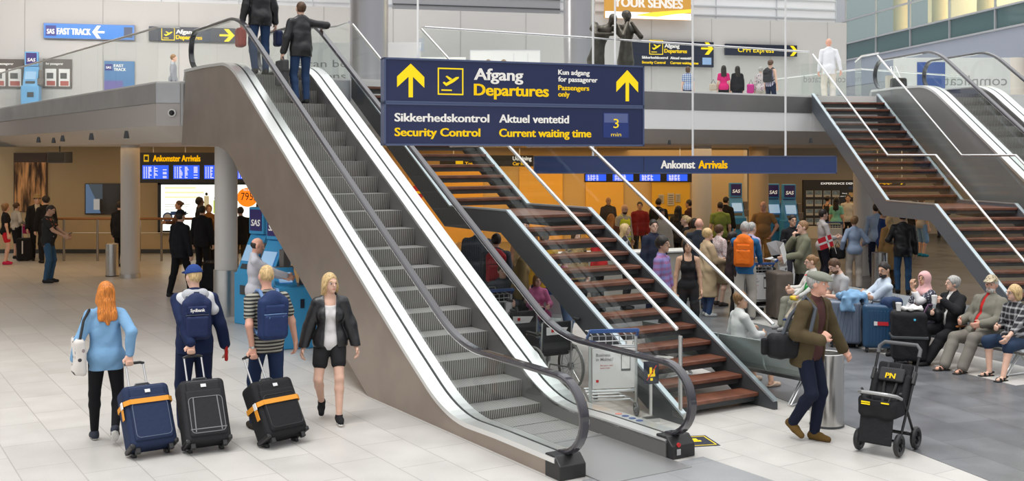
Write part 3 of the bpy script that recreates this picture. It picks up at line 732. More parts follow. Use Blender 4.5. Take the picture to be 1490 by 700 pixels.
struct('trim_louvres', mb, M_LOUV)
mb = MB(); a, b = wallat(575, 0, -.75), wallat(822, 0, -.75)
mb.bar(a+Vector((0, 0, 9.9)), b+Vector((0, 0, 9.9)), .12, 2.9); struct('wall_louvre_shaded', mb, mat('shaded_louvre_panel', (.36, .36, .38), .5, .2))  # louvres away from the window light, their shade put into the grey
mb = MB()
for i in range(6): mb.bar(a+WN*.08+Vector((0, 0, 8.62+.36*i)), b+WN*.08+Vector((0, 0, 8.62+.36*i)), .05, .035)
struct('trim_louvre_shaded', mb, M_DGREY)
mb = MB()
for k_ in range(14):
    p = W0+WD*(k_*2.5+1.1)+WN*.006; mb.box(p+Vector((0, 0, (ZF+ZW)/2)), (.012, .012, ZW-ZF))
struct('trim_wall_joints', mb, mat('joint_grey', (.34, .33, .32), .7))
# glazed office front on the right
def fac(u): return Vector((16.3+.12*u, 52-.99*u, 0))
fr = mat('grey_mullion', (.50, .51, .53), .4, .5); sp_m = mat('teal_spandrel_glass', (.06, .12, .125), .08, .0, coat=.5); wg = glass_mat('office_glass', (.82, .90, .88), .9, .03)
rows = [7.58, 8.38, 9.48, 11.0]
for r_i in range(3):
    mb = MB()
    for j in range(7):
        u0, u1 = -1.1+j*3.25, -1.1+(j+1)*3.25
        mb.bar(fac(u0)+Vector((0, 0, (rows[r_i]+rows[r_i+1])/2)), fac(u1)+Vector((0, 0, (rows[r_i]+rows[r_i+1])/2)), .03, rows[r_i+1]-rows[r_i]-.02)
    struct('window_%d' % (r_i+1), mb, sp_m if r_i == 0 else wg)
mb = MB()
for z in rows: mb.bar(fac(-1.5)+Vector((-.05, 0, z)), fac(19.5)+Vector((-.05, 0, z)), .10, .07)
for j in range(8): mb.box(fac(-1.1+j*3.25)+Vector((-.05, 0, 9.3)), (.07, .07, 3.4))
struct('trim_office_mullions', mb, fr)
mb = MB(); mb.bar(fac(-1.5)+Vector((.1, 0, 6.95)), fac(19.5)+Vector((.1, 0, 6.95)), .3, 1.26); struct('wall_office_fascia', mb, mat('blue_grey_panel', (.30, .33, .40), .5))
mb = MB(); mb.bar(fac(-1.5)+Vector((4.2, 0, 9.5)), fac(19.5)+Vector((4.2, 0, 9.5)), .2, 4.4); struct('wall_office', mb, mat('office_cream_glow', (.75, .62, .45), .7, emit=(1, .70, .40), estr=.30))  # the wall itself glows, standing in for warm room light
mb = MB(); mb.bar(fac(-1.5)+Vector((2.2, 0, 7.6)), fac(19.5)+Vector((2.2, 0, 7.6)), 4.2, .12); struct('floor_office', mb, M_WHITE)
area('office_lamp', (20.2, 44, 11.0), 2, 12, 420, (1, .78, .5))
for j in range(4):
    mb = MB(); mb.lathe([(.32, 0), (.32, 3.3)], (0, 0, 0), 20); p = fac(1.2+j*3.6)+Vector((1.5, 0, 7.66))
    r = struct('column_office', mb, mat('column_buff', (.66, .52, .36), .6), smooth=True); r.location = p
# upper right: warm room beyond, with a round column and a blue poster
mb = MB(); mb.box((20.5, 47, 5.4), (9, .3, 2.0)); struct('wall_upper_right', mb, mat('beige_paint', (.60, .53, .45), .7))
mb = MB(); mb.lathe([(.42, 0), (.42, 1.95)], (0, 0, 0), 24); o = struct('column_upper', mb, mat('column_cream', (.72, .66, .58), .55), smooth=True); o.location = (17.3, 38.0, ZF)
mb = MB(); mb.box((18.9, 38.5, 5.3), (1.6, .2, 1.8)); struct('wall_amber_panel', mb, mat('amber_panel', (.62, .36, .14), .5))
# ------------------------------------------------------------------ round columns
def column(name, px, py_or_Y, r, z0, z1, m, base=0., bm=None, lab=None):
    Y = py_or_Y; x = (px-745)*Y/F
    mb = MB(); mb.lathe([(r, z0), (r, z1)], (0, 0, 0), 40); o = struct(name, mb, m, smooth=True); o.location = (x, Y, 0)
    if base:
        mb = MB(); mb.lathe([(r+.02, z0), (r+.02, z0+base), (r+.005, z0+base)], (0, 0, 0), 40); b_ = mb.build('column_base', bm, o, smooth=True); b_['kind'] = 'structure'
M_COL = mat('column_white', (.66, .62, .58), .5)
column('column_hall', 189.5, 27.0, .225, 0, 3.30, M_COL, .10, M_STEEL)
column('column_hall', 329, 20.6, .21, 0, 3.40, M_COL, .86, M_STEEL)
column('column_hall', 1021, 29.5, .26, 0, 3.30, M_COL)
column('column_hall', 1104, 33.0, .29, 0, 3.30, mat('column_amber', (.62, .46, .28), .5))
column('column_hall', 1256, 27.5, .24, 0, 3.30, M_COL)
M_BIGC = mat('column_steel', (.52, .51, .53), .28, .85)
column('column_gallery', 537, 27.0, .47, ZF, 11.5, M_BIGC)
column('column_gallery', 843, 33.5, .48, ZF, 11.5, M_BIGC)

# ------------------------------------------------------------------ escalators
def raw(t): return np.clip((t-2.02)*.5867, 0, ZF)
def ez(t): return float(np.mean(raw(t+np.linspace(-.45, .45, 19))))
def escalator(loc, rz, label, stickers=True, clad=None):
    r = thing('escalator', loc, rz, label, 'escalator')
    TS = [-.05, .3, .7, 1.0, 1.3]+[1.5+.12*i for i in range(9)]+[3, 5, 7, 8.6]+[8.9+.12*i for i in range(11)]+[10.5, 11, 11.6, 12.2]
    dz = lambda t: ez(t)+.20-(.05*min(1, max(0, (t-1)/2)) if t < 6 else .05*min(1, max(0, (11-t)/2)))
    for s in (-1, 1):
        # outer cladding
        top = [(t, dz(t)-.02) for t in TS]; bot = [(12.45, 3.2), (10.2, 3.15), (9.75, 3.08), (9.4, 2.92), (9.1, 2.72), (4.1, .0), (-.05, 0)]
        mb = MB(); mb.prism([(s*.80, y, z) for y, z in top+bot], (-s*.03, 0, 0)); mb.build('side_cladding', clad or M_STEELD, r)
        mb = MB()
        for x0, x1, dip in ((.505, .632, .012), (.668, .83, 0)):
            P_ = [(0, t, dz(t)) for t in TS]; mb.sweep(P_, [(s*x0, -.012 if x0 < .6 else 0), (s*x1, 0), (s*x1, -.05), (s*x0, -.05)], (1, 0, 0))
        mb.build('deck', M_DECK, r)
        mb = MB(); mb.sweep([(0, t, dz(t)-.004) for t in TS], [(s*.63, .0), (s*.67, .0), (s*.67, -.04), (s*.63, -.04)], (1, 0, 0)); mb.build('glass_clamp', M_BLACK, r)
        mb = MB(); sk = [(t, dz(t)-.03) for t in TS if t < 11]; mb.prism([(s*.505, y, z) for y, z in sk]+[(s*.505, y, max(.0, ez(y)-.22)) for y, z in reversed(sk)], (s*.02, 0, 0)); mb.build('skirt_panel', mat('skirt_grey', (.20, .195, .19), .45, .5), r)
        # handrail
        hp = [(0, .12-.40*math.sin(a)*1.0, .56+.36*math.cos(a)) for a in np.linspace(math.pi*.97, 0, 15)]
        hp += [(0, t, ez(t)+.92) for t in [.4, .8, 1.2]+[1.5+.09*i for i in range(12)]+[3, 5, 7, 8.6]+[8.9+.09*i for i in range(14)]+[10.5, 11, 11.5]]
        hp += [(0, 11.95+.40*math.sin(a), ZF+.56+.36*math.cos(a)) for a in np.linspace(0, math.pi*.97, 15)]
        mb = MB(); rr = [(s*.65+a*.050, b*.024) for a, b in ((-1, -.6), (-.8, -1.2), (.8, -1.2), (1, -.6), (1, .4), (.7, 1), (-.7, 1), (-1, .4))]
        mb.sweep(hp, rr, (1, 0, 0)); mb.build('handrail', M_RUBBER, r, smooth=True)
        # glass panels
        cuts = [.95, 2.35, 3.75, 5.15, 6.55, 7.95, 9.35, 10.75]
        def strip(t0, t1): return [t0]+[t for t in TS if t0 < t < t1]+[t1]
        lp = [(.12-.36*math.sin(a), .56+.33*math.cos(a)) for a in np.linspace(math.pi*.95, 0, 13)]
        polys = [lp+[(.5, .90), (.942, .90), (.942, dz(.94))]+[(.3, dz(.3))]]
        for c0, c1 in zip(cuts[:-1], cuts[1:]):
            tt = strip(c0, c1-.006); polys.append([(t, ez(t)+.90) for t in tt]+[(t, dz(t)) for t in reversed(tt)])
        lp = [(11.95+.36*math.sin(a), ZF+.56+.33*math.cos(a)) for a in np.linspace(0, math.pi*.95, 13)]
        polys.append([(10.75, ZF+.90)]+lp+[(11.6, dz(11.6)), (10.75, dz(10.75))])
        for pl in polys:
            mb = MB(); mb.prism([(s*.645, y, z) for y, z in pl], (s*.01, 0, 0)); mb.build('glass_panel', M_GLASS, r)
        # newel caps
        mb = MB(); mb.prism([(s*.52, -.13, 0), (s*.52, -.13, .13), (s*.52, -.04, .215), (s*.52, .12, .215), (s*.52, .12, 0)], (s*.30, 0, 0)); mb.build('newel_cap', M_BLACK, r, bevel=.012)
        mb = MB(); mb.prism([(s*.52, 12.1, ZF), (s*.52, 12.1, ZF+.19), (s*.52, 12.35, ZF+.19), (s*.52, 12.45, ZF)], (s*.26, 0, 0)); mb.build('newel_cap', M_STEEL, r, bevel=.012)
    mb = MB(); bt = [(0, 4.1, .0), (0, 9.1, 2.72), (0, 9.4, 2.92), (0, 9.75, 3.08), (0, 10.2, 3.15), (0, 12.45, 3.2)]
    mb.sweep(bt, [(-.79, 0), (.79, 0), (.79, .04), (-.79, .04)], (1, 0, 0)); mb.build('underside_panel', M_STEELD, r)
    rib = rib_mat('step_ribs', (.46, .44, .41), (.12, .115, .11), 34, 'X', .45, .4); trd = rib_mat('tread_ribs', (.46, .45, .44), (.19, .185, .18), 34, 'X', .45, .4)
    for i in range(24):
        t = .98+.4*i; z = max(.012, ez(t)); zl = max(.0, ez(t-.4))
        if z-zl < .004: zl = z-.03
        mb = MB(); mb.prism([(-.5, t, z), (-.5, t+.41, z), (-.5, t+.41, z-.05), (-.5, t+.06, z-.05), (-.5, t+.035, (zl+z)/2-.03), (-.5, t+.055, zl-.04), (-.5, t+.03, zl-.04), (-.5, t+.008, (zl+z)/2)], (1, 0, 0))
        mb.m = [0]*len(mb.m); mb.m[2] = 1
        mb.build('step', [rib, trd], r)
    mb = MB(); mb.box((0, .28, .006), (1.02, 1.42, .012)); mb.box((0, 1.0, .016), (1.0, .06, .01)); mb.build('landing_plate', mat('landing_steel', (.50, .50, .50), .38, .8), r)
    mb = MB(); mb.box((0, 11.45, ZF-.02), (1.02, 2.0, .06)); mb.box((0, 12.4, ZF-.3), (1.56, .05, .5)); mb.build('landing_plate', MATS['landing_steel'], r)
    if stickers:
        mb = MB()
        for i, c_ in enumerate((0, 1, 1, 1)):
            mb.cur = c_; mb.lathe([(.04, 0), (.04, .002)], (.745, 1.02-.12*i, dz(1.0)+.001), 16)
        mb.build('safety_sticker', [mat('sticker_red', (.7, .25, .2), .5), mat('sticker_blue', (.05, .09, .25), .5)], r)
        mb = MB(); mb.lathe([(.022, 0), (.022, -.015)], (.60, -.128, .14), 16, 'Y'); mb.build('stop_button', M_RED, r, smooth=True)
        mb = MB(); mb.box((.60, -.135, .07), (.05, .012, .06)); mb.build('key_switch', M_STEEL, r, bevel=.004)
    return r
# ------------------------------------------------------------------ open-riser stairs
def stairs(loc, rz, w, n1, run1, land, n2, run2, zl, zt, label, post=True, paint=None):
    r = thing('staircase', loc, rz, label, 'stairs')
    t1 = n1*run1; t2 = t1+land; t3 = t2+n2*run2
    tread = lambda t, z, d, mbw, mbs: (mbw.box((w/2, t+d/2, z-.022), (w-.07, d+.03, .044)), mbs.box((w/2, t+d/2+.02, z-.078), (w-.07, d*.8, .075)))
    zs = lambda t: (zl*t/t1 if t < t1 else zl if t < t2 else zl+(zt-zl)*(t-t2)/(t3-t2))
    for k_ in range(1, n1): 
        a = MB(); b = MB(); tread((k_-.5)*run1-.02, zl*k_/n1, run1, a, b); a.build('tread', M_WOOD, r, bevel=.006); b.build('tread_support', M_DGREY, r)
    a = MB(); b = MB(); a.box((w/2, (t1+t2)/2-run1*.25, zl-.022), (w-.07, land+run1*.5, .044)); b.box((w/2, (t1+t2)/2-run1*.2, zl-.075), (w-.08, land+run1*.3, .06)); a.build('landing', M_WOOD, r, bevel=.006); b.build('landing_support', M_DGREY, r)
    for k_ in range(1, n2):
        a = MB(); b = MB(); tread(t2+(k_-.5)*run2-.02, zl+(zt-zl)*k_/n2, run2, a, b); a.build('tread', M_WOOD, r, bevel=.006); b.build('tread_support', M_DGREY, r)
    for s, x in ((-1, 0), (1, w)):
        up = [(-.14, .0), (-.14, .09), (t1-.02, zl+.055), (t2-.02, zl+.055), (t3, zt+.03)]
        dn = [(t3+.0, zt-.36), (t2+.13, zl-.25), (t1+.13, zl-.25), (.36, 0)]
        mb = MB(); mb.prism([(x-.03, y, z) for y, z in up+dn], (.06, 0, 0)); mb.build('stringer', paint or M_STRING, r)
        mb = MB(); mb.sweep([(0, y, z+.012) for y, z in up[1:]], [(x-.035, -.012), (x+.035, -.012), (x+.035, .014), (x-.035, .014)], (1, 0, 0)); mb.build('glass_clamp', mat('pale_blue_steel', (.50, .56, .60), .3, .7), r)
        ln = [(-.02, .13), (t1-.02, zl+.06), (t2-.02, zl+.06), (t3, zt+.04)]; H_ = .92
        def zz(t):
            for (a0_, b0_), (a1_, b1_) in zip(ln[:-1], ln[1:]):
                if t <= a1_: return b0_+(b1_-b0_)*(t-a0_)/(a1_-a0_)
            return ln[-1][1]
        cs = [ln[0][0], t1*.34, t1*.68, ln[1][0], ln[2][0], t2+(t3-t2)*.33, t2+(t3-t2)*.67, t3]
        for c0, c1 in zip(cs[:-1], cs[1:]):
            mb = MB(); mb.prism([(x-.006, c0, zz(c0)), (x-.006, c1-.006, zz(c1)), (x-.006, c1-.006, zz(c1)+H_-.03), (x-.006, c0, zz(c0)+H_-.03)], (.012, 0, 0)); mb.build('glass_panel', M_GLASS, r)
        P_ = [(x, y, z+H_) for y, z in ln]; P_[0] = (x, -.10 if s > 0 else -.0, ln[0][1]+H_-(.05 if s > 0 else 0))
        mb = MB(); mb.tube(P_, .024, 10); mb.build('handrail', M_RAIL, r, smooth=True)
    if post:
        mb = MB(); mb.tube([(0, -.06, 0.1), (0, -.06, .98)], .024, 10); mb.box((0, -.06, .10), (.06, .2, .06)); mb.build('end_post', M_STEEL, r, smooth=True)
    return r
escalator(EC, ER, 'steel escalator with glass sides rising beside the hanging departures sign')
escalator(E2C, E2R, 'escalator descending behind the stairs at the right edge, only its upper part in view', stickers=False, clad=mat('grey_cladding', (.36, .36, .36), .4, .6))
stairs((1.85, 12.34, 0), ER, 1.40, 13, .277, 1.64, 13, .28, 2.16, ZF, 'open staircase of dark red wooden treads right of the big escalator', paint=mat('charcoal_paint', (.052, .056, .06), .42))
stairs((8.35, 17.45, 0), E2R, 1.62, 12, .254, 1.82, 14, .254, 2.02, ZF, 'open staircase with slate grey stringers above the seated travellers', post=False)

# ------------------------------------------------------------------ gallery railings
def railing(pts, label, zb=4.37, h=1.06, panes=1.4, bar_m=None):
    p0 = Vector((*pts[0], zb)); r = thing('glass_railing', p0, 0, label, 'railing'); P_ = [Vector((*p, zb))-p0 for p in pts]
    for a, b in zip(P_[:-1], P_[1:]):
        n_ = max(1, round((b-a).length/panes))
        for i in range(n_):
            mb = MB(); a1 = a+(b-a)*(i/n_); b1 = a+(b-a)*((i+1)/n_)
            b1 = b1-(b1-a1).normalized()*.008
            mb.bar(a1+Vector((0, 0, h/2)), b1+Vector((0, 0, h/2)), .012, h); mb.build('glass_panel', M_GLASS, r)
    mb = MB(); mb.tube([p+Vector((0, 0, h)) for p in P_], .022, 10); mb.build('handrail', bar_m or M_RAIL, r, smooth=True)
    return r
railing([(-21.9, 41.9), (-6.70, 20.84), (-6.30, 20.84)], 'glass railing along the left gallery edge above the arrivals hall')
railing([(-1.78, 21.15), (-1.66, 20.85), (6.98, 25.85)], 'long glass railing of the bridge above the blue arrivals sign')
railing([tuple(eloc(.86, 12.4))[:2], (-3.3, 20.75), (-2.97, 20.05)], 'short glass railing between the escalator top and the staircase')
railing([(8.72, 26.1), (8.55, 26.9), (8.9, 28.5)], 'short glass railing at the head of the grey staircase')
railing([(8.2, 34), (9.6, 30.2), (13.5, 33)], 'inner glass balustrade behind the man in white', h=1.0)
# ------------------------------------------------------------------ signs and screens
def board(name, label, cat, pl, pr, z0, z1, th, m, frame=None, group=None, side=-1):
    """flat board from pl to pr (seen from the front), local x along it, z up from its lower edge, front at y = -th/2"""
    a = Vector((pl[0], pl[1], 0)); b = Vector((pr[0], pr[1], 0)); d = b-a; w = d.length
    r = thing(name, ((a.x+b.x)/2, (a.y+b.y)/2, z0), math.atan2(d.y, d.x), label, cat, group)
    mb = MB(); mb.box((0, 0, (z1-z0)/2), (w, th, z1-z0)); mb.build('panel', m, r, bevel=.006)
    if frame:
        mb = MB()
        for z in (0, z1-z0): mb.box((0, 0, z), (w+.02, th+.02, .02))
        for x in (-w/2, w/2): mb.box((x, 0, (z1-z0)/2), (.02, th+.02, z1-z0+.02))
        mb.build('frame', frame, r)
    return r, w, z1-z0, -th/2-.004
class Face:                     # places lettering and shapes on a board by fractions of its width and height
    def __init__(s, r, w, h, y, x0=0., x1=1., z0=0., z1=1.):
        s.r, s.w, s.h, s.y = r, w, h, y; s.bk = {}
    def pt(s, u, v): return Vector(((u-.5)*s.w, s.y, v*s.h))
    def mb(s, key):
        if key.split('|')[0] in ('lettering', 'arrow', 'screen', 'postcard', 'packet', 'sheet', 'portrait', 'notice'):   # every one a part of its own
            s.n = getattr(s, 'n', 0)+1; s.bk[(key, s.n)] = m = MB(); return m
        return s.bk.setdefault((key, 0), MB())
    def text(s, key, body, u, v, cap, width=None, bold=.012, align='L', mirror=False):
        bold *= 1.9
        lettering(s.mb(key), body, cap*s.h, s.pt(u, v), (-1, 0, 0) if mirror else (1, 0, 0), (0, 0, 1), width*s.w if width else None, bold, align)
    def rect(s, key, u0, v0, u1, v1, d=.0):
        p = s.pt(u0, v0); q = s.pt(u1, v1); s.mb(key).add([(p.x, p.y-d, p.z), (q.x, p.y-d, p.z), (q.x, p.y-d, q.z), (p.x, p.y-d, q.z)], [(0, 1, 2, 3)])
    def poly(s, key, pts, d=.0):
        s.mb(key).add([s.pt(u, v)+Vector((0, -d, 0)) for u, v in pts], [tuple(range(len(pts)))])
    def arrow(s, key, u, v, hw, hh, rot=0):       # hw, hh in metres
        base = [(-.16, -1), (.16, -1), (.16, .22), (1, -.42), (1, .22), (0, 1), (-1, .22), (-1, -.42), (-.16, .22)]
        c, sn = math.cos(rot), math.sin(rot); o = s.pt(u, v)
        f1 = [(x*hw, z*hh) for x, z in base]; s.mb(key).add([o+Vector((x*c-z*sn, 0, x*sn+z*c)) for x, z in f1], [tuple(range(len(base)))])
    def plane_icon(s, key, u, v, a):              # outlined square with a small climbing aeroplane
        o = s.pt(u, v); ring = lambda k_: [(-k_, -k_), (k_, -k_), (k_, k_), (-k_, k_)]
        v8 = [o+Vector((x*a, 0, z*a)) for x, z in ring(1)+ring(.90)]
        s.mb(key).add(v8, [(0, 1, 5, 4), (1, 2, 6, 5), (2, 3, 7, 6), (3, 0, 4, 7)])
        sh = [(-.62, -.10), (-.50, -.02), (-.34, -.12), (.42, .34), (.66, .36), (.62, .24), (.22, -.06), (-.34, -.36)]
        s.mb(key).add([o+Vector((x*a, 0, z*a)) for x, z in sh], [tuple(range(8))])
        w_ = [(-.40, .36), (-.28, .42), (.12, .20), (-.06, .08)]; s.mb(key).add([o+Vector((x*a, -.001, z*a)) for x, z in w_], [(0, 1, 2, 3)])
        b_ = [(-.72, -.70), (.1, -.70), (.1, -.60), (-.72, -.60)]; s.mb(key).add([o+Vector((x*a, 0, z*a)) for x, z in b_], [(0, 1, 2, 3)])
    def done(s, mats):
        for (k_, _), mb in s.bk.items(): mb.build(k_.split('|')[0], mats[k_], s.r)
SIGM = {'lettering|w': M_TXW, 'lettering|y': M_YEL, 'arrow': M_YEL, 'pictogram': M_YEL, 'screen': M_SCREEN, 'logo|bg': mat('logo_indigo', (.02, .02, .22), .4), 'lettering|logo': M_TXW}
def rods(r, pxs, Y0, ztop, th=.02, y=0.):
    for x in pxs:
        mb = MB(); mb.tube([(x, y, 0), (x, y, ztop)], th, 8); mb.build('suspension_rod', mat('rod_white', (.86, .86, .86), .4), r, smooth=True)
# large departures sign over the escalator
pl, pr = (-1.405, 12.0), (1.54, 13.16)
r, w, h, y = board('hanging_sign', 'large navy departures sign with yellow arrows hanging over the escalator', 'sign', pl, pr, 3.585, 4.055, .13, M_NAVY, mat('sign_edge', (.10, .13, .24), .3, .4))
mb = MB(); mb.box((0, 0, -.245), (w, .13, .445)); mb.build('panel', M_NAVY, r, bevel=.006)
mb = MB()
for z in (-.022, -.468): mb.box((0, 0, z), (w+.02, .15, .02))
for x in (-w/2, w/2): mb.box((x, 0, -.245), (.02, .15, .465))
mb.build('frame', MATS['sign_edge'], r)
mb = MB()
for x in (-1.3, -.45, .45, 1.3): mb.box((x, 0, -.012), (.05, .05, .03))
mb.build('bracket', M_STEEL, r)
f = Face(r, w, h, y)
f.arrow('arrow', .092, .50, .155, .185); f.arrow('arrow', .932, .51, .145, .185)
f.plane_icon('pictogram', .237, .50, .150)
f.text('lettering|w', 'Afgang', .325, .56, .27, .186, .020); f.text('lettering|y', 'Departures', .325, .19, .27, .286, .022)
f.text('lettering|w', 'Kun adgang', .650, .74, .12, .126, .022); f.text('lettering|w', 'for passagerer', .650, .57, .12, .158, .022)
f.text('lettering|y', 'Passengers', .650, .36, .12, .124, .022); f.text('lettering|y', 'only', .650, .20, .12, .045, .022)
f.done(SIGM)
f = Face(r, w, .445, y); f.pt = lambda u, v: Vector(((u-.5)*w, y, -.4675+v*.445))
f.text('lettering|w', 'Sikkerhedskontrol', .035, .57, .20, .346, .020); f.text('lettering|w', 'Aktuel ventetid', .420, .57, .20, .272, .020)
f.text('lettering|y', 'Security Control', .035, .21, .20, .312, .022); f.text('lettering|y', 'Current waiting time', .420, .21, .20, .362, .022)
f.rect('screen', .832, .20, .938, .86); f.rect('screen_reflection', .836, .60, .934, .84, .0005)
f.y = y-.001; f.pt = lambda u, v: Vector(((u-.5)*w, y-.002, -.4675+v*.445))
f.text('lettering|s', '3', .885, .46, .24, .022, .0, 'C'); f.text('lettering|s', 'min', .885, .24, .10, .042, .0, 'C')
f.done({**SIGM, 'screen': mat('small_screen', (.03, .05, .20), .15), 'screen_reflection': mat('screen_pale', (.12, .15, .32), .15), 'lettering|s': M_YEL})
rods(r, [-1.19, 1.24], 0, 6.2, .012)
# long arrivals sign in front of the bridge
Y = 22.6; xa, xb = (777-745)*Y/F, (1216-745)*Y/F
r, w, h, y = board('hanging_sign', 'long narrow blue arrivals sign hanging on rods below the bridge', 'sign', (xa, Y), (xb, Y), zof(252, Y), zof(227.5, Y), .10, mat('sign_blue', (.02, .045, .16), .25, coat=.3), MATS['sign_edge'])
f = Face(r, w, h, y); f.text('lettering|w', 'Ankomst', .420, .29, .46, .112, .024); f.text('lettering|y', 'Arrivals', .544, .29, .46, .095, .024)
f.rect('joint', .362, 0, .3635, 1); f.done({**SIGM, 'joint': M_NAVYD})
rods(r, [(p-996.5)*Y/F for p in (863, 1008, 1143)], 0, 8.0, .022, .0)
# signs on the wall of the upper floor
def wsign(name, label, cat, px0, px1, py0, py1, m, off=.12, th=.1, fr=None):
    a, b = wallat(px0, 0, off), wallat(px1, 0, off); Ym = (a.y+b.y)/2
    return board(name, label, cat, a, b, zof(py1, Ym), zof(py0, Ym), th, m, fr)
r, w, h, y = wsign('wall_sign', 'bright blue fast track sign on the upper wall', 'sign', 65, 196, 35.5, 57, M_SIGNB, fr=MATS['sign_edge'])
f = Face(r, w, h, y); f.rect('logo|bg', .02, .16, .135, .86); f.pt = lambda u, v: Vector(((u-.5)*w, y-.002, v*h))
f.text('lettering|logo', 'SAS', .035, .30, .32, .08, .03); f.text('lettering|w', 'FAST TRACK', .145, .27, .42, .37, .035); f.arrow('arrow', .60, .48, .22, .2, R(90)); f.rect('pictogram', .885, .14, .98, .86)
f.done({**SIGM, 'arrow': M_TXW, 'pictogram': mat('star_tile', (.05, .07, .13), .4)})
r, w, h, y = wsign('wall_sign', 'dark departures sign with yellow arrow on the wall left of the escalator head', 'sign', 217, 343, 40, 61, M_NAVYD)
f = Face(r, w, h, y); f.plane_icon('pictogram', .22, .5, .22); f.text('lettering|w', 'Afgang', .31, .54, .28, .22, .03); f.text('lettering|y', 'Departures', .31, .16, .28, .30, .03); f.arrow('arrow', .90, .5, .22, .26, R(-90)); f.done(SIGM)
r, w, h, y = wsign('wall_sign', 'dark departures and security sign behind the right bronze figure', 'sign', 916, 1036, 60, 97, M_NAVYD)
f = Face(r, w, h, y); f.plane_icon('pictogram', .30, .74, .28); f.text('lettering|w', 'Afgang', .40, .74, .15, .18, .03); f.text('lettering|y', 'Departures', .40, .54, .15, .27, .03); f.arrow('arrow', .92, .74, .24, .26, R(-90))
f.rect('divider', .0, .44, 1, .455); f.text('lettering|w', 'Sikkerhedskontrol', .13, .29, .10, .31, .03); f.text('lettering|y', 'Security Control', .13, .10, .10, .28, .03); f.text('lettering|w', 'Aktuel ventetid', .47, .29, .10, .25, .03); f.text('lettering|y', 'Current waiting time', .47, .10, .10, .34, .03)
f.rect('screen', .86, .10, .97, .38); f.done({**SIGM, 'divider': M_NAVY, 'screen': mat('pale_screen', (.3, .45, .7), .3)})
r, w, h, y = wsign('wall_sign', 'dark navy express train sign with yellow lettering on the upper wall', 'sign', 1053, 1157, 65, 81.5, M_NAVYD)
f = Face(r, w, h, y); f.text('lettering|y', 'CPH Express', .17, .30, .42, .50, .006); f.arrow('arrow', .93, .5, .20, .24, R(-90)); f.done(SIGM)
a, b = wallat(876, 0, .3), wallat(1000, 0, .3)
r, w, h, y = board('billboard', 'gold illuminated billboard with white lettering at the top edge of the photo', 'billboard', a, b, zof(28, a.y*.5+b.y*.5), zof(-40, a.y*.5+b.y*.5), .15, mat('billboard_gold', (.42, .22, .04), .5, emit=(.55, .27, .04), estr=.45))
f = Face(r, w, h, y); f.rect('white_band', 0, 0, 1, .14); f.pt = lambda u, v: Vector(((u-.5)*w, y-.003, v*h)); f.text('lettering|w', 'YOUR SENSES', .10, .245, .19, .80, .03); f.text('lettering|w', 'TASTE', .10, .56, .19, .4, .03)
f.poly('ribbon', [(.34, .07), (.55, .15), (.75, .19), (1, .24), (1, .16), (.8, .12), (.6, .05)]); f.done({**SIGM, 'white_band': mat('lit_white', (.9, .9, .88), .5, emit=(1, 1, .95), estr=.5), 'ribbon': mat('lit_yellow', (.9, .6, .05), .5, emit=(.9, .6, .05), estr=.5)})
r, w, h, y = wsign('poster', 'blue fast track poster on the wall behind the left gallery railing', 'poster', 152, 196, 89, 135, mat('poster_blue', (.07, .20, .42), .4), off=.06, th=.03)
f = Face(r, w, h, y); f.rect('logo|bg', .03, .70, .27, .90); f.pt = lambda u, v: Vector(((u-.5)*w, y-.002, v*h)); f.text('lettering|logo', 'SAS', .06, .76, .07, .17, .03); f.text('lettering|w', 'FAST', .32, .81, .09, .32, .03); f.text('lettering|w', 'TRACK', .32, .69, .09, .40, .03); f.rect('violet_block', .0, 0, .62, .38); f.done({**SIGM, 'violet_block': mat('poster_violet', (.14, .12, .36), .5)})
for i, (p0, p1, lab) in enumerate(((-14, 35, 'info board with white sheets at the left edge of the upper wall'), (63, 105, 'info board with white sheets right of the pale blue kiosk'))):
    r, w, h, y = wsign('info_board', lab, 'notice board', p0, p1, 86, 128, mat('board_brown', (.12, .10, .09), .5), off=.06, th=.04)
    f = Face(r, w, h, y)
    for u0 in (.08, .55): f.rect('sheet', u0, .06, u0+.38, .66)
    f.pt = lambda u, v: Vector(((u-.5)*w, y-.002, v*h))
    for u0 in (.08, .55): f.rect('print', u0+.05, .32, u0+.28, .52); f.rect('print|r', u0+.05, .08, u0+.34, .24)
    f.text('lettering|w', 'for passagerer', .1, .80, .08, .6, .02)
    f.done({**SIGM, 'sheet': M_WHITE, 'print': mat('print_dark', (.08, .08, .08), .6), 'print|r': mat('print_red', (.45, .10, .08), .6)})
# curved white quotation panel at the head of the escalator
Y = 30.0; xa, xb = (418-745)*Y/F, (612-745)*Y/F
r, w, h, y = board('wall_panel', 'white panel with a grey quotation behind the escalator head', 'panel', (xa, Y), (xb, Y), ZF, zof(62, Y), .06, mat('panel_white', (.78, .78, .77), .5))
f = Face(r, w, h, y); f.text('lettering|q', 's can be complicated', .07, .60, .115, .98, .0); f.text('lettering|q', 'solutions cannot', .02, .40, .115, .78, .0); f.done({'lettering|q': mat('quote_grey', (.25, .25, .25), .6)})
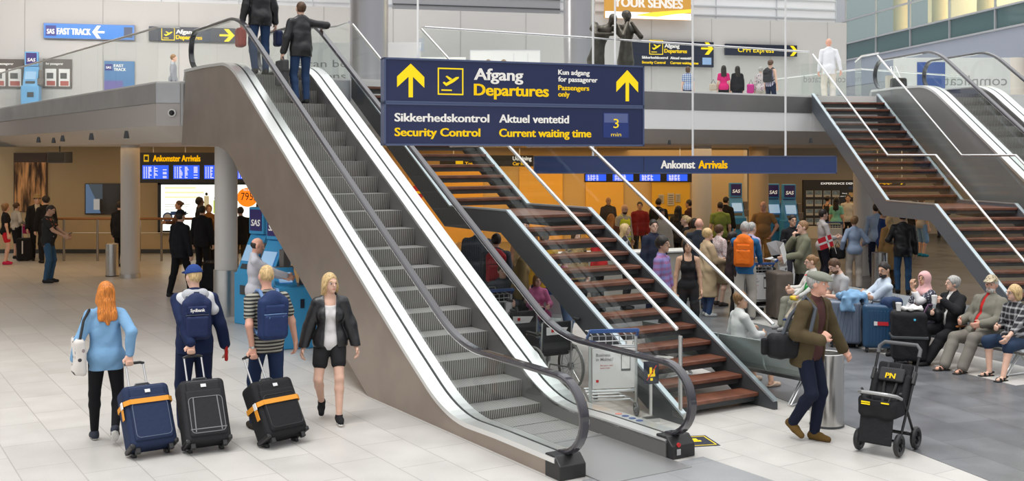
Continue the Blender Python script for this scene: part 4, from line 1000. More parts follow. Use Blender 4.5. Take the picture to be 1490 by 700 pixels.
# on the right, the backs of glass panels: their lettering reads mirrored
Y = 31.0; xa, xb = (1166-745)*Y/F, (1232-745)*Y/F
r, w, h, y = board('glass_screen', 'glass screen with mirrored quotation beside the man in white', 'glass screen', (xa, Y), (xb, Y), ZF, zof(92, Y), .02, M_GLASSC)
f = Face(r, w, h, y); f.text('lettering|q', 'complicated', .97, .55, .16, .92, .0, 'L', True); f.text('lettering|q', 'cannot', .97, .15, .16, .66, .0, 'L', True); f.done({'lettering|q': MATS['quote_grey']})
Y = 36.5; xa, xb = (1300-745)*Y/F, (1470-745)*Y/F
r, w, h, y = board('glass_screen', 'pale screen with mirrored quotation behind the right escalator head', 'glass screen', (xa, Y), (xb, Y), ZF, zof(84, Y), .04, mat('panel_pale', (.62, .62, .60), .5))
f = Face(r, w, h, y); f.text('lettering|q', 'complicated.', .97, .50, .18, .70, .0, 'L', True); f.text('lettering|q', 'cannot', .97, .14, .18, .34, .0, 'L', True); f.rect('blue_poster', .20, .25, .44, .92, .004); f.done({'lettering|q': MATS['quote_grey'], 'blue_poster': mat('poster_deep_blue', (.03, .08, .30), .5)})
# portrait wall and blue desk behind the bridge railing
Y = 39.0; xa, xb = (684-745)*Y/F, (786-745)*Y/F
r, w, h, y = board('display_panel', 'white display panel with two printed portraits behind the bridge', 'panel', (xa, Y), (xb, Y), ZF, zof(73, Y), .08, M_WHITE, M_LOUV)
f = Face(r, w, h, y)
for u in (.26, .48):
    f.poly('portrait', [(u+.055*math.cos(a), .70+.13*math.sin(a)) for a in np.linspace(0, 2*math.pi, 20)[:-1]]); f.poly('portrait|h', [(u+.058*math.cos(a), .74+.12*math.sin(a)) for a in np.linspace(.3, math.pi-.3, 12)], .001); f.rect('portrait|b', u-.075, .2, u+.075, .56)
for u in (.62, .82): f.rect('portrait|l', u, .05, u+.006, .95)
f.done({'portrait': mat('print_skin', (.65, .45, .36), .6), 'portrait|h': mat('print_hair', (.35, .25, .15), .6), 'portrait|b': mat('print_grey', (.7, .72, .75), .6), 'portrait|l': M_LOUV})
Y = 38.5; xa = (592-745)*Y/F
r = thing('service_desk', (xa+1.2, Y, ZF), 0, 'blue service desk behind the bridge railing', 'desk')
mb = MB(); mb.box((0, 0, .55), (2.4, .7, 1.1)); mb.build('body', mat('desk_blue', (.03, .08, .50), .4), r, bevel=.02)
mb = MB(); mb.box((0, 0, 1.13), (2.5, .8, .05)); mb.build('top', M_WHITE, r, bevel=.01)
mb = MB(); mb.box((-.1, .38, 1.62), (1.9, .06, .9)); mb.build('back_panel', M_WHITE, r)
mb = MB(); mb.box((-.1, .34, 1.46), (1.6, .02, .34)); mb.build('dark_window', M_BLACK, r)
# arrivals board and advertising light box on the left
Y = 31.0; xa, xb = (203-745)*Y/F, (388-745)*Y/F
r, w, h, y = board('arrivals_board', 'black arrivals board with blue screens above the light box', 'information board', (xa, Y), (xb, Y), zof(266, Y), zof(222, Y), .25, M_BLACK)
f = Face(r, w, h, y); f.text('lettering|m', 'Ankomster Arrivals', .118, .71, .20, .37, .022); f.rect('pictogram', .045, .70, .085, .93)
rng = random.Random(4)
for i in range(4):
    u0 = .035+.242*i; f.rect('screen', u0, .13, u0+.205, .58)
f.pt = lambda u, v: Vector(((u-.5)*w, y-.003, v*h))
f.rect('pictogram|in', .052, .75, .078, .88)
for i in range(4):
    u0 = .035+.242*i
    for j in range(9):
        for c0, c1 in ((.01, .018), (.028, .036), (.046, .046+.02*rng.random()+.008), (.09, .09+.03*rng.random()+.006)):
            f.rect('screen_text', u0+c0, .16+.043*j, u0+c1, .185+.043*j)
        if rng.random() < .5: f.rect('screen_text', u0+.16, .16+.043*j, u0+.19, .185+.043*j)
f.done({**SIGM, 'lettering|m': M_YEL, 'screen_text': M_SCRTXT, 'pictogram|in': M_BLACK})
rods(r, [-1.4, -.5, .5, 1.4], 0, 3.26-zof(266, Y), .012)
Y = 33.62; xa, xb = (235-745)*Y/F, (378-745)*Y/F
r, w, h, y = board('light_box', 'glowing white advertising light box on the left wall', 'light box', (xa, Y), (xb, Y), zof(336, Y), zof(268, Y), .14, mat('lightbox_white', (.9, .93, .9), .4, emit=(.92, 1.0, .93), estr=1.15), M_BLACK)
mb = MB()
for z in (-.03, h+.03): mb.box((0, 0, z), (w+.18, .17, .09))
for x in (-w/2-.045, w/2+.045): mb.box((x, 0, h/2), (.09, .17, h+.15))
mb.build('casing', M_BLACK, r)
f = Face(r, w, h, y)
f.poly('price_disc', [(.88+.105*math.cos(a), .72+.20*math.sin(a)*1.02) for a in np.linspace(0, 2*math.pi, 32)[:-1]])
for j, (v, u1) in enumerate(((.90, .36), (.80, .44), (.70, .40))): f.rect('headline', .04, v, u1, v+.045)
for j in range(4): f.rect('print|g', .04, .56-.04*j, .30-.02*j, .575-.04*j)
f.poly('print|c', [(.07+.05*math.cos(a), .30+.10*math.sin(a)) for a in np.linspace(0, 2*math.pi, 24)[:-1]])
f.rect('print|b', .10, .34, .26, .42); f.rect('print|p', .44, .45, .49, .75); f.rect('print|q', .535, .38, .575, .66)
f.pt = lambda u, v: Vector(((u-.5)*w, y-.003, v*h))
f.poly('print|e', [(.07+.036*math.cos(a), .30+.07*math.sin(a)) for a in np.linspace(0, 2*math.pi, 24)[:-1]])
f.text('lettering|d', '795,-', .815, .66, .16, .17, .0); f.text('lettering|w', 'fra kun', .84, .86, .05, .09, .01)
for u, v in ((.465, .79), (.555, .70)): f.poly('print|h', [(u+.014*math.cos(a), v+.035*math.sin(a)) for a in np.linspace(0, 2*math.pi, 14)[:-1]])
for u in (.80, .90): f.rect('print|l', u, .10, u+.05, .16)
f.done({**SIGM, 'price_disc': mat('price_orange', (.9, .25, .01), .5, emit=(1, .22, .01), estr=.9), 'headline': mat('headline_pale', (.85, .85, .55), .5, emit=(.9, .9, .55), estr=.8), 'print|g': mat('print_pale', (.6, .6, .6), .5, emit=(.6, .65, .6), estr=.6), 'print|c': mat('print_blue', (.05, .15, .5), .5), 'print|e': M_WHITE, 'print|b': MATS['print_blue'], 'print|p': mat('print_cream', (.7, .6, .35), .5, emit=(.7, .6, .35), estr=.5), 'print|q': mat('print_lime', (.55, .8, .05), .5, emit=(.55, .8, .05), estr=.6), 'print|h': mat('print_hair_dark', (.12, .08, .05), .5), 'lettering|d': M_BLACK, 'print|l': MATS['print_blue']})
# screens under the long arrivals sign, and small signs in the middle hall
Y = 31.5; xa, xb = (850-745)*Y/F, (1007-745)*Y/F
r, w, h, y = board('arrivals_board', 'black board with four blue screens just below the long arrivals sign', 'information board', (xa, Y), (xb, Y), zof(265, Y), zof(249, Y), .25, M_BLACK)
f = Face(r, w, h, y)
for i in range(4): f.rect('screen', .01+.25*i, .12, .20+.25*i, .72)
f.pt = lambda u, v: Vector(((u-.5)*w, y-.003, v*h))
for i in range(4):
    for j in range(6):
        for c in (.02, .045, .07, .1): f.rect('screen_text', .01+.25*i+c, .16+.09*j, .01+.25*i+c+.012+.012*rng.random(), .21+.09*j)
f.done({**SIGM, 'screen_text': M_SCRTXT})
rods(r, [-1.2, 1.2], 0, 3.255-zof(265, Y), .012)
Y = 30.0; xa, xb = (640-745)*Y/F, (776-745)*Y/F
r, w, h, y = board('hanging_sign', 'small black toilet sign with yellow symbols seen through the upper stairs', 'sign', (xa, Y), (xb, Y), zof(242, Y), zof(226, Y), .1, M_BLACK)
f = Face(r, w, h, y); f.rect('pictogram', .17, .2, .25, .88); f.text('lettering|w', 'Toiletter', .27, .54, .36, .2, .02); f.text('lettering|y', 'Toilets', .27, .10, .3, .16, .02); f.text('lettering|w', 'Udlejning', .78, .54, .36, .2, .02); f.text('lettering|y', 'Car hire', .78, .10, .3, .16, .02); f.done(SIGM)
rods(r, [-.9, .9], 0, 3.26-zof(242, Y), .012)
Y = 36.0; xa, xb = (1272-745)*Y/F, (1317-745)*Y/F
r, w, h, y = board('hanging_sign', 'small black sign with yellow arrow behind the grey staircase', 'sign', (xa, Y), (xb, Y), zof(270, Y), zof(261, Y), .08, M_BLACK)
f = Face(r, w, h, y); f.text('lettering|y', 'Bagage', .15, .30, .4, .4, .02); f.arrow('arrow', .86, .5, .07, .09, R(-90)); f.done(SIGM)
rods(r, [-.4, .4], 0, 3.26-zof(270, Y), .012)
p = at(607, 280, 37.0); r = thing('road_sign', (p.x, p.y, 0), 0, 'round red no entry sign in front of the yellow wall', 'sign')
mb = MB(); mb.lathe([(.24, 0), (.24, .02)], (0, 0, p.z), 28, 'Y'); mb.build('disc', M_RED, r); mb = MB(); mb.box((0, -.01, p.z), (.32, .02, .08)); mb.build('bar', M_YEL, r); mb = MB(); mb.tube([(0, .03, 0), (0, .03, p.z)], .03, 8); mb.build('post', M_DGREY, r)
# black display rack for postcards on the far wall
Y = 39.8; xa, xb = (1168-745)*Y/F, (1262-745)*Y/F
r, w, h, y = board('postcard_display', 'tall black postcard display wall with white lettering', 'display', (xa, Y), (xb, Y), .45, zof(262, Y), .2, M_BLACK)
f = Face(r, w, h, y); f.text('lettering|w', 'EXPERIENCE DENMARK', .27, .905, .042, .70, .02)
for i in range(4):
    for j in range(4): f.rect('postcard', .04+.135*i, .60-.20*j+.03, .15+.135*i, .74-.20*j+.03); f.rect('postcard|s', .045+.135*i, .65-.20*j+.03, .145+.135*i, .735-.20*j+.03, .002)
for i in range(3):
    for j in range(3): f.rect('packet', .70+.09*i, .60-.20*j+.03, .765+.09*i, .70-.20*j+.03)
f.rect('flag_card', .695, .80, .80, .86); f.text('lettering|w', 'Find', .60, .70, .02, .07, .01); f.text('lettering|w', 'your trip', .57, .64, .02, .11, .01)
f.done({**SIGM, 'postcard': mat('card_white', (.45, .45, .45), .5), 'postcard|s': mat('card_sky', (.16, .24, .34), .5, vary=.5, vscale=9), 'packet': mat('card_amber', (.6, .42, .2), .5), 'flag_card': M_NAVY})
mb = MB(); mb.box((0, 0, -.225), (w, .3, .45)); mb.build('plinth', mat('plinth_cream', (.6, .55, .48), .5), r)
# notices on the middle wall
for (p0, p1, q0, q1, c, lab) in ((958, 966, 283, 296, (.5, .48, .44), 'narrow paper notice on the yellow cabinet'), (971, 981, 281, 299, (.5, .48, .44), 'largest paper notice on the yellow cabinet'), (983, 990, 282, 294, (.5, .48, .44), 'rightmost paper notice on the yellow cabinet')):
    Yw = 37.85; r, w, h, y = board('notice', lab, 'notice', ((p0-745)*Yw/F, Yw), ((p1-745)*Yw/F, Yw), zof(q1, Yw), zof(q0, Yw), .02, mat('notice_paper', c, .7)); f = Face(r, w, h, y)
    for j in range(5): f.rect('print', .15, .15+.16*j, .85, .2+.16*j)
    f.done({'print': MATS['print_dark']})
Yw = 37.92; r = thing('wall_cabinet', ((976-745)*Yw/F, Yw, 0), 0, 'bright amber service cabinet on the middle wall', 'cabinet')
mb = MB(); mb.box((0, 0, 1.1), (1.3, .1, 2.0)); mb.build('front', mat('amber_lit', (.75, .46, .05), .5), r); mb = MB(); mb.box((0, -.02, 2.16), (1.4, .2, .1)); mb.build('top', M_DGREY, r); mb = MB(); mb.box((0, -.06, .95), (1.35, .1, .06)); mb.build('shelf', M_DGREY, r)
# left wall: copper picture, television, loudspeaker
Yw = 33.66; xa, xb = (21-745)*Yw/F, (68-745)*Yw/F
cm = mat('copper_relief', (.62, .30, .11), .35, .55, bump=1.0, bscale=3.); nt = cm.node_tree
mp_ = nt.nodes.new('ShaderNodeMapping'); mp_.inputs['Scale'].default_value = (5, 5, .7); tc_ = nt.nodes.new('ShaderNodeTexCoord'); nz_ = nt.nodes.new('ShaderNodeTexNoise'); nz_.inputs['Scale'].default_value = 1.6; nz_.inputs['Detail'].default_value = 6; rp_ = nt.nodes.new('ShaderNodeValToRGB')
rp_.color_ramp.elements[0].position = .40; rp_.color_ramp.elements[0].color = (.06, .03, .015, 1); rp_.color_ramp.elements[1].position = .62; rp_.color_ramp.elements[1].color = (.85, .42, .16, 1)
nt.links.new(tc_.outputs['Object'], mp_.inputs[0]); nt.links.new(mp_.outputs[0], nz_.inputs['Vector']); nt.links.new(nz_.outputs[0], rp_.inputs[0]); nt.links.new(rp_.outputs[0], nt.nodes['Principled BSDF'].inputs['Base Color'])
r, w, h, y = board('copper_relief', 'tall hammered copper panel in a dark frame on the left wall', 'wall art', (xa, Yw), (xb, Yw), zof(308, Yw), zof(223, Yw), .05, cm, mat('frame_brown', (.10, .06, .04), .5))
mb = MB(); mb.box((0, -.02, h-.14), (w, .06, .28)); mb.build('header', MATS['frame_brown'], r)
Yw = 33.655; xa, xb = (124-745)*Yw/F, (176-745)*Yw/F
r, w, h, y = board('television', 'flat television showing a dim film on the left wall', 'television', (xa, Yw), (xb, Yw), zof(312, Yw), zof(267, Yw), .08, mat('tv_dark', (.05, .04, .03), .15))
f = Face(r, w, h, y); f.poly('picture', [(.03, .04), (.45, .04), (.30, .5), (.10, .98), (.03, .98)]); f.poly('picture|b', [(.10, .98), (.5, .98), (.5, .5), (.3, .5)]); f.rect('picture|w', .25, .15, .42, .5, .002); f.done({'picture': mat('tv_blue', (.10, .16, .25), .3, emit=(.10, .18, .32), estr=.5), 'picture|b': mat('tv_grey', (.06, .07, .08), .3, emit=(.1, .14, .18), estr=.3), 'picture|w': mat('tv_white', (.4, .4, .4), .3, emit=(.5, .5, .5), estr=.4)})
p = at(87, 229, 31.5); r = thing('loudspeaker', (p.x, p.y, 0), R(-8), 'grey box loudspeaker hanging from the ceiling by the copper panel', 'loudspeaker')
mb = MB(); mb.box((0, 0, p.z), (.56, .4, .32)); mb.build('cabinet', mat('speaker_grey', (.06, .065, .075), .5), r, bevel=.01); mb = MB(); mb.box((0, -.203, p.z), (.5, .01, .26)); mb.build('grille', M_BLACK, r); mb = MB(); mb.tube([(0, 0, p.z+.1), (0, 0, 3.27)], .02, 8); mb.build('bracket', M_DGREY, r)
# wall camera under the escalator corner, gallery corner dome
r = thing('security_camera', (-6.42, 20.78, 3.80), 0, 'round security camera on the white corner of the gallery', 'camera')
mb = MB(); mb.lathe([(.075, 0), (.075, -.03), (.05, -.035)], (0, 0, 0), 24, 'Y'); mb.build('mount', M_WHITE, r, smooth=True); mb = MB(); mb.lathe([(.052, -.02), (.05, -.05), (.03, -.075), (.005, -.08)], (0, 0, 0), 20, 'Y'); mb.build('dome', M_BLACK, r, smooth=True)
# ------------------------------------------------------------------ furniture and equipment
def bin_(px, py, rad, h, label):
    x, y = gx(px, py); r = thing('waste_bin', (x, y, .004), 0, label, 'bin')
    m = mat('bin_steel', (.58, .57, .55), .24, .95)
    mb = MB(); mb.lathe([(rad, 0), (rad, h), (rad-.012, h+.006), (rad-.03, h), (rad-.035, h-.12)], (0, 0, 0), 40); mb.build('body', m, r, smooth=True)
    mb = MB(); mb.lathe([(rad+.004, 0), (rad+.004, .02)], (0, 0, 0), 40); mb.build('base_ring', M_DGREY, r)
    return r
bin_(1203, 619, .185, .80, 'large brushed steel bin behind the man in the flat cap')
bin_(163, 402, .155, .80, 'steel bin standing left of the white hall column')
bin_(1280, 425, .17, .86, 'steel bin beside the right hall column')
def rail_left():
    Y = 31.2; x0 = (70-745)*Y/F; x1 = (420-745)*Y/F
    r = thing('barrier_railing', (x0, Y, 0), 0, 'steel barrier with a wooden top rail in front of the light box', 'railing')
    mb = MB(); mb.tube([(0, 0, 1.20), (x1-x0, 0, 1.20)], .035, 10); mb.build('top_rail', mat('rail_wood', (.30, .13, .04), .4), r, smooth=True)
    mb = MB(); mb.tube([(0, 0, .80), (x1-x0, 0, .80)], .012, 8); mb.build('middle_rail', M_STEEL, r)
    for px in (93, 142, 203, 235, 300, 360, 415):
        mb = MB(); mb.tube([((px-745)*Y/F-x0, 0, 0), ((px-745)*Y/F-x0, 0, 1.18)], .035, 10); mb.build('post', mat('post_steel', (.35, .31, .27), .35, .8), r, smooth=True)
rail_left()
def kiosk(loc, rz, label, m=None, group=None, console=True):
    m = m or M_BLUE; r = thing('check_in_kiosk', loc, rz, label, 'kiosk', group)
    mb = MB(); mb.box((0, .05, .46), (.56, .50, .92)); mb.build('base', m, r, bevel=.02)
    mb = MB(); mb.prism([(-.23, -.20, .90), (-.23, .12, 1.58), (-.23, .24, 1.58), (-.23, .26, .90)], (.46, 0, 0)); mb.build('inclined_panel', m, r, bevel=.015)
    q = Matrix.Rotation(-math.atan2(.32, .68), 3, 'X')
    mb = MB(); mb.box((0, -.055, 1.26), (.34, .012, .30), q); mb.build('screen', mat('kiosk_screen', (.25, .40, .55), .2, emit=(.35, .55, .8), estr=.45), r)
    mb = MB(); mb.box((0, -.125, 1.02), (.30, .05, .10), q); mb.build('card_reader', M_DGREY, r, bevel=.008)
    mb = MB(); mb.box((0, .17, 1.83), (.42, .20, .48)); mb.build('header', m, r, bevel=.02)
    mb = MB(); mb.box((0, .068, 1.84), (.34, .012, .38)); lo = mb.build('logo_plate', mat('logo_purple', (.035, .02, .16), .4), r)
    mb = MB(); lettering(mb, 'SAS', .11, (-.13, .056, 1.74), (1, 0, .0), (.15, 0, 1), .25, .03); mb.build('lettering', M_TXW, lo)
    if console:
        mb = MB(); mb.box((.30, .02, 1.06), (.16, .34, .22)); mb.box((.31, .05, 1.30), (.12, .14, .3)); mb.build('bag_tag_printer', mat('printer_grey', (.16, .14, .13), .5), r, bevel=.012)
        mb = MB(); mb.box((.02, -.215, .62), (.2, .012, .16)); mb.build('receipt_slot', M_DGREY, r)
    return r
kiosk((-4.62, 19.6, 0), R(-40), 'blue check-in kiosk nearest the steel based hall column')
kiosk((-4.02, 18.3, 0), R(-40), 'blue check-in kiosk half hidden under the escalator')
r = thing('bag_drop_counter', (-3.45, 17.30, 0), R(20), 'low blue bag-drop counter under the escalator beside the man in grey', 'counter')
mb = MB(); mb.box((0, 0, .48), (.66, .62, .96)); mb.build('body', M_BLUE, r, bevel=.02)
mb = MB(); mb.prism([(-.30, -.28, .96), (-.30, .25, .96), (-.30, .25, 1.22)], (.34, 0, 0)); mb.build('console', M_BLUE, r, bevel=.012)
mb = MB(); mb.box((.2, .05, 1.04), (.16, .2, .16)); mb.build('printer', MATS['printer_grey'], r, bevel=.01)
mb = MB(); mb.box((-.13, -.06, 1.09), (.2, .28, .012), Matrix.Rotation(R(26), 3, 'X')); mb.build('screen', MATS['kiosk_screen'], r)
mb = MB(); mb.box((.1, -.315, .70), (.06, .01, .14)); mb.build('slot', M_NAVYD, r)
for px, py, lab in ((1072, 356, 'turquoise blue kiosk left of the amber column on the far wall'), (1126, 360, 'turquoise blue kiosk partly hidden by the amber column'), (1150, 362, 'turquoise blue kiosk next to the black postcard display')):
    x, y = gx(px, py); kiosk((x, y, 0), R(4), lab, mat('kiosk_turquoise', (.04, .25, .60), .4))
p = wallat(50, ZF, .6); kiosk(p, math.atan2(WD.y, WD.x), 'pale blue kiosk against the upper wall behind the left railing', mat('kiosk_pale', (.16, .42, .72), .4))
# spoked wheel for prams, trolleys and wheelchairs
def wheel(parent, c, rad, w, axis='X', n=6, tyre=None, hub=None, name='wheel', spoke=.008):
    t = MB(); k_ = 28; pts = []
    for i in range(k_):
        a = 2*math.pi*i/k_; v = (0, rad*math.cos(a), rad*math.sin(a)) if axis == 'X' else (rad*math.cos(a), 0, rad*math.sin(a)); pts.append(Vector(c)+Vector(v)*(1-w/rad/2))
    t.tube(pts, w/2, 8, closed=True); o = t.build(name, tyre or M_BLACK, parent, smooth=True)
    s_ = MB(); ax = Vector((1, 0, 0)) if axis == 'X' else Vector((0, 1, 0))
    s_.tube([Vector(c)-ax*w*.6, Vector(c)+ax*w*.6], rad*.16, 10)
    for i in range(n):
        a = 2*math.pi*i/n; d = Vector((0, math.cos(a), math.sin(a))) if axis == 'X' else Vector((math.cos(a), 0, math.sin(a)))
        s_.tube([Vector(c)+d*rad*.1, Vector(c)+d*(rad-w*.7)], spoke, 5)
    s_.build('spokes', hub or M_DGREY, o, smooth=True)
    return o
def trolley(loc, rz, label, board_text=True, group=None):
    r = thing('luggage_trolley', loc, rz, label, 'luggage trolley', group); st = mat('trolley_steel', (.62, .63, .63), .3, .85); bl = mat('trolley_blue', (.03, .09, .28), .4)
    mb = MB()
    for s in (-1, 1): mb.tube([(s*.27, -.02, .12), (s*.27, 0, .55), (s*.27, .0, .92)], .02, 8)
    mb.tube([(-.27, 0, .80), (.27, 0, .80)], .014, 8); mb.tube([(-.27, -.01, .30), (.27, -.01, .30)], .016, 8); mb.build('upright_frame', st, r, smooth=True)
    mb = MB()
    for s in (-1, 1): mb.tube([(s*.27, -.02, .17), (s*.20, .5, .16), (s*.10, .85, .14)], .018, 8)
    for i in range(5): mb.tube([(-.24+.02*i, .12+.16*i, .168), (.24-.02*i, .12+.16*i, .168)], .012, 6)
    mb.build('platform', st, r, smooth=True)
    mb = MB()
    for i in range(7): mb.tube([(-.24+.08*i, .02, .80), (-.24+.08*i, .02, .93), (-.24+.08*i, .28, .95)], .006, 5)
    for z, y0 in ((.82, .0), (.87, .0), (.93, .0), (.95, .28), (.95, .14)): mb.tube([(-.26, y0, z), (.26, y0, z)], .006, 5)
    mb.build('wire_basket', st, r, smooth=True)
    mb = MB(); mb.tube([(-.29, .05, .90), (-.29, -.05, .99), (.29, -.05, .99), (.29, .05, .90)], .022, 8); mb.box((0, -.05, .995), (.56, .05, .035)); mb.build('handle', bl, r, smooth=True)
    mb = MB(); mb.box((0, -.025, .56), (.50, .02, .46)); bo = mb.build('advert_board', mat('advert_white', (.74, .73, .72), .5), r, bevel=.004)
    if board_text:
        mb = MB(); lettering(mb, 'Business', .035, (-.21, -.037, .70), bold=.01); lettering(mb, 'in Malmö?', .035, (-.21, -.037, .65), bold=.01); mb.build('lettering', mat('advert_grey', (.2, .2, .2), .6), bo)
        mb = MB(); lettering(mb, 'See your next', .018, (-.16, -.037, .59)); lettering(mb, 'event here', .018, (-.16, -.037, .56)); mb.box((-.195, -.037, .42), (.03, .002, .03)); mb.build('red_print', M_RED, bo)
        mb = MB(); mb.box((.14, -.037, .64), (.11, .002, .22)); mb.build('phone_print', M_DGREY, bo); mb = MB(); mb.box((.14, -.039, .63), (.095, .002, .15)); mb.box((.14, -.039, .70), (.09, .002, .02)); mb.build('phone_screen_print', M_WHITE, bo)
    for s in (-1, 1): wheel(r, (s*.27, -.02, .085), .085, .04, 'X', 5, mat('grey_tyre', (.10, .10, .10), .5), st)
    wheel(r, (0, .82, .07), .07, .04, 'X', 5, MATS['grey_tyre'], st)
    return r
trolley((1.16, 12.62, .0), R(10), 'luggage trolley with a phone advert standing between escalator and stairs')
x, y = gx(1096, 462); trolley((x+.1, y, .004), R(14), 'luggage trolley pushed by the man with the orange backpack'); TR2 = (x+.1, y)
x, y = gx(1138, 446); trolley((x, y, .004), R(60), 'luggage trolley in front of the man reading a white paper'); TR3 = (x, y)
trolley((-.25, 16.35, 0), R(30), 'luggage trolley loaded with a dark bag behind the wheelchairs', False)
x, y = gx(1212, 372); trolley((x, y, .004), R(5), 'far luggage trolley by the postcard display', False)
def wheelchair(loc, rz, label, group=None):
    r = thing('wheelchair', loc, rz, label, 'wheelchair', group); st = MATS['trolley_steel']; bk = mat('wheelchair_black', (.02, .02, .022), .6)
    for s in (-1, 1):
        wheel(r, (s*.27, 0, .30), .30, .035, 'X', 18, mat('wheel_tyre', (.16, .16, .15), .5), st, 'wheel', .003); wheel(r, (s*.24, .48, .08), .08, .03, 'X', 5, MATS['wheel_tyre'], st, 'caster')
        mb = MB(); k_ = 26; mb.tube([(s*.305, .265*math.cos(2*math.pi*i/k_), .30+.265*math.sin(2*math.pi*i/k_)) for i in range(k_)], .008, 6, closed=True); mb.build('hand_rim', st, r, smooth=True)
        mb = MB(); mb.tube([(s*.22, -.18, .93), (s*.22, -.10, .90), (s*.22, -.06, .30), (s*.22, .42, .26), (s*.22, .50, .12)], .012, 8); mb.tube([(s*.22, -.06, .50), (s*.22, .40, .50), (s*.22, .44, .30)], .012, 8); mb.tube([(s*.22, -.05, .72), (s*.22, .28, .72), (s*.22, .32, .50)], .012, 8); mb.build('side_frame', st, r, smooth=True)
        mb = MB(); mb.box((s*.22, .12, .74), (.05, .30, .03)); mb.build('armrest', bk, r, bevel=.01); mb = MB(); mb.box((s*.235, .12, .60), (.012, .34, .2)); mb.build('side_panel', bk, r)
        mb = MB(); mb.tube([(s*.22, -.28, .935), (s*.22, -.15, .935)], .02, 8); mb.build('push_handle', bk, r)
        mb = MB(); mb.box((s*.12, .62, .10), (.16, .14, .015)); mb.tube([(s*.2, .5, .28), (s*.18, .62, .10)], .012, 6); mb.build('footrest', bk, r)
    mb = MB(); mb.box((0, .16, .49), (.42, .44, .05)); mb.build('seat', bk, r, bevel=.02); mb = MB(); mb.box((0, -.08, .71), (.42, .03, .38)); ba = mb.build('backrest', bk, r, bevel=.012)
    mb = MB(); mb.prism([(-.16, -.10, .74), (.10, -.10, .74), (.16, -.10, .82), (-.16, -.10, .84)], (0, -.004, 0)); lb = mb.build('label_plate', M_WHITE, ba); mb = MB(); mb.box((-.07, -.108, .795), (.04, .004, .04)); mb.build('red_mark', M_RED, lb)
    return r
wheelchair((.52, 13.95, 0), R(30), 'nearest of the parked wheelchairs, right behind the baggage trolley')
wheelchair((.10, 14.9, 0), R(30), 'parked wheelchair next to the escalator side, second in the row')
wheelchair((-.33, 15.7, 0), R(30), 'parked wheelchair in deep shade under the staircase')
# benches
BU = Vector((-.41, .912, 0)); BF = Vector((-.912, -.41, 0)); B0 = Vector((6.90, 15.0, .0))
def bench(loc, rz, n, pitch, label, m, arms=(), h=.38, bh=.42, legs_at=None, backlow=False):
    """row of seats along local -x.. +x; sitters face local +y"""
    r = thing('bench', loc, rz, label, 'bench')
    for i in range(n):
        x = (i+.5)*pitch
        mb = MB(); mb.sweep([(x, .24, h), (x, .20, h+.012), (x, -.14, h-.01), (x, -.20, h+.02)], [(-pitch/2+.012, -.01), (pitch/2-.012, -.01), (pitch/2-.012, .012), (-pitch/2+.012, .012)], (1, 0, 0)); mb.build('seat', m, r)
        mb = MB(); mb.sweep([(x, -.20, h+.02), (x, -.235, h+.08), (x, -.30, h+bh)], [(-pitch/2+.012, -.01), (pitch/2-.012, -.01), (pitch/2-.012, .012), (-pitch/2+.012, .012)], (1, 0, 0)); mb.build('backrest', m, r)
    mb = MB(); mb.bar((0, 0, h-.06), (n*pitch, 0, h-.06), .05, .06); mb.build('beam', M_STEEL, r)
    for x in (legs_at or [pitch*.5, n*pitch*.5, n*pitch-pitch*.5]):
        mb = MB()
        for s in (-1, 1): mb.tube([(x, 0, h-.06), (x, s*.26, .015)], .014, 8); mb.tube([(x-.04, 0, h-.06), (x-.04, s*.26, .015)], .008, 6)
        mb.tube([(x, -.26, .015), (x, .26, .015)], .010, 8); mb.build('leg', M_STEEL, r, smooth=True)
    for x in arms:
        mb = MB(); mb.box((x, .06, h+.18), (.05, .36, .025)); mb.build('armrest', mat('arm_wood', (.36, .13, .04), .4), r, bevel=.008)
        mb = MB(); mb.tube([(x, .18, h+.17), (x, .16, h)], .012, 6); mb.tube([(x, -.08, h+.17), (x, -.10, h)], .012, 6); mb.build('arm_support', M_STEEL, r)
    return r
PALE = mat('pale_seat_metal', (.60, .64, .65), .38, .35)
brz = math.atan2(-BF.x, BF.y)     # local +y = BF
bench(B0-BU*.30+Vector((0, 0, .007)), math.atan2(-BF.x, BF.y), 9, .57, 'long pale grey row of seats holding the waiting travellers', PALE, (.57*2, .57*6), h=.37)
bd = Vector((-.62, .785, 0)); bf = Vector((.785, .62, 0))
# sitters face bf: local +y = bf, local x = (bf.y,-bf.x) = -bd
st_ = Vector((3.62, 13.15, .004))+bd*2.6
bench(st_, math.atan2(-bf.x, bf.y), 4, .68, 'grey metal seat row seen from behind beside the staircase foot', mat('seat_back_grey', (.30, .34, .33), .35, .4), (), h=.36, bh=.38, legs_at=[.4, 2.45])
bench((0.75, 17.35, .004), R(165)+R(0), 3, .58, 'grey seats half hidden behind the wooden stair treads', MATS['seat_back_grey'], (), h=.37, bh=.38, legs_at=[.4, 1.4])
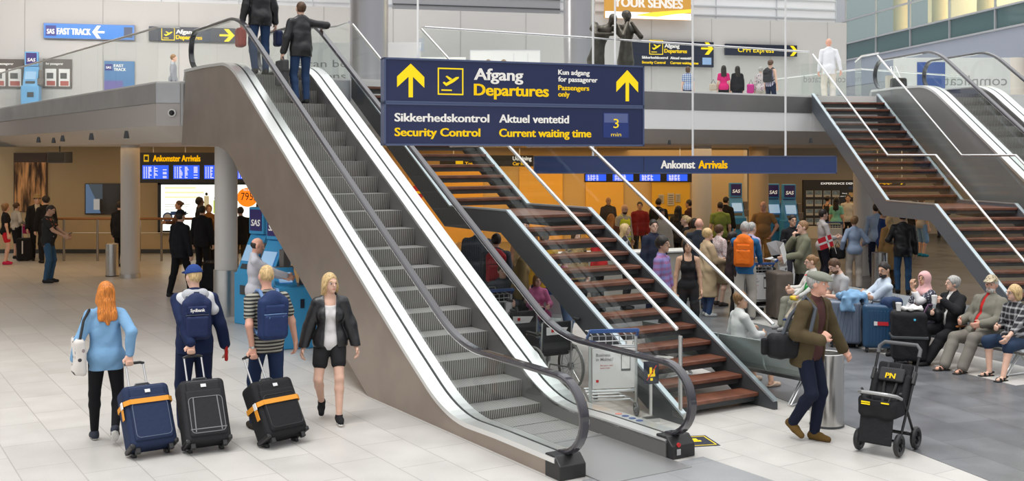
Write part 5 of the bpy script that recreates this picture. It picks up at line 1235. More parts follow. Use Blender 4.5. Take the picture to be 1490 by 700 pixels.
# ------------------------------------------------------------------ suitcases
def soft_case(loc, yaw, tilt, label, col, trim, strap=None, w=.46, d=.26, h=.66, handle=.34, style=0):
    r = thing('suitcase', loc, 0, label, 'suitcase', rot=(-R(tilt), 0, yaw)); zc = .07+h/2
    m = cloth('case_%d' % (len(MATS)), col, .75, .25, 30); tm = mat('case_trim_%d' % len(MATS), trim, .5)
    D = d/2
    sdf_obj('body', [bx((0, -D-.0+.10, zc), (w/2, D, h/2), .055)], .009, m, r, k=.01)
    yf = -2*D+.10
    sdf_obj('front_pocket', [bx((0, yf, zc-.04), (w/2-.045, .028, h/2-.09), .02)], .008, m, r, k=.01)
    sdf_obj('top_pocket', [bx((0, yf+.004, zc+h/2-.10), (w/2-.06, .024, .055), .018)], .008, m, r, k=.01)
    mb = MB()
    def ring(xh, z0, z1, y, rr=.006):
        q = []; c = .04
        for cx, cz, a0_ in ((xh-c, z1-c, 0), (-xh+c, z1-c, 90), (-xh+c, z0+c, 180), (xh-c, z0+c, 270)):
            q += [(cx+c*math.cos(R(a0_+a)), y, cz+c*math.sin(R(a0_+a))) for a in (0, 30, 60, 90)]
        mb.tube(q, rr, 6, closed=True)
    ring(w/2-.035, .09+.02, .07+h-.03, yf+.012); ring(w/2-.06, .15, zc+.12, yf-.030, .004)
    if style == 1:
        mb.tube([(-w/2+.11, yf-.03, zc+.12), (-w/2+.10, yf-.03, .16)], .006, 6); mb.tube([(w/2-.11, yf-.03, zc+.12), (w/2-.10, yf-.03, .16)], .006, 6); mb.tube([(-w/2+.05, yf-.028, .19), (w/2-.05, yf-.028, .19)], .006, 6)
    mb.build('piping', tm, r, smooth=True)
    mb = MB(); mb.box((0, yf-.026, zc+h/2-.09), (.055, .006, .035)); mb.build('badge', mat('badge_silver', (.7, .7, .7), .3, .6), r, bevel=.002)
    mb = MB()
    for s in (-1, 1): mb.tube([(s*.09, .075, .05+h), (s*.09, .075, .07+h+handle)], .010, 8)
    mb.build('telescopic_rods', M_STEEL, r, smooth=True)
    mb = MB(); mb.tube([(-.10, .075, .07+h+handle), (-.06, .075, .085+h+handle), (.06, .075, .085+h+handle), (.10, .075, .07+h+handle)], .016, 8); mb.build('grip', M_BLACK, r, smooth=True)
    mb = MB(); mb.tube([(-.09, -D+.08, .07+h), (-.06, -D+.08, .105+h), (.06, -D+.08, .105+h), (.09, -D+.08, .07+h)], .012, 8); mb.build('carry_handle', M_DGREY, r, smooth=True)
    for s in (-1, 1):
        mb = MB(); mb.lathe([(.045, -.018), (.05, -.01), (.05, .01), (.045, .018)], (s*(w/2-.07), .06, .05), 18, 'X'); mb.build('wheel', M_BLACK, r, smooth=True)
        mb = MB(); mb.box((s*(w/2-.07), yf+.06, .045), (.05, .05, .06)); mb.build('foot', M_BLACK, r, bevel=.008)
    for s in (-1, 1):
        mb = MB(); mb.box((s*(w/2-.02), -D+.10, .09), (.05, d-.02, .05)); mb.build('corner_guard', M_BLACK, r, bevel=.015)
    if strap:
        mb = MB(); zz = zc+strap[1]; sw_ = w/2+.006; yb = .10+.006; yf2 = yf-.036
        path = [(-sw_, yb-.03, zz), (-sw_, yf2+.05, zz+.0), (-sw_+.05, yf2, zz), (sw_-.05, yf2, zz), (sw_, yf2+.05, zz), (sw_, yb-.03, zz), (sw_-.03, yb, zz), (-sw_+.03, yb, zz)]
        for a, b in zip(path, path[1:]+path[:1]): mb.bar(a, b, .05, .006, Vector((0, 0, 1)).cross(Vector(b)-Vector(a)))
        mb.build('strap', strap[0], r)
        mb = MB(); mb.box((-sw_-.012, yf2+.09, zz-.10), (.008, .05, .11)); mb.build('luggage_tag', strap[0], r); mb = MB(); mb.box((-sw_-.014, yf2+.08, zz-.01), (.01, .05, .07)); mb.build('paper_tag', M_WHITE, r)
    r['grip'] = .085+h+handle
    return r
OR_ = mat('strap_orange', (.75, .30, .02), .6)
x, y = gx(222, 664); K1 = soft_case((x, y, 0), R(36), 31, 'navy suitcase with an orange strap pulled by the red-haired woman', (.018, .03, .075), (.10, .13, .20), (OR_, .13), w=.47, h=.64, handle=.30)
x, y = gx(302, 658); K2 = soft_case((x, y, 0), R(30), 31, 'charcoal suitcase with grey piping pulled by the boy in the blue cap', (.022, .022, .025), (.20, .20, .21), None, w=.46, h=.66, handle=.32, style=1)
x, y = gx(414, 648); K3 = soft_case((x, y, 0), R(46), 33, 'black suitcase with an orange strap pulled by the man in the striped shirt', (.014, .014, .016), (.03, .03, .03), (OR_, .05), w=.50, h=.62, handle=.34)
def shell_case(loc, rz, label, col, w=.46, d=.30, h=.66, ribs='V', tag_=False, tilt=0):
    r = thing('suitcase', loc, 0, label, 'suitcase', rot=(-R(tilt), 0, rz)); m = mat('shell_%d' % len(MATS), col, .38, coat=.2)
    rb = MB()
    sdf_obj('shell', [bx((0, 0, .07+h/2), (w/2, d/2, h/2), .05)], .009, m, r, k=.01)
    for s in (-1, 1):
        for i in range(7):
            x = -w/2+.08+i*(w-.16)/6
            rb.bar((x, s*(d/2), .14), (x+(.0 if ribs == 'V' else .08 if x < w/2-.15 else 0), s*(d/2), h-.02), .022, .014, (0, 1, 0))
    rb.build('ribs', m, r, bevel=.004)
    mb = MB(); mb.box((0, 0, .07+h/2), (w+.006, .022, h+.006)); mb.build('zip_band', M_BLACK, r, bevel=.008)
    for sx in (-1, 1):
        for sy in (-1, 1):
            mb = MB(); mb.lathe([(.03, -.014), (.034, 0), (.03, .014)], (sx*(w/2-.06), sy*(d/2-.05), .034), 14, 'X'); mb.box((sx*(w/2-.06), sy*(d/2-.05), .06), (.04, .05, .03)); mb.build('wheel', M_BLACK, r, smooth=True)
    mb = MB(); mb.tube([(-.09, 0, .07+h), (-.07, 0, .10+h), (.07, 0, .10+h), (.09, 0, .07+h)], .012, 8); mb.build('carry_handle', M_BLACK, r, smooth=True)
    mb = MB(); mb.box((-w/2-.004, .0, .07+h*.55), (.012, .05, .16)); mb.build('side_handle', M_BLACK, r, bevel=.004)
    if tag_:
        mb = MB(); mb.box((.06, -d/2-.012, .45), (.17, .008, .055)); mb.build('luggage_tag', mat('tag_red', (.6, .02, .03), .5), r); mb = MB(); mb.box((-.04, -d/2-.014, .45), (.05, .006, .06)); mb.build('paper_tag', M_WHITE, r)
    return r
x, y = gx(1229, 505); shell_case((x, y, .004), R(-20), 'grey-blue ribbed hard suitcase under the denim jacket', (.13, .16, .22), w=.50, d=.30, h=.66, ribs='D')
CASE1 = (x, y, .75)
x, y = gx(1277, 512); shell_case((x, y, .004), R(-14), 'petrol blue hard suitcase with a red and white tag', (.018, .07, .15), w=.44, d=.30, h=.66, tag_=True)
def bagged(loc, rz, label, prims, m, name='bag', cat='bag', extra=None, h=.011, wr=.004):
    r = thing(name, loc, rz, label, cat); sdf_obj('body', prims, h, m, r, k=.03, wrinkle=wr)
    if extra: extra(r)
    return r
BLKC = cloth('black_nylon', (.012, .012, .014), .7, .3, 25)
def blk_extra(r):
    mb = MB(); mb.box((0, 0, .40), (.50, .36, .04)); mb.build('strap', M_DGREY, r, bevel=.01)
    mb = MB(); mb.lathe([(.016, -.004), (.016, .004)], (.06, -.18, .66), 14, 'Y'); mb.build('badge', mat('badge_cyan', (.1, .55, .8), .4), r)
    for sx in (-1, 1):
        mb = MB(); mb.lathe([(.035, -.015), (.035, .015)], (sx*.17, -.10, .035), 14, 'X'); mb.lathe([(.035, -.015), (.035, .015)], (sx*.17, .10, .035), 14, 'X'); mb.build('wheel', M_BLACK, r)
x, y = gx(1322, 530); bagged((x, y, .004), R(-12), 'tall black strapped travel bag with a coffee cup on top', [bx((0, 0, .40), (.235, .165, .34), .05), bx((0, 0, .60), (.225, .155, .16), .05)], BLKC, 'travel_bag', 'bag', blk_extra); BAG = (x, y)
r = thing('coffee_cup', (x-.16, y-.05, .775), 0, 'white paper coffee cup standing on the tall black bag', 'cup')
mb = MB(); mb.lathe([(.03, 0), (.04, .10)], (0, 0, 0), 18); mb.build('cup', M_WHITE, r, smooth=True); mb = MB(); mb.lathe([(.043, .10), (.043, .112), (.035, .118)], (0, 0, 0), 18); mb.build('lid', mat('lid_white', (.75, .74, .72), .4), r, smooth=True)
bagged((x+.06, y+.02, .777), R(20), 'crumpled white paper lying on the tall black bag', [bx((0, 0, .02), (.13, .10, .016), .012), bx((.10, .03, .035), (.07, .06, .014), .01)], M_WHITE, 'paper', 'paper', None, .008, .012)
bagged((CASE1[0]+.05, CASE1[1]-.02, .752), R(10), 'crumpled denim jacket thrown over the grey-blue suitcase', [bx((.05, 0, .05), (.20, .17, .05), .045), bx((-.06, -.165, -.05), (.15, .035, .12), .03), bx((.22, -.05, .0), (.05, .12, .10), .04), rc((-.1, -.1, .08), (.15, .08, .10), .05)], cloth('denim_pale', (.20, .36, .55), .85, .6, 14), 'jacket', 'jacket', None, .011, .012)
bagged((5.78, 16.75, .40), R(30), 'navy and black backpack leaning on the seats', [bx((0, 0, .22), (.17, .11, .22), .08), bx((0, -.10, .15), (.13, .05, .13), .05)], cloth('navy_nylon', (.02, .04, .10), .7, .3, 25), 'backpack', 'backpack', lambda r: (lambda mb: (mb.tube([(-.1, -.13, .40), (-.12, -.17, .25), (-.1, -.13, .05)], .02, 6), mb.build('strap', M_BLACK, r, smooth=True)))(MB()))
# luggage on and around the trolleys
bagged((TR2[0]+.12, TR2[1]+.42, .185), R(14), 'black upright case standing on the trolley of the man with the orange backpack', [bx((0.05, 0, .36), (.22, .15, .36), .05)], BLKC, 'suitcase', 'suitcase', lambda r: (lambda mb: (mb.tube([(-.03, 0, .72), (0, 0, .755), (.1, 0, .755), (.13, 0, .72)], .012, 6), mb.build('carry_handle', M_DGREY, r)))(MB()))
r = thing('cardboard_box', (TR2[0]-.05, TR2[1]+.15, .955), R(14), 'small brown box with a red end in the trolley basket', 'box')
mb = MB(); mb.box((0, 0, .07), (.30, .2, .14)); mb.build('carton', mat('cardboard', (.42, .24, .12), .7), r, bevel=.004); mb = MB(); mb.box((.155, 0, .07), (.012, .18, .12)); mb.build('red_end', M_RED, r)
x, y = gx(1118, 468); bagged((x+.28, y+.35, .004), R(14), 'dark brown upright suitcase right of the orange backpack trolley', [bx((0, 0, .45), (.17, .24, .42), .05)], mat('case_taupe', (.10, .08, .065), .6), 'suitcase', 'suitcase', lambda r: (lambda mb: (mb.box((0, -.245, .34), (.06, .012, .03)), mb.build('green_label', mat('label_lime', (.4, .8, .1), .5), r)))(MB()))
bagged((TR3[0]+.05, TR3[1]+.12, .95), R(50), 'black holdall in the trolley basket beside the paper reader', [bx((0, 0, .14), (.24, .15, .14), .08)], BLKC, 'holdall', 'bag', lambda r: (lambda mb: (mb.tube([(-.1, -.02, .26), (-.08, -.02, .36), (.08, -.02, .36), (.1, -.02, .26)], .012, 6), mb.build('handle', M_DGREY, r, smooth=True)))(MB()))
bagged((-.35, 16.58, .185), R(30), 'dark bag piled on the trolley behind the wheelchairs', [bx((0, 0, .30), (.24, .2, .30), .08), bx((.02, 0, .66), (.2, .16, .12), .06)], BLKC, 'holdall', 'bag', lambda r: (lambda mb: (mb.tube([(-.08, -.1, .74), (-.05, -.1, .84), (.05, -.1, .84), (.08, -.1, .74)], .01, 6), mb.build('handle', M_STEEL, r, smooth=True)))(MB()))
x, y = gx(36, 380); bagged((x, y, 0), R(10), 'black upright suitcase beside the woman in red shorts', [bx((0, 0, .34), (.2, .13, .32), .04)], BLKC, 'suitcase', 'suitcase', lambda r: (lambda mb: (mb.tube([(-.08, .05, .62), (-.08, .05, 1.0), (.08, .05, 1.0), (.08, .05, .62)], .01, 6), mb.build('telescopic_handle', M_STEEL, r), MB().box((-.03, -.135, .4), (.03, .01, .36)).build('stripe', M_WHITE, r)))(MB()))
x, y = gx(303, 424); bagged((x, y, 0), R(0), 'heap-like black holdall on the floor left of the near hall column', [bx((0, 0, .22), (.34, .22, .22), .1), bx((.1, 0, .48), (.2, .18, .16), .08)], BLKC, 'holdall', 'bag', lambda r: (lambda mb: (mb.tube([(-.05, -.1, .58), (.0, -.12, .68), (.15, -.12, .68), (.2, -.1, .58)], .014, 6), mb.build('handle', M_DGREY, r, smooth=True)))(MB()))
x, y = 9.7, 27.6; bagged((x, y, ZF), R(-10), 'black cabin suitcase behind the man in white at the stair head', [bx((0, 0, .28), (.19, .12, .26), .05)], BLKC, 'suitcase', 'suitcase', lambda r: (lambda mb: (mb.tube([(-.08, .08, .5), (-.14, .3, .85), (-.02, .3, .85), (.08, .08, .5)], .01, 6), mb.build('telescopic_handle', M_STEEL, r)))(MB()))
# ------------------------------------------------------------------ pushchair
def pushchair():
    r = thing('pushchair', (3.80, 11.18, .004), R(-41), 'empty black pushchair in front of the steel bin', 'pushchair'); a = mat('pram_black_tube', (.02, .02, .022), .35, .4); fb = cloth('pram_fabric', (.016, .016, .018), .85, .4, 20)
    # local -y is the front
    for s in (-1, 1):
        wheel(r, (s*.205, -.17, .115), .115, .055, 'X', 5, M_BLACK, a, 'wheel', .012); wheel(r, (s*.215, .24, .115), .115, .055, 'X', 5, M_BLACK, a, 'wheel', .012)
        mb = MB(); mb.tube([(s*.19, -.12, .14), (s*.205, .07, .48), (s*.215, .33, .92)], .014, 8); mb.tube([(s*.20, .24, .13), (s*.20, .06, .40), (s*.20, -.12, .62)], .014, 8); mb.build('side_tube', a, r, smooth=True)
        mb = MB(); mb.tube([(s*.18, -.13, .12), (s*.20, -.17, .115)], .02, 8); mb.build('wheel_fork', a, r)
        mb = MB(); mb.box((s*.212, .21, .72), (.035, .05, .14), Matrix.Rotation(R(-35), 3, 'X')); mb.build('hinge', M_BLACK, r, bevel=.01)
    mb = MB(); mb.tube([(-.21, .24, .14), (.21, .24, .14)], .016, 8); mb.tube([(-.19, -.13, .14), (.19, -.13, .14)], .012, 8); mb.tube([(-.20, .04, .20), (.20, .04, .20)], .012, 8); mb.tube([(-.19, .05, .20), (-.20, .24, .14)], .012, 8); mb.tube([(.19, .05, .20), (.20, .24, .14)], .012, 8); mb.build('cross_bar', a, r, smooth=True)
    mb = MB(); mb.tube([(-.215, .33, .92), (-.215, .37, .99), (-.17, .40, 1.03), (.17, .40, 1.03), (.215, .37, .99), (.215, .33, .92)], .02, 10); mb.build('handle', mat('foam_grey', (.11, .11, .115), .7), r, smooth=True)
    sdf_obj('seat_back', [bx((0, .16, .62), (.18, .03, .26), .03, rotm(0, 32)), bx((-.16, .10, .56), (.03, .06, .2), .03, rotm(0, 32)), bx((.16, .10, .56), (.03, .06, .2), .03, rotm(0, 32))], .009, fb, r, k=.03, wrinkle=.003)
    sdf_obj('head_pad', [bx((0, .16, .74), (.13, .02, .075), .018, rotm(0, 32))], .007, mat('pad_grey', (.03, .03, .033), .8), r, k=.01)
    q = np.array((0, .135, .73)); mb = MB(); lettering(mb, 'PN', .055, (.0, .105, .715), (1, 0, 0), (.0, .53, .85), .10, .03, 'C'); mb.build('lettering', M_YEL, r)
    sdf_obj('seat', [bx((0, -.05, .42), (.175, .17, .035), .03), bx((0, .04, .48), (.15, .03, .05), .03)], .009, fb, r, k=.04, wrinkle=.003)
    sdf_obj('front_tray', [bx((0, -.21, .45), (.185, .05, .09), .04), bx((-.175, -.11, .47), (.03, .12, .09), .03), bx((.175, -.11, .47), (.03, .12, .09), .03)], .009, fb, r, k=.03, wrinkle=.003)
    mb = MB(); mb.box((.10, -.264, .53), (.08, .006, .012)); mb.box((-.10, -.264, .52), (.09, .006, .012)); mb.box((-.10, -.264, .50), (.09, .006, .012)); mb.build('yellow_print', M_YEL, r)
    mb = MB(); mb.tube([(-.20, -.10, .56), (-.19, -.20, .60), (-.13, -.27, .62), (.13, -.27, .62), (.19, -.20, .60), (.20, -.10, .56)], .018, 10); mb.build('bumper_bar', mat('bumper_silver', (.42, .42, .42), .35, .6), r, smooth=True)
    sdf_obj('footrest', [bx((0, -.25, .25), (.17, .014, .14), .012, rotm(0, 12))], .007, fb, r, k=.01)
    for s in (-1, 1):
        mb = MB(); mb.tube([(s*.07, .26, .84), (s*.06, .10, .62), (s*.03, -.02, .47)], .014, 6); mb.build('harness', M_BLACK, r, smooth=True)
    return r
pushchair()
# ------------------------------------------------------------------ bronze figures at the bridge railing (plain generic ones)
BRZ = mat('dark_bronze', (.085, .075, .06), .42, .65, bump=.5, bscale=14., vary=.35, vscale=7.)
def on_bridge(px, off):
    k_ = (px-745)/F; a = Vector((*FP[6], 0)); b = Vector((*FP[7], 0)); d = (b-a).normalized(); t = (k_*a.y-a.x)/(d.x-k_*d.y); return a+d*t+Vector((-d.y, d.x, 0))*off
p = on_bridge(924, .34); r = thing('bronze_figure', (p.x, p.y, ZF), R(25), 'upright bronze figure resting both elbows on the bridge railing', 'statue')
sdf_obj('body', [rc((0, 0, .05), (0, 0, .6), .17, .175), rc((0, 0, .6), (0, -.02, 1.0), .175, .13), el((0, -.03, 1.2), (.17, .11, .20)), rc((-.17, -.02, 1.33), (.17, -.02, 1.33), .06), rc((-.19, -.02, 1.33), (-.22, -.26, 1.12), .055, .05), rc((.19, -.02, 1.33), (.22, -.26, 1.12), .055, .05), rc((-.22, -.27, 1.13), (-.05, -.17, 1.42), .045, .035), rc((.22, -.27, 1.13), (.05, -.17, 1.42), .045, .035), rc((0, -.05, 1.35), (0, -.06, 1.5), .05), el((0, -.07, 1.58), (.085, .10, .125)), rc((0, -.16, 1.56), (0, -.17, 1.53), .015, .02), el((0, .01, 1.62), (.08, .09, .09))], .012, BRZ, r, k=.035)
p = on_bridge(884, .34); r = thing('bronze_figure', (p.x, p.y, ZF), R(25), 'stooping bronze figure with arms folded on the bridge railing', 'statue')
sdf_obj('body', [rc((0, 0, .05), (-.05, .02, .6), .16, .18), rc((-.05, .02, .6), (0, -.04, .98), .18, .125), rc((0, -.04, .98), (.09, -.16, 1.22), .13, .13), rc((-.10, -.10, 1.27), (.24, -.18, 1.27), .06), rc((-.12, -.1, 1.27), (-.20, -.24, 1.12), .06, .05), rc((-.20, -.26, 1.115), (.16, -.34, 1.13), .045, .035), rc((.26, -.18, 1.27), (.36, -.30, 1.12), .05, .045), rc((.36, -.30, 1.12), (.24, -.32, 1.34), .042, .035), rc((.12, -.2, 1.3), (.17, -.25, 1.40), .05), el((.20, -.27, 1.46), (.085, .10, .115)), rc((.21, -.36, 1.45), (.215, -.375, 1.42), .015, .02), rc((-.16, -.05, 1.26), (-.1, -.05, 1.34), .07)], .012, BRZ, r, k=.035)
# ------------------------------------------------------------------ small signs and stickers near the stairs
r = thing('warning_sign', (1.66, 12.66, .34), R(20), 'navy no-trolleys sign with a yellow symbol on the escalator glass', 'sign'); r.location = (eloc(.83, 1.05).x+.36, eloc(.83, 1.05).y+.42, .42)
mb = MB(); mb.box((0, 0, .13), (.19, .012, .26)); mb.build('plate', M_NAVYD, r, bevel=.01)
mb = MB(); mb.box((0, -.009, .10), (.09, .004, .03)); mb.box((-.01, -.009, .14), (.03, .004, .10)); mb.box((.03, -.009, .13), (.02, .004, .08)); mb.box((.0, -.009, .055), (.03, .004, .03)); mb.build('pictogram', M_YEL, r)
mb = MB(); mb.bar((-.06, -.012, .05), (.06, -.012, .21), .004, .018, (0, 1, 0)); mb.build('red_stroke', M_RED, r); mb = MB(); mb.box((0, .012, -.17), (.03, .02, .36)); mb.box((0, .012, -.40), (.16, .12, .04)); mb.build('stand', M_STEEL, r)
for (px, py, rz, lab, k_) in ((905, 626, 12, 'navy floor sticker with a yellow arrow beside the trolley', 0), (1003, 643, 12, 'navy floor sticker with a yellow outline right of the escalator foot', 1)):
    x, y = gx(px, py); r = thing('floor_sticker', (x, y, .0), R(rz), lab, 'sticker')
    mb = MB(); mb.box((0, 0, .002), (.52, .42, .004)); mb.build('sheet', M_NAVYD, r)
    mb = MB()
    if k_ == 0: mb.prism([(-.2, -.02, .0045), (.05, .02, .0045), (.18, .15, .0045), (.2, .05, .0045), (.12, -.06, .0045), (-.02, -.14, .0045)], (0, 0, .001))
    else:
        for s in (-1, 1): mb.box((0, s*.17, .005), (.46, .012, .001)); mb.box((s*.23, 0, .005), (.012, .35, .001))
        mb.box((.02, 0, .005), (.22, .05, .001)); mb.box((.08, .05, .005), (.06, .1, .001)); mb.box((-.05, -.04, .005), (.08, .08, .001))
    mb.build('yellow_print', M_YEL, r)
# folding tables and racks glimpsed behind the staircase
r = thing('counter', (2.35, 22.5, .004), R(20), 'white service counter behind the crowd under the bridge', 'counter')
mb = MB(); mb.box((0, 0, .5), (3.2, .5, 1.0)); mb.build('body', mat('counter_cream', (.5, .46, .40), .6), r, bevel=.02); mb = MB(); mb.box((0, 0, 1.02), (3.3, .6, .04)); mb.build('top', M_WHITE, r, bevel=.008)
r = thing('flower_box', (6.55, 25.6, .004), R(5), 'white box stand holding a small red and white flag by the column', 'stand'); 
mb = MB(); mb.box((0, 0, .25), (.3, .3, .5)); mb.build('box', M_WHITE, r, bevel=.01)
# ------------------------------------------------------------------ people
def loc(pos, head, w):
    M = Matrix.Translation(Vector((pos[0], pos[1], pos[2] if len(pos) > 2 else 0))) @ Matrix.Rotation(R(-head), 4, 'Z')
    return M.inverted() @ Vector(w)
def grip(pos, head, case, dx=0.):
    g = mtx(case) @ Vector((dx, .075, case['grip'])); l = loc(pos, head, g); d = Vector((0, -.30, -.95)).normalized()
    wv = l-d*.085
    return (wv.x, wv.y, wv.z, (0, -1, .1), tuple(d), 1.15)
def bag_on(P, name, label, cat, base, build):     # a bag carried by a person: its own thing, modelled in that person's frame
    b = np.array(base, float); r = thing(name, P['W'](b), 0, label, cat, rot=P['root'].rotation_euler.copy())
    build(r, lambda p: np.array(p)-b)
    return r
def backpack(P, label, col, trim=None, size=1.0, text=None, res=.010, side=.0):
    T, RT, k = P['T'], P['RT'], P['k']; m = cloth('pack_%d' % len(MATS), col, .7, .3, 25); tm = mat('pack_trim_%d' % len(MATS), trim or tuple(c*.4 for c in col), .6)
    def build(r, q):
        S = size; t = lambda x, y, z: q(T(x, y, z))
        sdf_obj('body', [bx(t(0, -.215, .27), np.array((.155*S, .085*S, .225*S))*k, .06*k, RT), el(t(0, -.22, .42*S+.05), np.array((.12*S, .08*S, .09))*k, RT)], res, m, r, k=.03, wrinkle=.003)
        sdf_obj('front_pocket', [bx(t(0, -.305-.08*(S-1), .20), np.array((.12*S, .035, .12*S))*k, .03*k, RT)], res, m, r, k=.01, wrinkle=.002)
        sdf_obj('upper_pocket', [bx(t(0, -.295-.08*(S-1), .37), np.array((.105*S, .025, .05*S))*k, .02*k, RT)], res, m, r, k=.01)
        for s in (-1, 1):
            mb = MB(); mb.tube([t(s*.085, -.155, .47), t(s*.095, -.06, .545), t(s*.10, .03, .54), t(s*.115, .12, .42), t(s*.135, .12, .30), t(s*.16, .02, .17), t(s*.14, -.14, .10)], .020*k, 8); mb.build('shoulder_strap', tm, r, smooth=True)
            mb = MB(); mb.tube([t(s*.07, -.335-.08*(S-1), .30), t(s*.105, -.325-.08*(S-1), .22), t(s*.09, -.33-.08*(S-1), .10)], .006*k, 6); mb.build('piping', tm, r, smooth=True)
        mb = MB(); mb.tube([t(-.03, -.20, .50), t(-.02, -.20, .55), t(.02, -.20, .55), t(.03, -.20, .50)], .009*k, 6); mb.build('grab_loop', tm, r, smooth=True)
        mb = MB(); mb.tube([t(-.12*S, -.30, .32), t(-.06, -.325-.08*(S-1), .325), t(.06, -.325-.08*(S-1), .325), t(.12*S, -.30, .32)], .006*k, 6); mb.build('zip', tm, r)
        if text:
            mb = MB(); o = t(0, -.328-.08*(S-1), .36); lettering(mb, text, .032, o, tuple(RT @ np.array((1, 0, 0))), tuple(RT @ np.array((0, .12, 1))), .15, .02, 'C'); mb.build('lettering', M_TXW, r)
    return bag_on(P, 'backpack', label, 'backpack', T(0, -.2, .02), build)
def handbag(P, label, col, pos, size=(.13, .06, .11), strap=None, name='handbag', cat='bag', rz=0, m=None, text=None):
    m = m or cloth('bag_%02x%02x%02x' % tuple(int(255*c) for c in col), col, .5, .3, 14)
    def build(r, q):
        p = q(pos); sdf_obj('body', [bx(p, size, min(size)*.8, rotm(rz))], .009, m, r, k=.01, wrinkle=.004)
        if strap:
            mb = MB(); mb.tube([q(s_) for s_ in strap], .010, 6); mb.build('strap', M_BLACK, r, smooth=True)
    return bag_on(P, name, label, cat, (pos[0], pos[1], pos[2]-size[2]), build)
DENIM = cloth('denim_shirt', (.20, .38, .60), .85, .5, 12)
JEANS = cloth('blue_jeans', (.035, .07, .16), .85, .4, 16)
LEATHER = mat('black_leather', (.018, .018, .02), .32, bump=.45, bscale=10.)
SNEAK = [cloth('sneaker_dark', (.03, .035, .05), .7, .2, 20), mat('sole_white', (.75, .75, .72), .5)]
# ---- the three travellers with suitcases, from behind
ps, hd = (-4.25, 11.50), -24
P = person('red-haired woman in a denim shirt seen from behind pulling a navy suitcase', ps, hd, 1.67, 'f', top=(DENIM, 'shirt', {'hem': -.15, 'wr': .005}), legs=((.008, .008, .01), 'leggings'), shoes=SNEAK, hair=('red', 'longw'),
           hands={1: grip(ps, hd, K1, -.05), -1: (-.30, .02, .88)}, feet={-1: (-.10, .16), 1: (.09, -.28, .03, 38)}, res=.0085, fat=1.12, look=(8, 6, 0), legw=1.05)
T = P['T']; shl = T(-.17, -.03, .50)
FLORAL = pattern_mat('floral_tote', (.70, .66, .62), (.06, .05, .06), 'blotch', 14., 'Z', .30, .8, (.35, .28, .28))
def tote(r, q):
    c = q(np.array((-.27, -.06, .93))); sdf_obj('body', [bx(c, (.055, .16, .19), .04, rotm(6))], .009, FLORAL, r, k=.01, wrinkle=.006)
    mb = MB(); mb.tube([q(np.array((-.26, -.17, 1.10))), q(np.array((-.22, -.10, 1.30))), q(shl+np.array((0, -.02, .015))), q(np.array((-.22, .06, 1.30))), q(np.array((-.27, .05, 1.10)))], .014, 8); mb.build('strap', M_BLACK, r, smooth=True)
bag_on(P, 'tote_bag', 'patterned black and white tote on the shoulder of the red-haired woman', 'bag', (-.27, -.06, .74), tote)
ps, hd = (-3.47, 12.02), -22
P = person('boy in a blue cap and navy hooded jacket seen from behind', ps, hd, 1.78, 'm', top=((.012, .022, .07), 'jacket', {'hem': -.12, 'hood': (.46, .47, .50)}), legs=((.012, .02, .06), 'loose'), shoes=(.05, .05, .06), hair=('blond', 'crop'),
           hands={-1: grip(ps, hd, K2), 1: (.33, .04, .90)}, feet={-1: (-.11, -.05), 1: (.11, .12)}, res=.0085, hat=('cap', (.02, .055, .22)), look=(22, 4, 0))
T = P['T']; w_ = MB()
sdf_obj('white_yoke', [el(T(0, -.085, .42), np.array((.17, .065, .09)), P['RT']), rc(T(-.13, -.03, .462), T(.13, -.03, .462), .078), rc(T(.12, -.04, .44), T(.19, -.05, .34), .062)], .009, cloth('pale_grey_fleece', (.62, .63, .66)), P['root'], k=.04)
backpack(P, 'navy backpack with white lettering on the boy in the cap', (.016, .026, .085), (.03, .04, .07), .96, 'Sydbank', .008)
handbag(P, 'small red packet in the right hand of the boy in the cap', (.55, .02, .02), (.34, .03, .82), (.015, .05, .09), name='packet', cat='packet')
ps, hd = (-2.68, 12.02), -30
STRIPE = pattern_mat('striped_knit', (.34, .33, .28), (.035, .035, .035), 'stripe', 26., 'Z', .5, .85)
P = person('grey-blond man in a striped t-shirt seen from behind pulling a black suitcase', ps, hd, 1.79, 'm', 'red', top=(STRIPE, 'tee', {'hem': -.12}), legs=(cloth('dark_jeans', (.015, .03, .08), .85, .4, 16), 'jeans'), shoes=(.05, .04, .03), hair=('blond', 'crop'),
           hands={-1: grip(ps, hd, K3, .03), 1: (.36, .10, .92, (-.6, .4, 0), (.1, .2, -1), .5)}, feet={-1: (-.11, .10), 1: (.11, -.10)}, res=.0085, fat=1.1, look=(4, 6, 0))
backpack(P, 'navy and light blue backpack on the man in the striped t-shirt', (.018, .035, .11), (.12, .22, .42), 1.0, None, .008)
mb = MB(); a_, b_ = P['arm'][-1]; d_ = (b_-a_)/np.linalg.norm(b_-a_); mb.tube([b_-d_*.03, b_-d_*.005], .032, 12); mb.build('wristwatch', M_STEEL, P['root'], smooth=True)
# ---- blonde woman walking towards the camera
ps, hd = (-2.06, 12.45), 168
P = person('blonde woman in a black jacket and shorts walking past the escalator', ps, hd, 1.66, 'f', top=((.72, .70, .70), 'tank', {'hem': -.10}), outer=(LEATHER, 'jacket', {'open': .105, 'hem': -.06}), legs=((.02, .02, .022), 'shorts'), shoes=[cloth('black_canvas', (.012, .012, .014)), M_TXW], hair=('blond', 'longw'),
           hands={-1: (-.30, .06, .80), 1: (.31, .04, .80)}, feet={-1: (-.09, .22), 1: (.10, -.26, .03, 34)}, res=.008, face=True, look=(24, 0, 0))
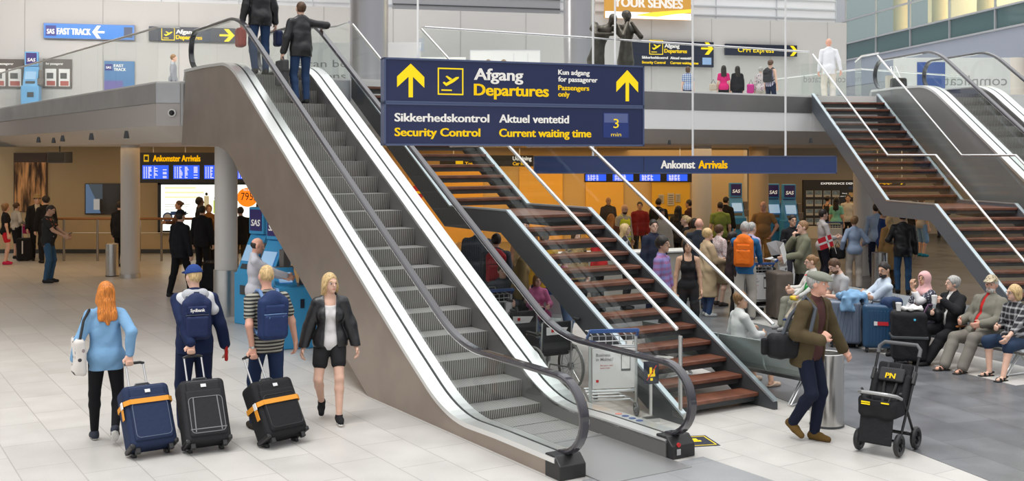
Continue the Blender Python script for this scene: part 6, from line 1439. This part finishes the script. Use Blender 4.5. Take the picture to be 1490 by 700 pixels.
# ---- man in the flat cap
ps, hd = (3.12, 11.58), 138
OLV = cloth('brown_jacket', (.085, .062, .03), .8, .5, 8)
P = person('man in a grey flat cap and open brown jacket striding right with a shoulder bag', ps, hd, 1.78, 'm', 'red', top=((.075, .03, .028), 'shirt'), outer=(OLV, 'jacket', {'open': .13, 'hem': -.17}), legs=((.008, .012, .03), 'jeans'), shoes=(.13, .075, .02), hair=('grey', 'short'),
           hands={-1: (-.47, .18, .80, (.2, -1, .2), (-.4, .5, -.7), .5), 1: (.15, .25, 1.10, (-1, .0, .2), (-.6, .3, .6), 1.2)}, feet={-1: (-.07, .03), 1: (.09, -.20, .03, 30)}, res=.008, face=True, hat=('flat', (.22, .23, .19)), look=(16, 0, 0), lean=9)
T = P['T']
def sling(r, q):
    sdf_obj('body', [bx(q(T(.26, -.13, .02)), (.17, .10, .13), .07, rotm(-30))], .009, BLKC, r, k=.02, wrinkle=.004)
    sdf_obj('front_pocket', [bx(q(T(.33, -.22, .0)), (.12, .03, .09), .025, rotm(-30))], .008, BLKC, r, k=.02)
    mb = MB(); mb.tube([q(T(.28, -.14, .14)), q(T(.22, -.12, .34)), q(T(.14, -.02, .56)), q(T(.135, .10, .46)), q(T(.20, .12, .22)), q(T(.28, -.02, .12))], .022, 8); mb.build('strap', mat('strap_grey', (.07, .08, .10), .7), r, smooth=True)
bag_on(P, 'shoulder_bag', 'black shoulder bag worn by the man in the flat cap', 'bag', T(.26, -.13, -.11), sling)
# ---- two people at the head of the escalator
zst = lambda t: ez(.98+.4*math.floor((t-.98)/.4))
q = eloc(.16, 8.82); ps = (q.x, q.y, zst(8.82)+.003); hd = -32
hr = loc(ps, hd, eloc(.655, 9.12, ez(9.12)+1.0))
P = person('person in a black leather jacket holding the escalator handrail and a grey case', ps, hd, 1.68, 'm', top=(LEATHER, 'jacket', {'hem': -.14}), legs=(JEANS, 'jeans'), hair=('brown', 'short'), hands={1: (hr.x, hr.y-.08, hr.z+.05, (0, 0, -1), (.1, 1, -.2), .4), -1: (-.30, .02, .84)}, feet={-1: (-.09, -.02), 1: (.10, .02)}, res=.011)
def case_b(r, q):
    sdf_obj('body', [bx(q((-.32, .02, .50)), (.055, .19, .21), .03)], .009, cloth('grey_nylon', (.07, .07, .072), .7, .3, 25), r, k=.01)
    mb = MB(); mb.tube([q((-.32, -.06, .70)), q((-.32, -.04, .76)), q((-.32, .06, .76)), q((-.32, .08, .70))], .010, 6); mb.build('handle', M_BLACK, r, smooth=True)
    mb = MB(); mb.box(tuple(q((-.32, .02, .52))), (.118, .39, .012)); mb.build('zip', M_BLACK, r)
bag_on(P, 'laptop_case', 'flat grey case hanging from the hand of the person on the escalator', 'bag', (-.32, .02, .29), case_b)
q = eloc(-.12, 10.02); ps = (q.x, q.y, zst(10.02)+.02)
P = person('person in a black leather jacket stepping off the escalator head with a red bag', ps, hd, 1.84, 'm', top=(LEATHER, 'jacket', {'hem': -.15}), legs=(JEANS, 'jeans'), hair=('dark', 'short'), hands={-1: (-.32, .02, .86), 1: (.30, .05, .86)}, feet={-1: (-.10, -.02), 1: (.11, .03)}, res=.011)
handbag(P, 'crumpled red bag in the left hand of the person at the escalator head', (.40, .06, .04), (-.34, .02, .62), (.07, .13, .17), name='shopping_bag', m=mat('red_foil', (.42, .06, .04), .35, bump=.8, bscale=7))
handbag(P, 'dark blue bag in the right hand of the person at the escalator head', (.02, .03, .08), (.33, .03, .64), (.06, .12, .14), name='carrier_bag')
# ---- helper for people placed by their head in the photo
def stand(label, px, hy, H, head, top, legs, hair, z=0.004, Y=None, **k_):
    if Y is None:
        s = (hy-HY)/(HC-z-H); Y = F/s
    s = F/Y; k_.setdefault('res', .009 if s > 90 else .0125 if s > 62 else .016)
    return person(label, ((px-745)/s, Y, z), head, H, top=top, legs=legs, hair=hair, **k_)
BLK = (.012, .012, .014); NVY = (.012, .018, .045)
# ---- left hall
P = stand('man in a dark printed shirt and jeans looking at his phone', 70, 297, 1.84, 88, (pattern_mat('dark_print', (.03, .03, .03), (.35, .10, .05), 'blotch', 7., 'Z', .26, .85, (.30, .28, .25)), 'tee', {'hem': -.14}), (cloth('mid_jeans', (.04, .10, .18)), 'jeans'), ('dark', 'crop'), Y=25.9, hands={-1: (-.12, .40, 1.10), 1: (.10, .40, 1.10)}, look=(0, 28, 0), fat=1.15, skin='tan', face=True)
def phone(r, q):
    mb = MB(); mb.box(tuple(q((0, .50, 1.14))), (.07, .13, .012), Matrix.Rotation(R(35), 3, 'X')); mb.build('body', M_BLACK, r, bevel=.004)
bag_on(P, 'mobile_phone', 'dark phone in the hands of the man in the printed shirt', 'phone', (0, .5, 1.1), phone)
stand('woman in a dark top and bright red shorts at the left edge', 8, 292, 1.68, 60, (BLK, 'tee'), ((.65, .02, .04), 'shorts'), ('ltbrown', 'bob'), Y=30.2, sex='f', shoes=(.65, .03, .12), fat=1.1)
P = stand('woman in a white blouse and black skirt with a pink bag', 24, 294, 1.62, 30, ((.45, .42, .38), 'shirt'), (BLK, 'skirt'), ('brown', 'bun'), Y=31.8, sex='f', hands={1: (.24, .15, 1.0)})
handbag(P, 'pink folder bag carried by the woman in the white blouse', (.45, .02, .14), (.27, .17, .86), (.03, .18, .13))
stand('man in a straw hat and open dark suit by the copper panel', 54, 284, 1.85, 150, ((.55, .50, .42), 'shirt'), (BLK, 'trousers'), ('dark', 'short'), Y=31.4, outer=(BLK, 'jacket', {'open': .09}), hat=('brim', (.35, .25, .12)), face=True)
stand('dark-clothed man with black hair behind the man in the printed shirt', 67, 284, 1.86, -40, (BLK, 'jacket'), (BLK, 'trousers'), ('dark', 'curly'), Y=30.6)
stand('dark figure half hidden behind the left hall column', 174, 302, 1.75, 20, (BLK, 'jacket'), (BLK, 'trousers'), ('dark', 'short'), Y=29.5)
stand('uniformed man in black with pale cuffs walking in the left hall', 262, 307, 1.82, 30, ((.010, .010, .014), 'jacket'), ((.008, .008, .01), 'trousers'), ('dark', 'short'), Y=23.3, feet={-1: (-.1, -.2), 1: (.1, .2)}, hat=('cap', (.012, .012, .018)))
stand('man in a black suit with his back turned in front of the light box', 294, 300, 1.80, 10, (BLK, 'jacket'), (BLK, 'trousers'), ('dark', 'short'), Y=26.2)
stand('woman in a brown top facing left before the light box', 261, 292, 1.74, -120, ((.16, .08, .05), 'shirt'), (BLK, 'trousers'), ('brown', 'bun'), Y=30.2, sex='f', hands={1: (.1, .35, 1.15)}, skin='tan')
stand('man with tall black hair silhouetted against the light box', 290, 284, 1.84, 70, (BLK, 'tee'), (BLK, 'trousers'), ('dark', 'curly'), Y=30.0, skin='dark')
stand('woman with light brown hair between the silhouettes at the light box', 304, 299, 1.62, 160, ((.25, .12, .04), 'shirt'), (BLK, 'trousers'), ('ltbrown', 'bob'), Y=30.6, sex='f')
stand('person in black partly hidden behind the near hall column', 350, 320, 1.70, -30, (BLK, 'jacket'), ((.10, .06, .03), 'trousers'), ('dark', 'short'), Y=27.5)
stand('man in black beside the blue kiosk header at the light box edge', 378, 292, 1.78, 70, (BLK, 'jacket'), (BLK, 'trousers'), ('brown', 'short'), Y=28.6, hands={1: (.15, .4, 1.2)})
P = stand('balding man in a grey shirt typing at the blue counter under the escalator', 371, 345, 1.74, 75, ((.50, .50, .55), 'shirt', {'tuck': 1}), (BLK, 'trousers'), ('dark', 'sides'), Y=16.75, hands={1: (.10, .48, 1.15), -1: (-.16, .42, 1.12)}, skin='red', res=.009, fat=1.1, look=(0, 14, 0))
# ---- behind the escalator and under the stairs
stand('broad man in a dark jacket seen from behind under the stair landing', 694, 330, 1.80, 10, ((.03, .035, .05), 'jacket'), (NVY, 'trousers'), ('dark', 'short'), Y=19.6, fat=1.25, hands={1: (.2, .35, 1.2)})
P = stand('traveller with a red backpack half hidden by the escalator', 722, 362, 1.72, 0, ((.05, .06, .08), 'jacket'), (NVY, 'trousers'), ('dark', 'short'), Y=17.8)
backpack(P, 'red backpack seen between escalator and staircase', (.45, .03, .04), (.05, .02, .02), 1.05, None, .012)
stand('woman with long fair hair beside the parked wheelchairs', 757, 378, 1.62, 80, ((.25, .18, .08), 'jacket'), (BLK, 'trousers'), ('blond', 'long'), Y=17.4, sex='f')
stand('person in a mustard yellow jacket under the staircase', 792, 372, 1.70, -20, ((.50, .28, .03), 'jacket'), ((.015, .03, .12), 'trousers'), ('brown', 'short'), Y=18.6)
stand('man with dark hair glimpsed between the upper stair treads', 764, 322, 1.74, 180, ((.20, .10, .06), 'jacket'), (NVY, 'trousers'), ('dark', 'short'), Y=21.5, face=True)
stand('woman in a leopard patterned jacket behind the stair treads', 838, 350, 1.64, 150, (pattern_mat('leopard', (.30, .20, .09), (.03, .02, .015), 'blotch', 18., 'Z', .3, .85), 'jacket'), (BLK, 'trousers'), ('brown', 'bob'), Y=20.0, sex='f')
stand('woman in a red coat behind the stair treads', 872, 340, 1.66, -60, ((.50, .02, .02), 'jacket'), (BLK, 'trousers'), ('dark', 'bob'), Y=21.0, sex='f')
stand('person in pink behind the lower stair treads', 822, 395, 1.50, 100, ((.60, .20, .32), 'tee'), ((.12, .18, .30), 'trousers'), ('ltbrown', 'short'), Y=17.0)
# ---- middle crowd
HV = mat('hi_vis_yellow', (.72, .75, .04), .6, emit=(.6, .65, .02), estr=.10)
P = stand('bald bearded man in a yellow high-visibility vest', 907, 297, 1.78, 140, ((.50, .46, .40), 'shirt'), (NVY, 'trousers'), ('dark', 'bald'), outer=(pattern_mat('hi_vis_bands', (.88, .95, .05), (.55, .55, .52), 'stripe', 4.2, 'Z', .22, .6), 'tank', {'hem': -.10}), face=True, beard='dark', look=(0, 18, 0), fat=1.1)
stand('pale blonde woman in a white top beside the high-visibility vest', 909, 326, 1.66, 95, ((.60, .58, .56), 'tee'), (BLK, 'trousers'), ('blond', 'long'), outer=((.02, .02, .025), 'shirt', {'open': .08}), sex='f', face=True, skin='fair')
stand('dark-haired man in a navy jacket looking left behind the stair rail', 951, 320, 1.78, 150, ((.016, .022, .045), 'jacket'), (NVY, 'trousers'), ('dark', 'short'), face=True, look=(-20, 0, 0))
PLAID = pattern_mat('plaid_violet', (.30, .22, .48), (.42, .08, .16), 'plaid', 11., 'Z', .42, .85, (.16, .24, .50))
P = stand('moustached man in a violet plaid shirt with rolled sleeves', 963, 345, 1.76, 118, (PLAID, 'shirt', {'sleeve': 1.45}), ((.03, .03, .035), 'trousers'), ('dark', 'curly'), face=True, skin='tan', hands={-1: (-.28, .10, .82), 1: (.26, .02, .84)}, look=(0, 0, 0), res=.0085)
stand('woman in a black vest top with a bag strap across her chest', 1001, 348, 1.64, 185, (BLK, 'tank'), (BLK, 'trousers'), ('dark', 'bob'), sex='f', face=True, skin='tan')
stand('woman in a long beige trench coat with curly fair hair', 1029, 334, 1.62, 75, ((.46, .34, .21), 'coat', {'hem': -.55, 'wr': .006}), (JEANS, 'trousers'), ('blond', 'curly'), Y=20.5, sex='f', hands={1: (.12, .30, 1.0), -1: (-.1, .32, 1.02)}, shoes=(.6, .6, .6), fat=1.15, face=True)
stand('woman in a white speckled blouse and beige skirt', 1046, 335, 1.60, 60, (pattern_mat('speckled', (.62, .52, .50), (.35, .10, .12), 'blotch', 40., 'Z', .3, .85), 'shirt'), ((.30, .22, .13), 'skirt'), ('brown', 'curly'), Y=21.9, sex='f', fat=1.2)
stand('bald man in a dark jacket standing by the white column', 1017, 318, 1.76, 20, ((.02, .025, .035), 'jacket'), (NVY, 'trousers'), ('grey', 'bald'), skin='red')
stand('blonde woman in black with pinned-up hair in the middle crowd', 998, 314, 1.66, -80, (BLK, 'tee'), (BLK, 'trousers'), ('blond', 'bun'), sex='f', face=True)
BLU = cloth('blue_sweater', (.025, .13, .30), .85, .3, 12)
ps = gx(1084, 466); hd = 18
P = person('grey-haired man in a blue sweater with an orange backpack', (*ps, .004), hd, 1.78, 'm', top=(BLU, 'shirt', {'hem': -.12}), legs=((.42, .39, .35), 'loose'), shoes=(.12, .12, .14), hair=('grey', 'short'), hands={1: (.25, .42, .98), -1: (-.10, .40, .98)}, feet={-1: (-.10, -.12), 1: (.11, .08)}, res=.009, fat=1.12)
backpack(P, 'orange and black backpack on the man in the blue sweater', (.72, .15, .01), (.02, .02, .02), 1.1, None, .009)
stand('child in a turquoise t-shirt behind the luggage trolley', 1101, 350, 1.34, 90, ((.12, .48, .55), 'tee'), ((.1, .1, .12), 'trousers'), ('ltbrown', 'short'), face=True)
stand('elderly person with grey hair and lilac top behind the blue sweater', 1093, 324, 1.70, 60, ((.40, .34, .48), 'shirt'), (NVY, 'trousers'), ('grey', 'short'))
stand('bald man in a tan short-sleeved shirt and khaki trousers by the kiosks', 1111, 291, 1.82, 200, ((.30, .17, .07), 'tee', {'tuck': 1}), ((.32, .18, .06), 'loose'), ('grey', 'bald'), Y=28.0, skin='red', face=True, fat=1.2, hands={-1: (-.22, .10, .98), 1: (.24, .1, .95)}, elbow={-1: (-1, -.2, 0), 1: (1, -.4, 0)}, look=(-15, 0, 0))
stand('man in a lime green shirt seen from behind near the white column', 1048, 294, 1.78, 0, ((.26, .34, .08), 'tee'), ((.08, .06, .04), 'trousers'), ('dark', 'crop'), fat=1.15)
stand('dark figure waiting at the leftmost turquoise kiosk', 1056, 282, 1.76, 40, (BLK, 'jacket'), (BLK, 'trousers'), ('dark', 'short'), Y=32.5)
stand('young man in a black sweater behind the man reading a paper', 1153, 313, 1.76, 170, (BLK, 'shirt'), ((.03, .03, .04), 'trousers'), ('dark', 'short'), face=True, skin='tan')
P = stand('man in an olive jacket holding a white newspaper with hand at his mouth', 1169, 326, 1.78, -95, ((.16, .16, .11), 'jacket', {'wr': .006}), (BLK, 'trousers'), ('ltbrown', 'short'), Y=20.3, face=True, fat=1.1, hands={-1: (-.12, .38, 1.12), 1: (.02, .17, 1.46, (0, -1, 0), (-.1, .1, 1), 1.)}, elbow={1: (.5, .8, -1)})
def paper(r, q):
    mb = MB(); c = [(-.30, .46, 1.02), (-.12, .34, 1.10), (.10, .40, 1.16), (.26, .52, 1.12)]; top_ = [(-.34, .56, 1.32), (-.14, .42, 1.40), (.10, .48, 1.42), (.24, .62, 1.36)]
    for a, b, d, e_ in zip(c[:-1], c[1:], top_[1:], top_[:-1]): mb.prism([q(a), q(b), q(d), q(e_)], (0, .004, .002))
    mb.build('sheets', mat('newsprint', (.66, .66, .64), .8), r)
bag_on(P, 'newspaper', 'white newspaper held by the man in the olive jacket', 'newspaper', (0, .45, 1.02), paper)
P = stand('man in a pale grey shirt facing right beside a small red and white flag', 1197, 304, 1.78, 85, ((.46, .43, .42), 'shirt', {'tuck': 1, 'sleeve': 1.6}), ((.012, .012, .02), 'trousers'), ('dark', 'short'), Y=24.7, face=True, hands={1: (.15, .30, 1.15), -1: (-.1, .34, 1.15)})
def flag(r, q, at_=(0, 0, 0), sc_=1.0, rot=0.):
    o = q(at_); M3 = Matrix.Rotation(rot, 3, 'Z')
    def bxx(mb, c, d): mb.box(Vector(o)+M3 @ Vector(c), d, M3)
    mb = MB(); mb.tube([Vector(o)+M3 @ Vector((.0, 0, -.28)), Vector(o)+M3 @ Vector((.0, 0, .2))], .006, 6); mb.build('stick', M_WHITE, r)
    mb = MB(); bxx(mb, (-.17, 0, .04), (.33, .006, .26)); mb.build('cloth', mat('flag_red', (.60, .015, .03), .6), r)
    mb = MB(); bxx(mb, (-.17, -.001, .04), (.33, .010, .045)); bxx(mb, (-.12, -.001, .04), (.045, .010, .26)); mb.build('white_cross', M_WHITE, r)
w_ = P['W']((-.12, .45, 1.2)); r = thing('hand_flag', w_, R(12), 'small red flag with a white cross in front of the grey-shirted man', 'flag', rot=(0, R(-18), R(12))); r.location = at(1212, 352, 24.2); r.location.z = 1.10; flag(r, lambda p: np.array(p)); 
r = thing('hand_flag', (*gx(1262, 424), .78), 0, 'small red flag with a white cross stuck in the white box stand', 'flag', rot=(0, R(35), R(10))); r.location = (6.60, 25.45, .78); flag(r, lambda p: np.array(p))
P = stand('woman in a light blue shirt and pale trousers seen from behind', 1243, 317, 1.62, 5, ((.30, .38, .52), 'shirt'), ((.50, .44, .38), 'loose'), ('ltbrown', 'curly'), Y=24.6, sex='f', hands={-1: (-.28, .02, .86), 1: (.24, .18, 1.0)}, fat=1.1)
handbag(P, 'black handbag hanging from the arm of the woman in the light blue shirt', BLK, (-.36, .04, .80), (.17, .07, .13), [(-.44, .04, .9), (-.36, .04, 1.06), (-.28, .04, .9)])
stand('woman in a mint top and denim shorts by the postcard display', 1217, 288, 1.68, 30, ((.22, .58, .50), 'tee'), ((.06, .10, .18), 'shorts'), ('dark', 'long'), Y=34.5, sex='f')
stand('woman in a black vest next to the postcard display', 1204, 290, 1.66, 60, ((.03, .03, .03), 'tank'), ((.05, .08, .14), 'trousers'), ('dark', 'bun'), Y=36.0, sex='f', skin='tan')
stand('man in a white shirt in front of the postcard display', 1234, 286, 1.72, 200, ((.55, .53, .50), 'tee'), (BLK, 'trousers'), ('dark', 'short'), Y=35.6, skin='tan', face=True)
stand('man in a navy polo shirt standing behind the right hall column', 1284, 303, 1.78, 110, ((.012, .04, .16), 'tee'), ((.12, .16, .22), 'jeans'), ('brown', 'short'), Y=25.6, skin='tan', face=True)
P = stand('man in a black leather jacket and jeans under the grey stair landing', 1314, 308, 1.78, 15, (LEATHER, 'jacket'), (cloth('washed_jeans', (.05, .12, .24), .85, .4, 16), 'jeans'), ('dark', 'short'), Y=23.8, fat=1.12, hands={-1: (-.22, .25, 1.1)})
stand('woman in a sand coloured coat beside the man in black leather', 1294, 315, 1.62, -20, ((.45, .26, .10), 'coat', {'hem': -.5}), ((.2, .12, .06), 'trousers'), ('blond', 'long'), Y=24.9, sex='f')
stand('person in light blue shorts and turquoise shoes under the right stairs', 1341, 289, 1.72, 70, ((.45, .42, .40), 'tee'), ((.22, .40, .68), 'longshorts'), ('brown', 'short'), Y=32.6, shoes=(.02, .25, .40))
stand('person in black leggings next to the light blue shorts', 1331, 292, 1.64, 60, (BLK, 'jacket'), (BLK, 'leggings'), ('dark', 'long'), Y=33.4, sex='f')
stand('far person in dark blue trousers beyond the right stairs', 1371, 282, 1.74, 10, ((.06, .07, .09), 'jacket'), ((.02, .03, .07), 'jeans'), ('brown', 'short'), Y=40.0)
stand('man in a pale blue shirt behind the navy polo shirt', 1275, 296, 1.80, 20, ((.32, .42, .58), 'shirt'), (NVY, 'trousers'), ('dark', 'short'), Y=27.0)
for a_ in ((885, 287, 1.74, 160, (.05, .05, .06), 'bald man in a grey suit left of the high-visibility vest', 'bald', 'tan'), (889, 312, 1.66, 30, (.14, .05, .02), 'woman with dark red hair low behind the stair rail', 'long', 'fair'), (931, 294, 1.70, 190, (.20, .015, .02), 'person in a red top behind the high-visibility vest', 'short', 'tan'),
           (958, 289, 1.78, 10, BLK, 'man in black before the amber cabinet', 'short', 'tan'), (962, 304, 1.76, 160, (.40, .34, .28), 'dark-haired man in a cream shirt left of centre crowd', 'short', 'brown'), (1003, 291, 1.74, -60, (.05, .02, .02), 'person in dark red facing the amber cabinet', 'short', 'tan'),
           (987, 300, 1.70, 40, (.03, .03, .035), 'person in charcoal behind the woman with pinned-up hair', 'long', 'tan'), (1066, 338, 1.58, 90, (.03, .02, .02), 'short dark-haired person left of the orange backpack', 'curly', 'tan'), (1010, 318, 1.62, 20, (.20, .13, .07), 'person in brown half hidden behind the bald man in the dark jacket', 'bob', 'fair')):
    stand(a_[5], a_[0], a_[1], a_[2], a_[3], (a_[4], 'jacket'), (BLK, 'trousers'), ('red' if 'red hair' in a_[5] else 'dark', a_[6]), skin=a_[7], face=a_[3] > 120)
# ---- seated row on the right
BH = -114.2
def seat_on(i, off=0.): q = B0+BU*(.57*i-.02)+BF*off; return (q.x, q.y, .004)
ST = .385
TART = pattern_mat('plaid_black_white', (.03, .03, .035), (.50, .50, .50), 'plaid', 12., 'Z', .30, .85, (.35, .35, .36))
P = person('woman in a black and white plaid shirt, capri jeans and sandals at the row end', seat_on(0), BH, 1.62, 'f', 'fair', top=(TART, 'shirt', {'sleeve': 1.5}), legs=(cloth('navy_denim', (.025, .045, .09)), 'longshorts'), shoes=(.02, .02, .02), shoekind='sandal', hair=('blond', 'bob'), seat=ST, feet={-1: (-.20, .52), 1: (.12, .42)}, hands={-1: (-.20, .44, .56), 1: (.10, .30, .66)}, lean=8, look=(-16, 2, 0), face=True, glasses=True, res=.009, fat=1.15)
P = person('bearded man in a camouflage cap and olive-grey jacket leaning back', seat_on(1), BH, 1.74, 'm', 'red', top=((.50, .02, .02), 'shirt'), outer=((.20, .19, .155), 'jacket', {'open': .045, 'wr': .007}), legs=((.20, .185, .16), 'loose'), shoes=(.03, .025, .02), shoekind='sandal', hair=('white', 'short'), seat=ST, feet={-1: (-.16, .60), 1: (.10, .66)}, hands={-1: (-.20, .28, .66), 1: (.18, .26, .66)}, lean=-12, look=(22, 0, 0), face=True, beard='white', hat=('cap', pattern_mat('camouflage', (.50, .42, .30), (.22, .20, .13), 'blotch', 26., 'Z', .38, .85)), res=.009, fat=1.3)
P = person('grey-haired woman in a black cardigan holding a paper cup', seat_on(2), BH, 1.60, 'f', 'fair', top=((.70, .68, .66), 'shirt'), outer=((.012, .012, .014), 'jacket', {'open': .05, 'hem': -.12}), legs=(BLK, 'loose'), shoes=(.015, .015, .015), shoekind='flat', hair=('grey', 'curly'), seat=ST, feet={-1: (-.10, .62), 1: (.12, .50)}, hands={-1: (-.08, .30, .90, (1, 0, 0), (.2, 1, .1), 1.0), 1: (.12, .28, .70)}, lean=2, look=(-22, -4, 0), face=True, res=.009, fat=1.25)
def cup(r, q):
    mb = MB(); mb.lathe([(.03, 0), (.04, .11)], q((-.05, .43, .86)), 16); mb.build('cup', M_WHITE, r, smooth=True); mb = MB(); mb.lathe([(.043, .11), (.04, .125)], q((-.05, .43, .86)), 16); mb.build('lid', MATS['lid_white'], r)
bag_on(P, 'coffee_cup', 'white paper cup in the hand of the grey-haired woman', 'cup', (-.05, .43, .86), cup)
def cane(r, q):
    mb = MB(); mb.tube([q((.24, .66, .0)), q((.22, .34, .72)), q((.22, .28, .80)), q((.22, .20, .80))], .012, 8); mb.build('shaft', mat('cane_purple', (.10, .04, .10), .4), r, smooth=True)
bag_on(P, 'walking_stick', 'dark purple walking stick beside the grey-haired woman', 'walking stick', (.24, .66, .0), cane)
handbag(P, 'black leather handbag on the lap of the grey-haired woman', BLK, (.17, .22, .66), (.16, .08, .09), None)
P = person('woman in a pink headscarf raising a hand to her mouth', seat_on(3), BH, 1.62, 'f', 'tan', top=((.62, .61, .62), 'shirt'), outer=(pattern_mat('leaf_print', (.05, .05, .07), (.45, .46, .50), 'blotch', 34., 'Z', .34, .85), 'tee', {'hem': -.1}), legs=((.03, .03, .05), 'loose'), shoes=(.02, .02, .02), hair=('dark', 'hijab'), seat=ST, feet={-1: (-.1, .5), 1: (.1, .48)}, hands={-1: (-.02, .26, 1.02, (0, -1, .2), (.05, .1, 1), .7), 1: (.16, .30, .62)}, elbow={-1: (-.6, .5, -1)}, look=(10, -4, 0), face=True, res=.009)
P = person('dark-haired man in a pale blue shirt with crossed arms', seat_on(4.55, -.02), BH+22, 1.78, 'm', 'tan', top=((.52, .60, .70), 'shirt', {'wr': .006}), legs=((.02, .03, .07), 'trousers'), shoes=(.03, .03, .03), hair=('dark', 'short'), seat=ST, feet={-1: (-.12, .45), 1: (.12, .45)}, hands={-1: (.12, .27, .80, (0, -1, 0), (1, .1, 0), .4), 1: (-.12, .30, .78, (0, -1, 0), (-1, .1, 0), .4)}, elbow={-1: (-.8, .3, -.6), 1: (.8, .3, -.6)}, look=(32, 8, 0), face=True, beard='dark', res=.009, side=-6)
P = person('young man in a grey t-shirt looking down at his lap', seat_on(6.1), BH+12, 1.80, 'm', 'fair', top=((.42, .42, .43), 'tee'), legs=((.02, .03, .08), 'trousers'), shoes=(.05, .05, .06), hair=('brown', 'short'), seat=ST, feet={-1: (-.12, .5), 1: (.12, .48)}, hands={-1: (-.08, .38, .70), 1: (.12, .38, .70)}, lean=10, look=(0, 34, 0), face=True, beard='brown', res=.010)
P = person('woman in white with glasses and a tied-up bun seated behind the child', seat_on(7.5), BH+18, 1.70, 'f', 'fair', top=((.62, .60, .56), 'shirt'), legs=((.25, .25, .20), 'loose'), shoes=(.3, .3, .3), hair=('ltbrown', 'bun'), seat=ST, feet={-1: (-.12, .5), 1: (.12, .5)}, hands={-1: (-.15, .36, .68), 1: (.12, .34, .70)}, look=(-6, 6, 0), face=True, glasses=True, res=.010)
x_, y_ = 4.98, 18.35
P = person('toddler in a red cap and green scarf on the front of the seat row', (x_, y_, .004), BH+10, .98, 'm', 'fair', top=((.55, .55, .52), 'shirt'), outer=((.03, .28, .07), 'tank', {'hem': .2}), legs=((.45, .40, .32), 'loose'), shoes=(.03, .06, .18), hair=('ltbrown', 'short'), hat=('cap', (.60, .015, .02)), seat=.47, feet={-1: (-.08, .36, .28), 1: (.08, .36, .24)}, hands={-1: (-.08, .24, .66), 1: (.08, .24, .66)}, face=True, res=.009)
handbag(P, 'yellow toy in the lap of the toddler in the red cap', (.70, .50, .05), (0, .30, .62), (.07, .05, .035), None, 'toy', 'toy')
# ---- woman seated by the stairs
q = Vector((2.93, 14.28, .004)); 
P = person('woman in a white blouse seated beyond the staircase glass', (q.x, q.y, .004), 54, 1.60, 'f', 'tan', top=((.66, .66, .65), 'shirt'), legs=((.30, .28, .26), 'longshorts'), shoes=(.45, .34, .26), shoekind='flat', hair=('ltbrown', 'curly'), seat=.375, feet={-1: (-.08, .40), 1: (.30, .30)}, hands={-1: (-.10, .30, .70), 1: (.14, .32, .66)}, look=(-74, 0, 0), twist=-18, face=True, res=.009, lean=4)
P = person('child in a pink shirt seated behind the wooden stair treads', (0.40, 17.28, .004), 165, 1.35, 'f', top=((.60, .18, .34), 'shirt'), legs=((.10, .14, .22), 'trousers'), hair=('ltbrown', 'bob'), seat=.385, feet={-1: (-.1, .38), 1: (.1, .38)}, hands={-1: (-.1, .3, .66), 1: (.1, .3, .66)}, face=True, res=.012)
P = person('person in pale jeans seated behind the wooden stair treads', (-.15, 17.42, .004), 165, 1.70, 'm', top=((.05, .06, .08), 'jacket'), legs=(cloth('pale_jeans', (.22, .34, .50), .85, .4, 16), 'jeans'), hair=('brown', 'short'), seat=.385, feet={-1: (-.12, .55), 1: (.12, .5)}, hands={-1: (-.12, .3, .68), 1: (.12, .3, .68)}, face=True, res=.012)
# ---- upper floor
stand('bald man in a white shirt walking away at the head of the grey stairs', 1206, 59, 1.74, 5, ((.72, .73, .76), 'shirt', {'hem': -.16}), ((.66, .62, .54), 'loose'), ('grey', 'bald'), z=ZF+.003, Y=29.6, skin='red', hands={1: (.30, -.10, .84)}, res=.012, fat=1.1)
def upstairs(label, px, hy, H, Y, *a, **k_): return stand(label, px, hy, H, *a, z=ZF+.003, Y=Y, **k_)
CHK = pattern_mat('blue_check', (.55, .58, .64), (.04, .12, .34), 'plaid', 16., 'Z', .5, .85, (.04, .12, .34))
upstairs('woman in a blue checked shirt beyond the bridge railing', 1001, 107, 1.50, 36.0, 10, (CHK, 'tee'), (NVY, 'trousers'), ('brown', 'bob'), sex='f')
P = upstairs('woman in a pink top with long black hair beyond the bridge railing', 1053, 104, 1.58, 36.5, 5, ((.60, .02, .16), 'tee'), (BLK, 'trousers'), ('dark', 'longw'), sex='f')
handbag(P, 'pale leather bag beside the woman in the pink top', (.45, .38, .30), (-.34, .0, .86), (.13, .08, .12), [(-.42, 0, .96), (-.34, 0, 1.12), (-.26, 0, .96)])
upstairs('woman in a black jacket next to the woman in the pink top', 1073, 106, 1.56, 36.5, -5, (BLK, 'jacket'), (NVY, 'trousers'), ('dark', 'long'), sex='f')
P = upstairs('grey-haired woman in a floral blouse beyond the bridge railing', 1107, 103, 1.56, 37.0, 10, (pattern_mat('floral_pale', (.55, .50, .50), (.35, .08, .20), 'blotch', 16., 'Z', .32, .85, (.15, .15, .18)), 'shirt'), ((.45, .42, .36), 'loose'), ('grey', 'curly'), sex='f')
handbag(P, 'bright pink bag on the arm of the woman in the floral blouse', (.55, .04, .26), (-.34, .0, .84), (.12, .07, .16), [(-.40, 0, .98), (-.32, 0, 1.15), (-.26, 0, .98)])
P = upstairs('woman in a striped top with a black backpack beyond the bridge railing', 1121, 92, 1.72, 36.2, 40, (pattern_mat('violet_stripe', (.50, .48, .55), (.12, .10, .18), 'stripe', 14., 'X', .5, .85), 'tank'), (NVY, 'trousers'), ('brown', 'curly'), sex='f')
backpack(P, 'black backpack worn on the upper floor by the woman in the striped top', (.03, .03, .035), None, .95, None, .014)
upstairs('man in a grey checked shirt low behind the left gallery railing', 252, 102, 1.62, 33.0, 80, ((.30, .31, .34), 'shirt'), (NVY, 'trousers'), ('ltbrown', 'short'))
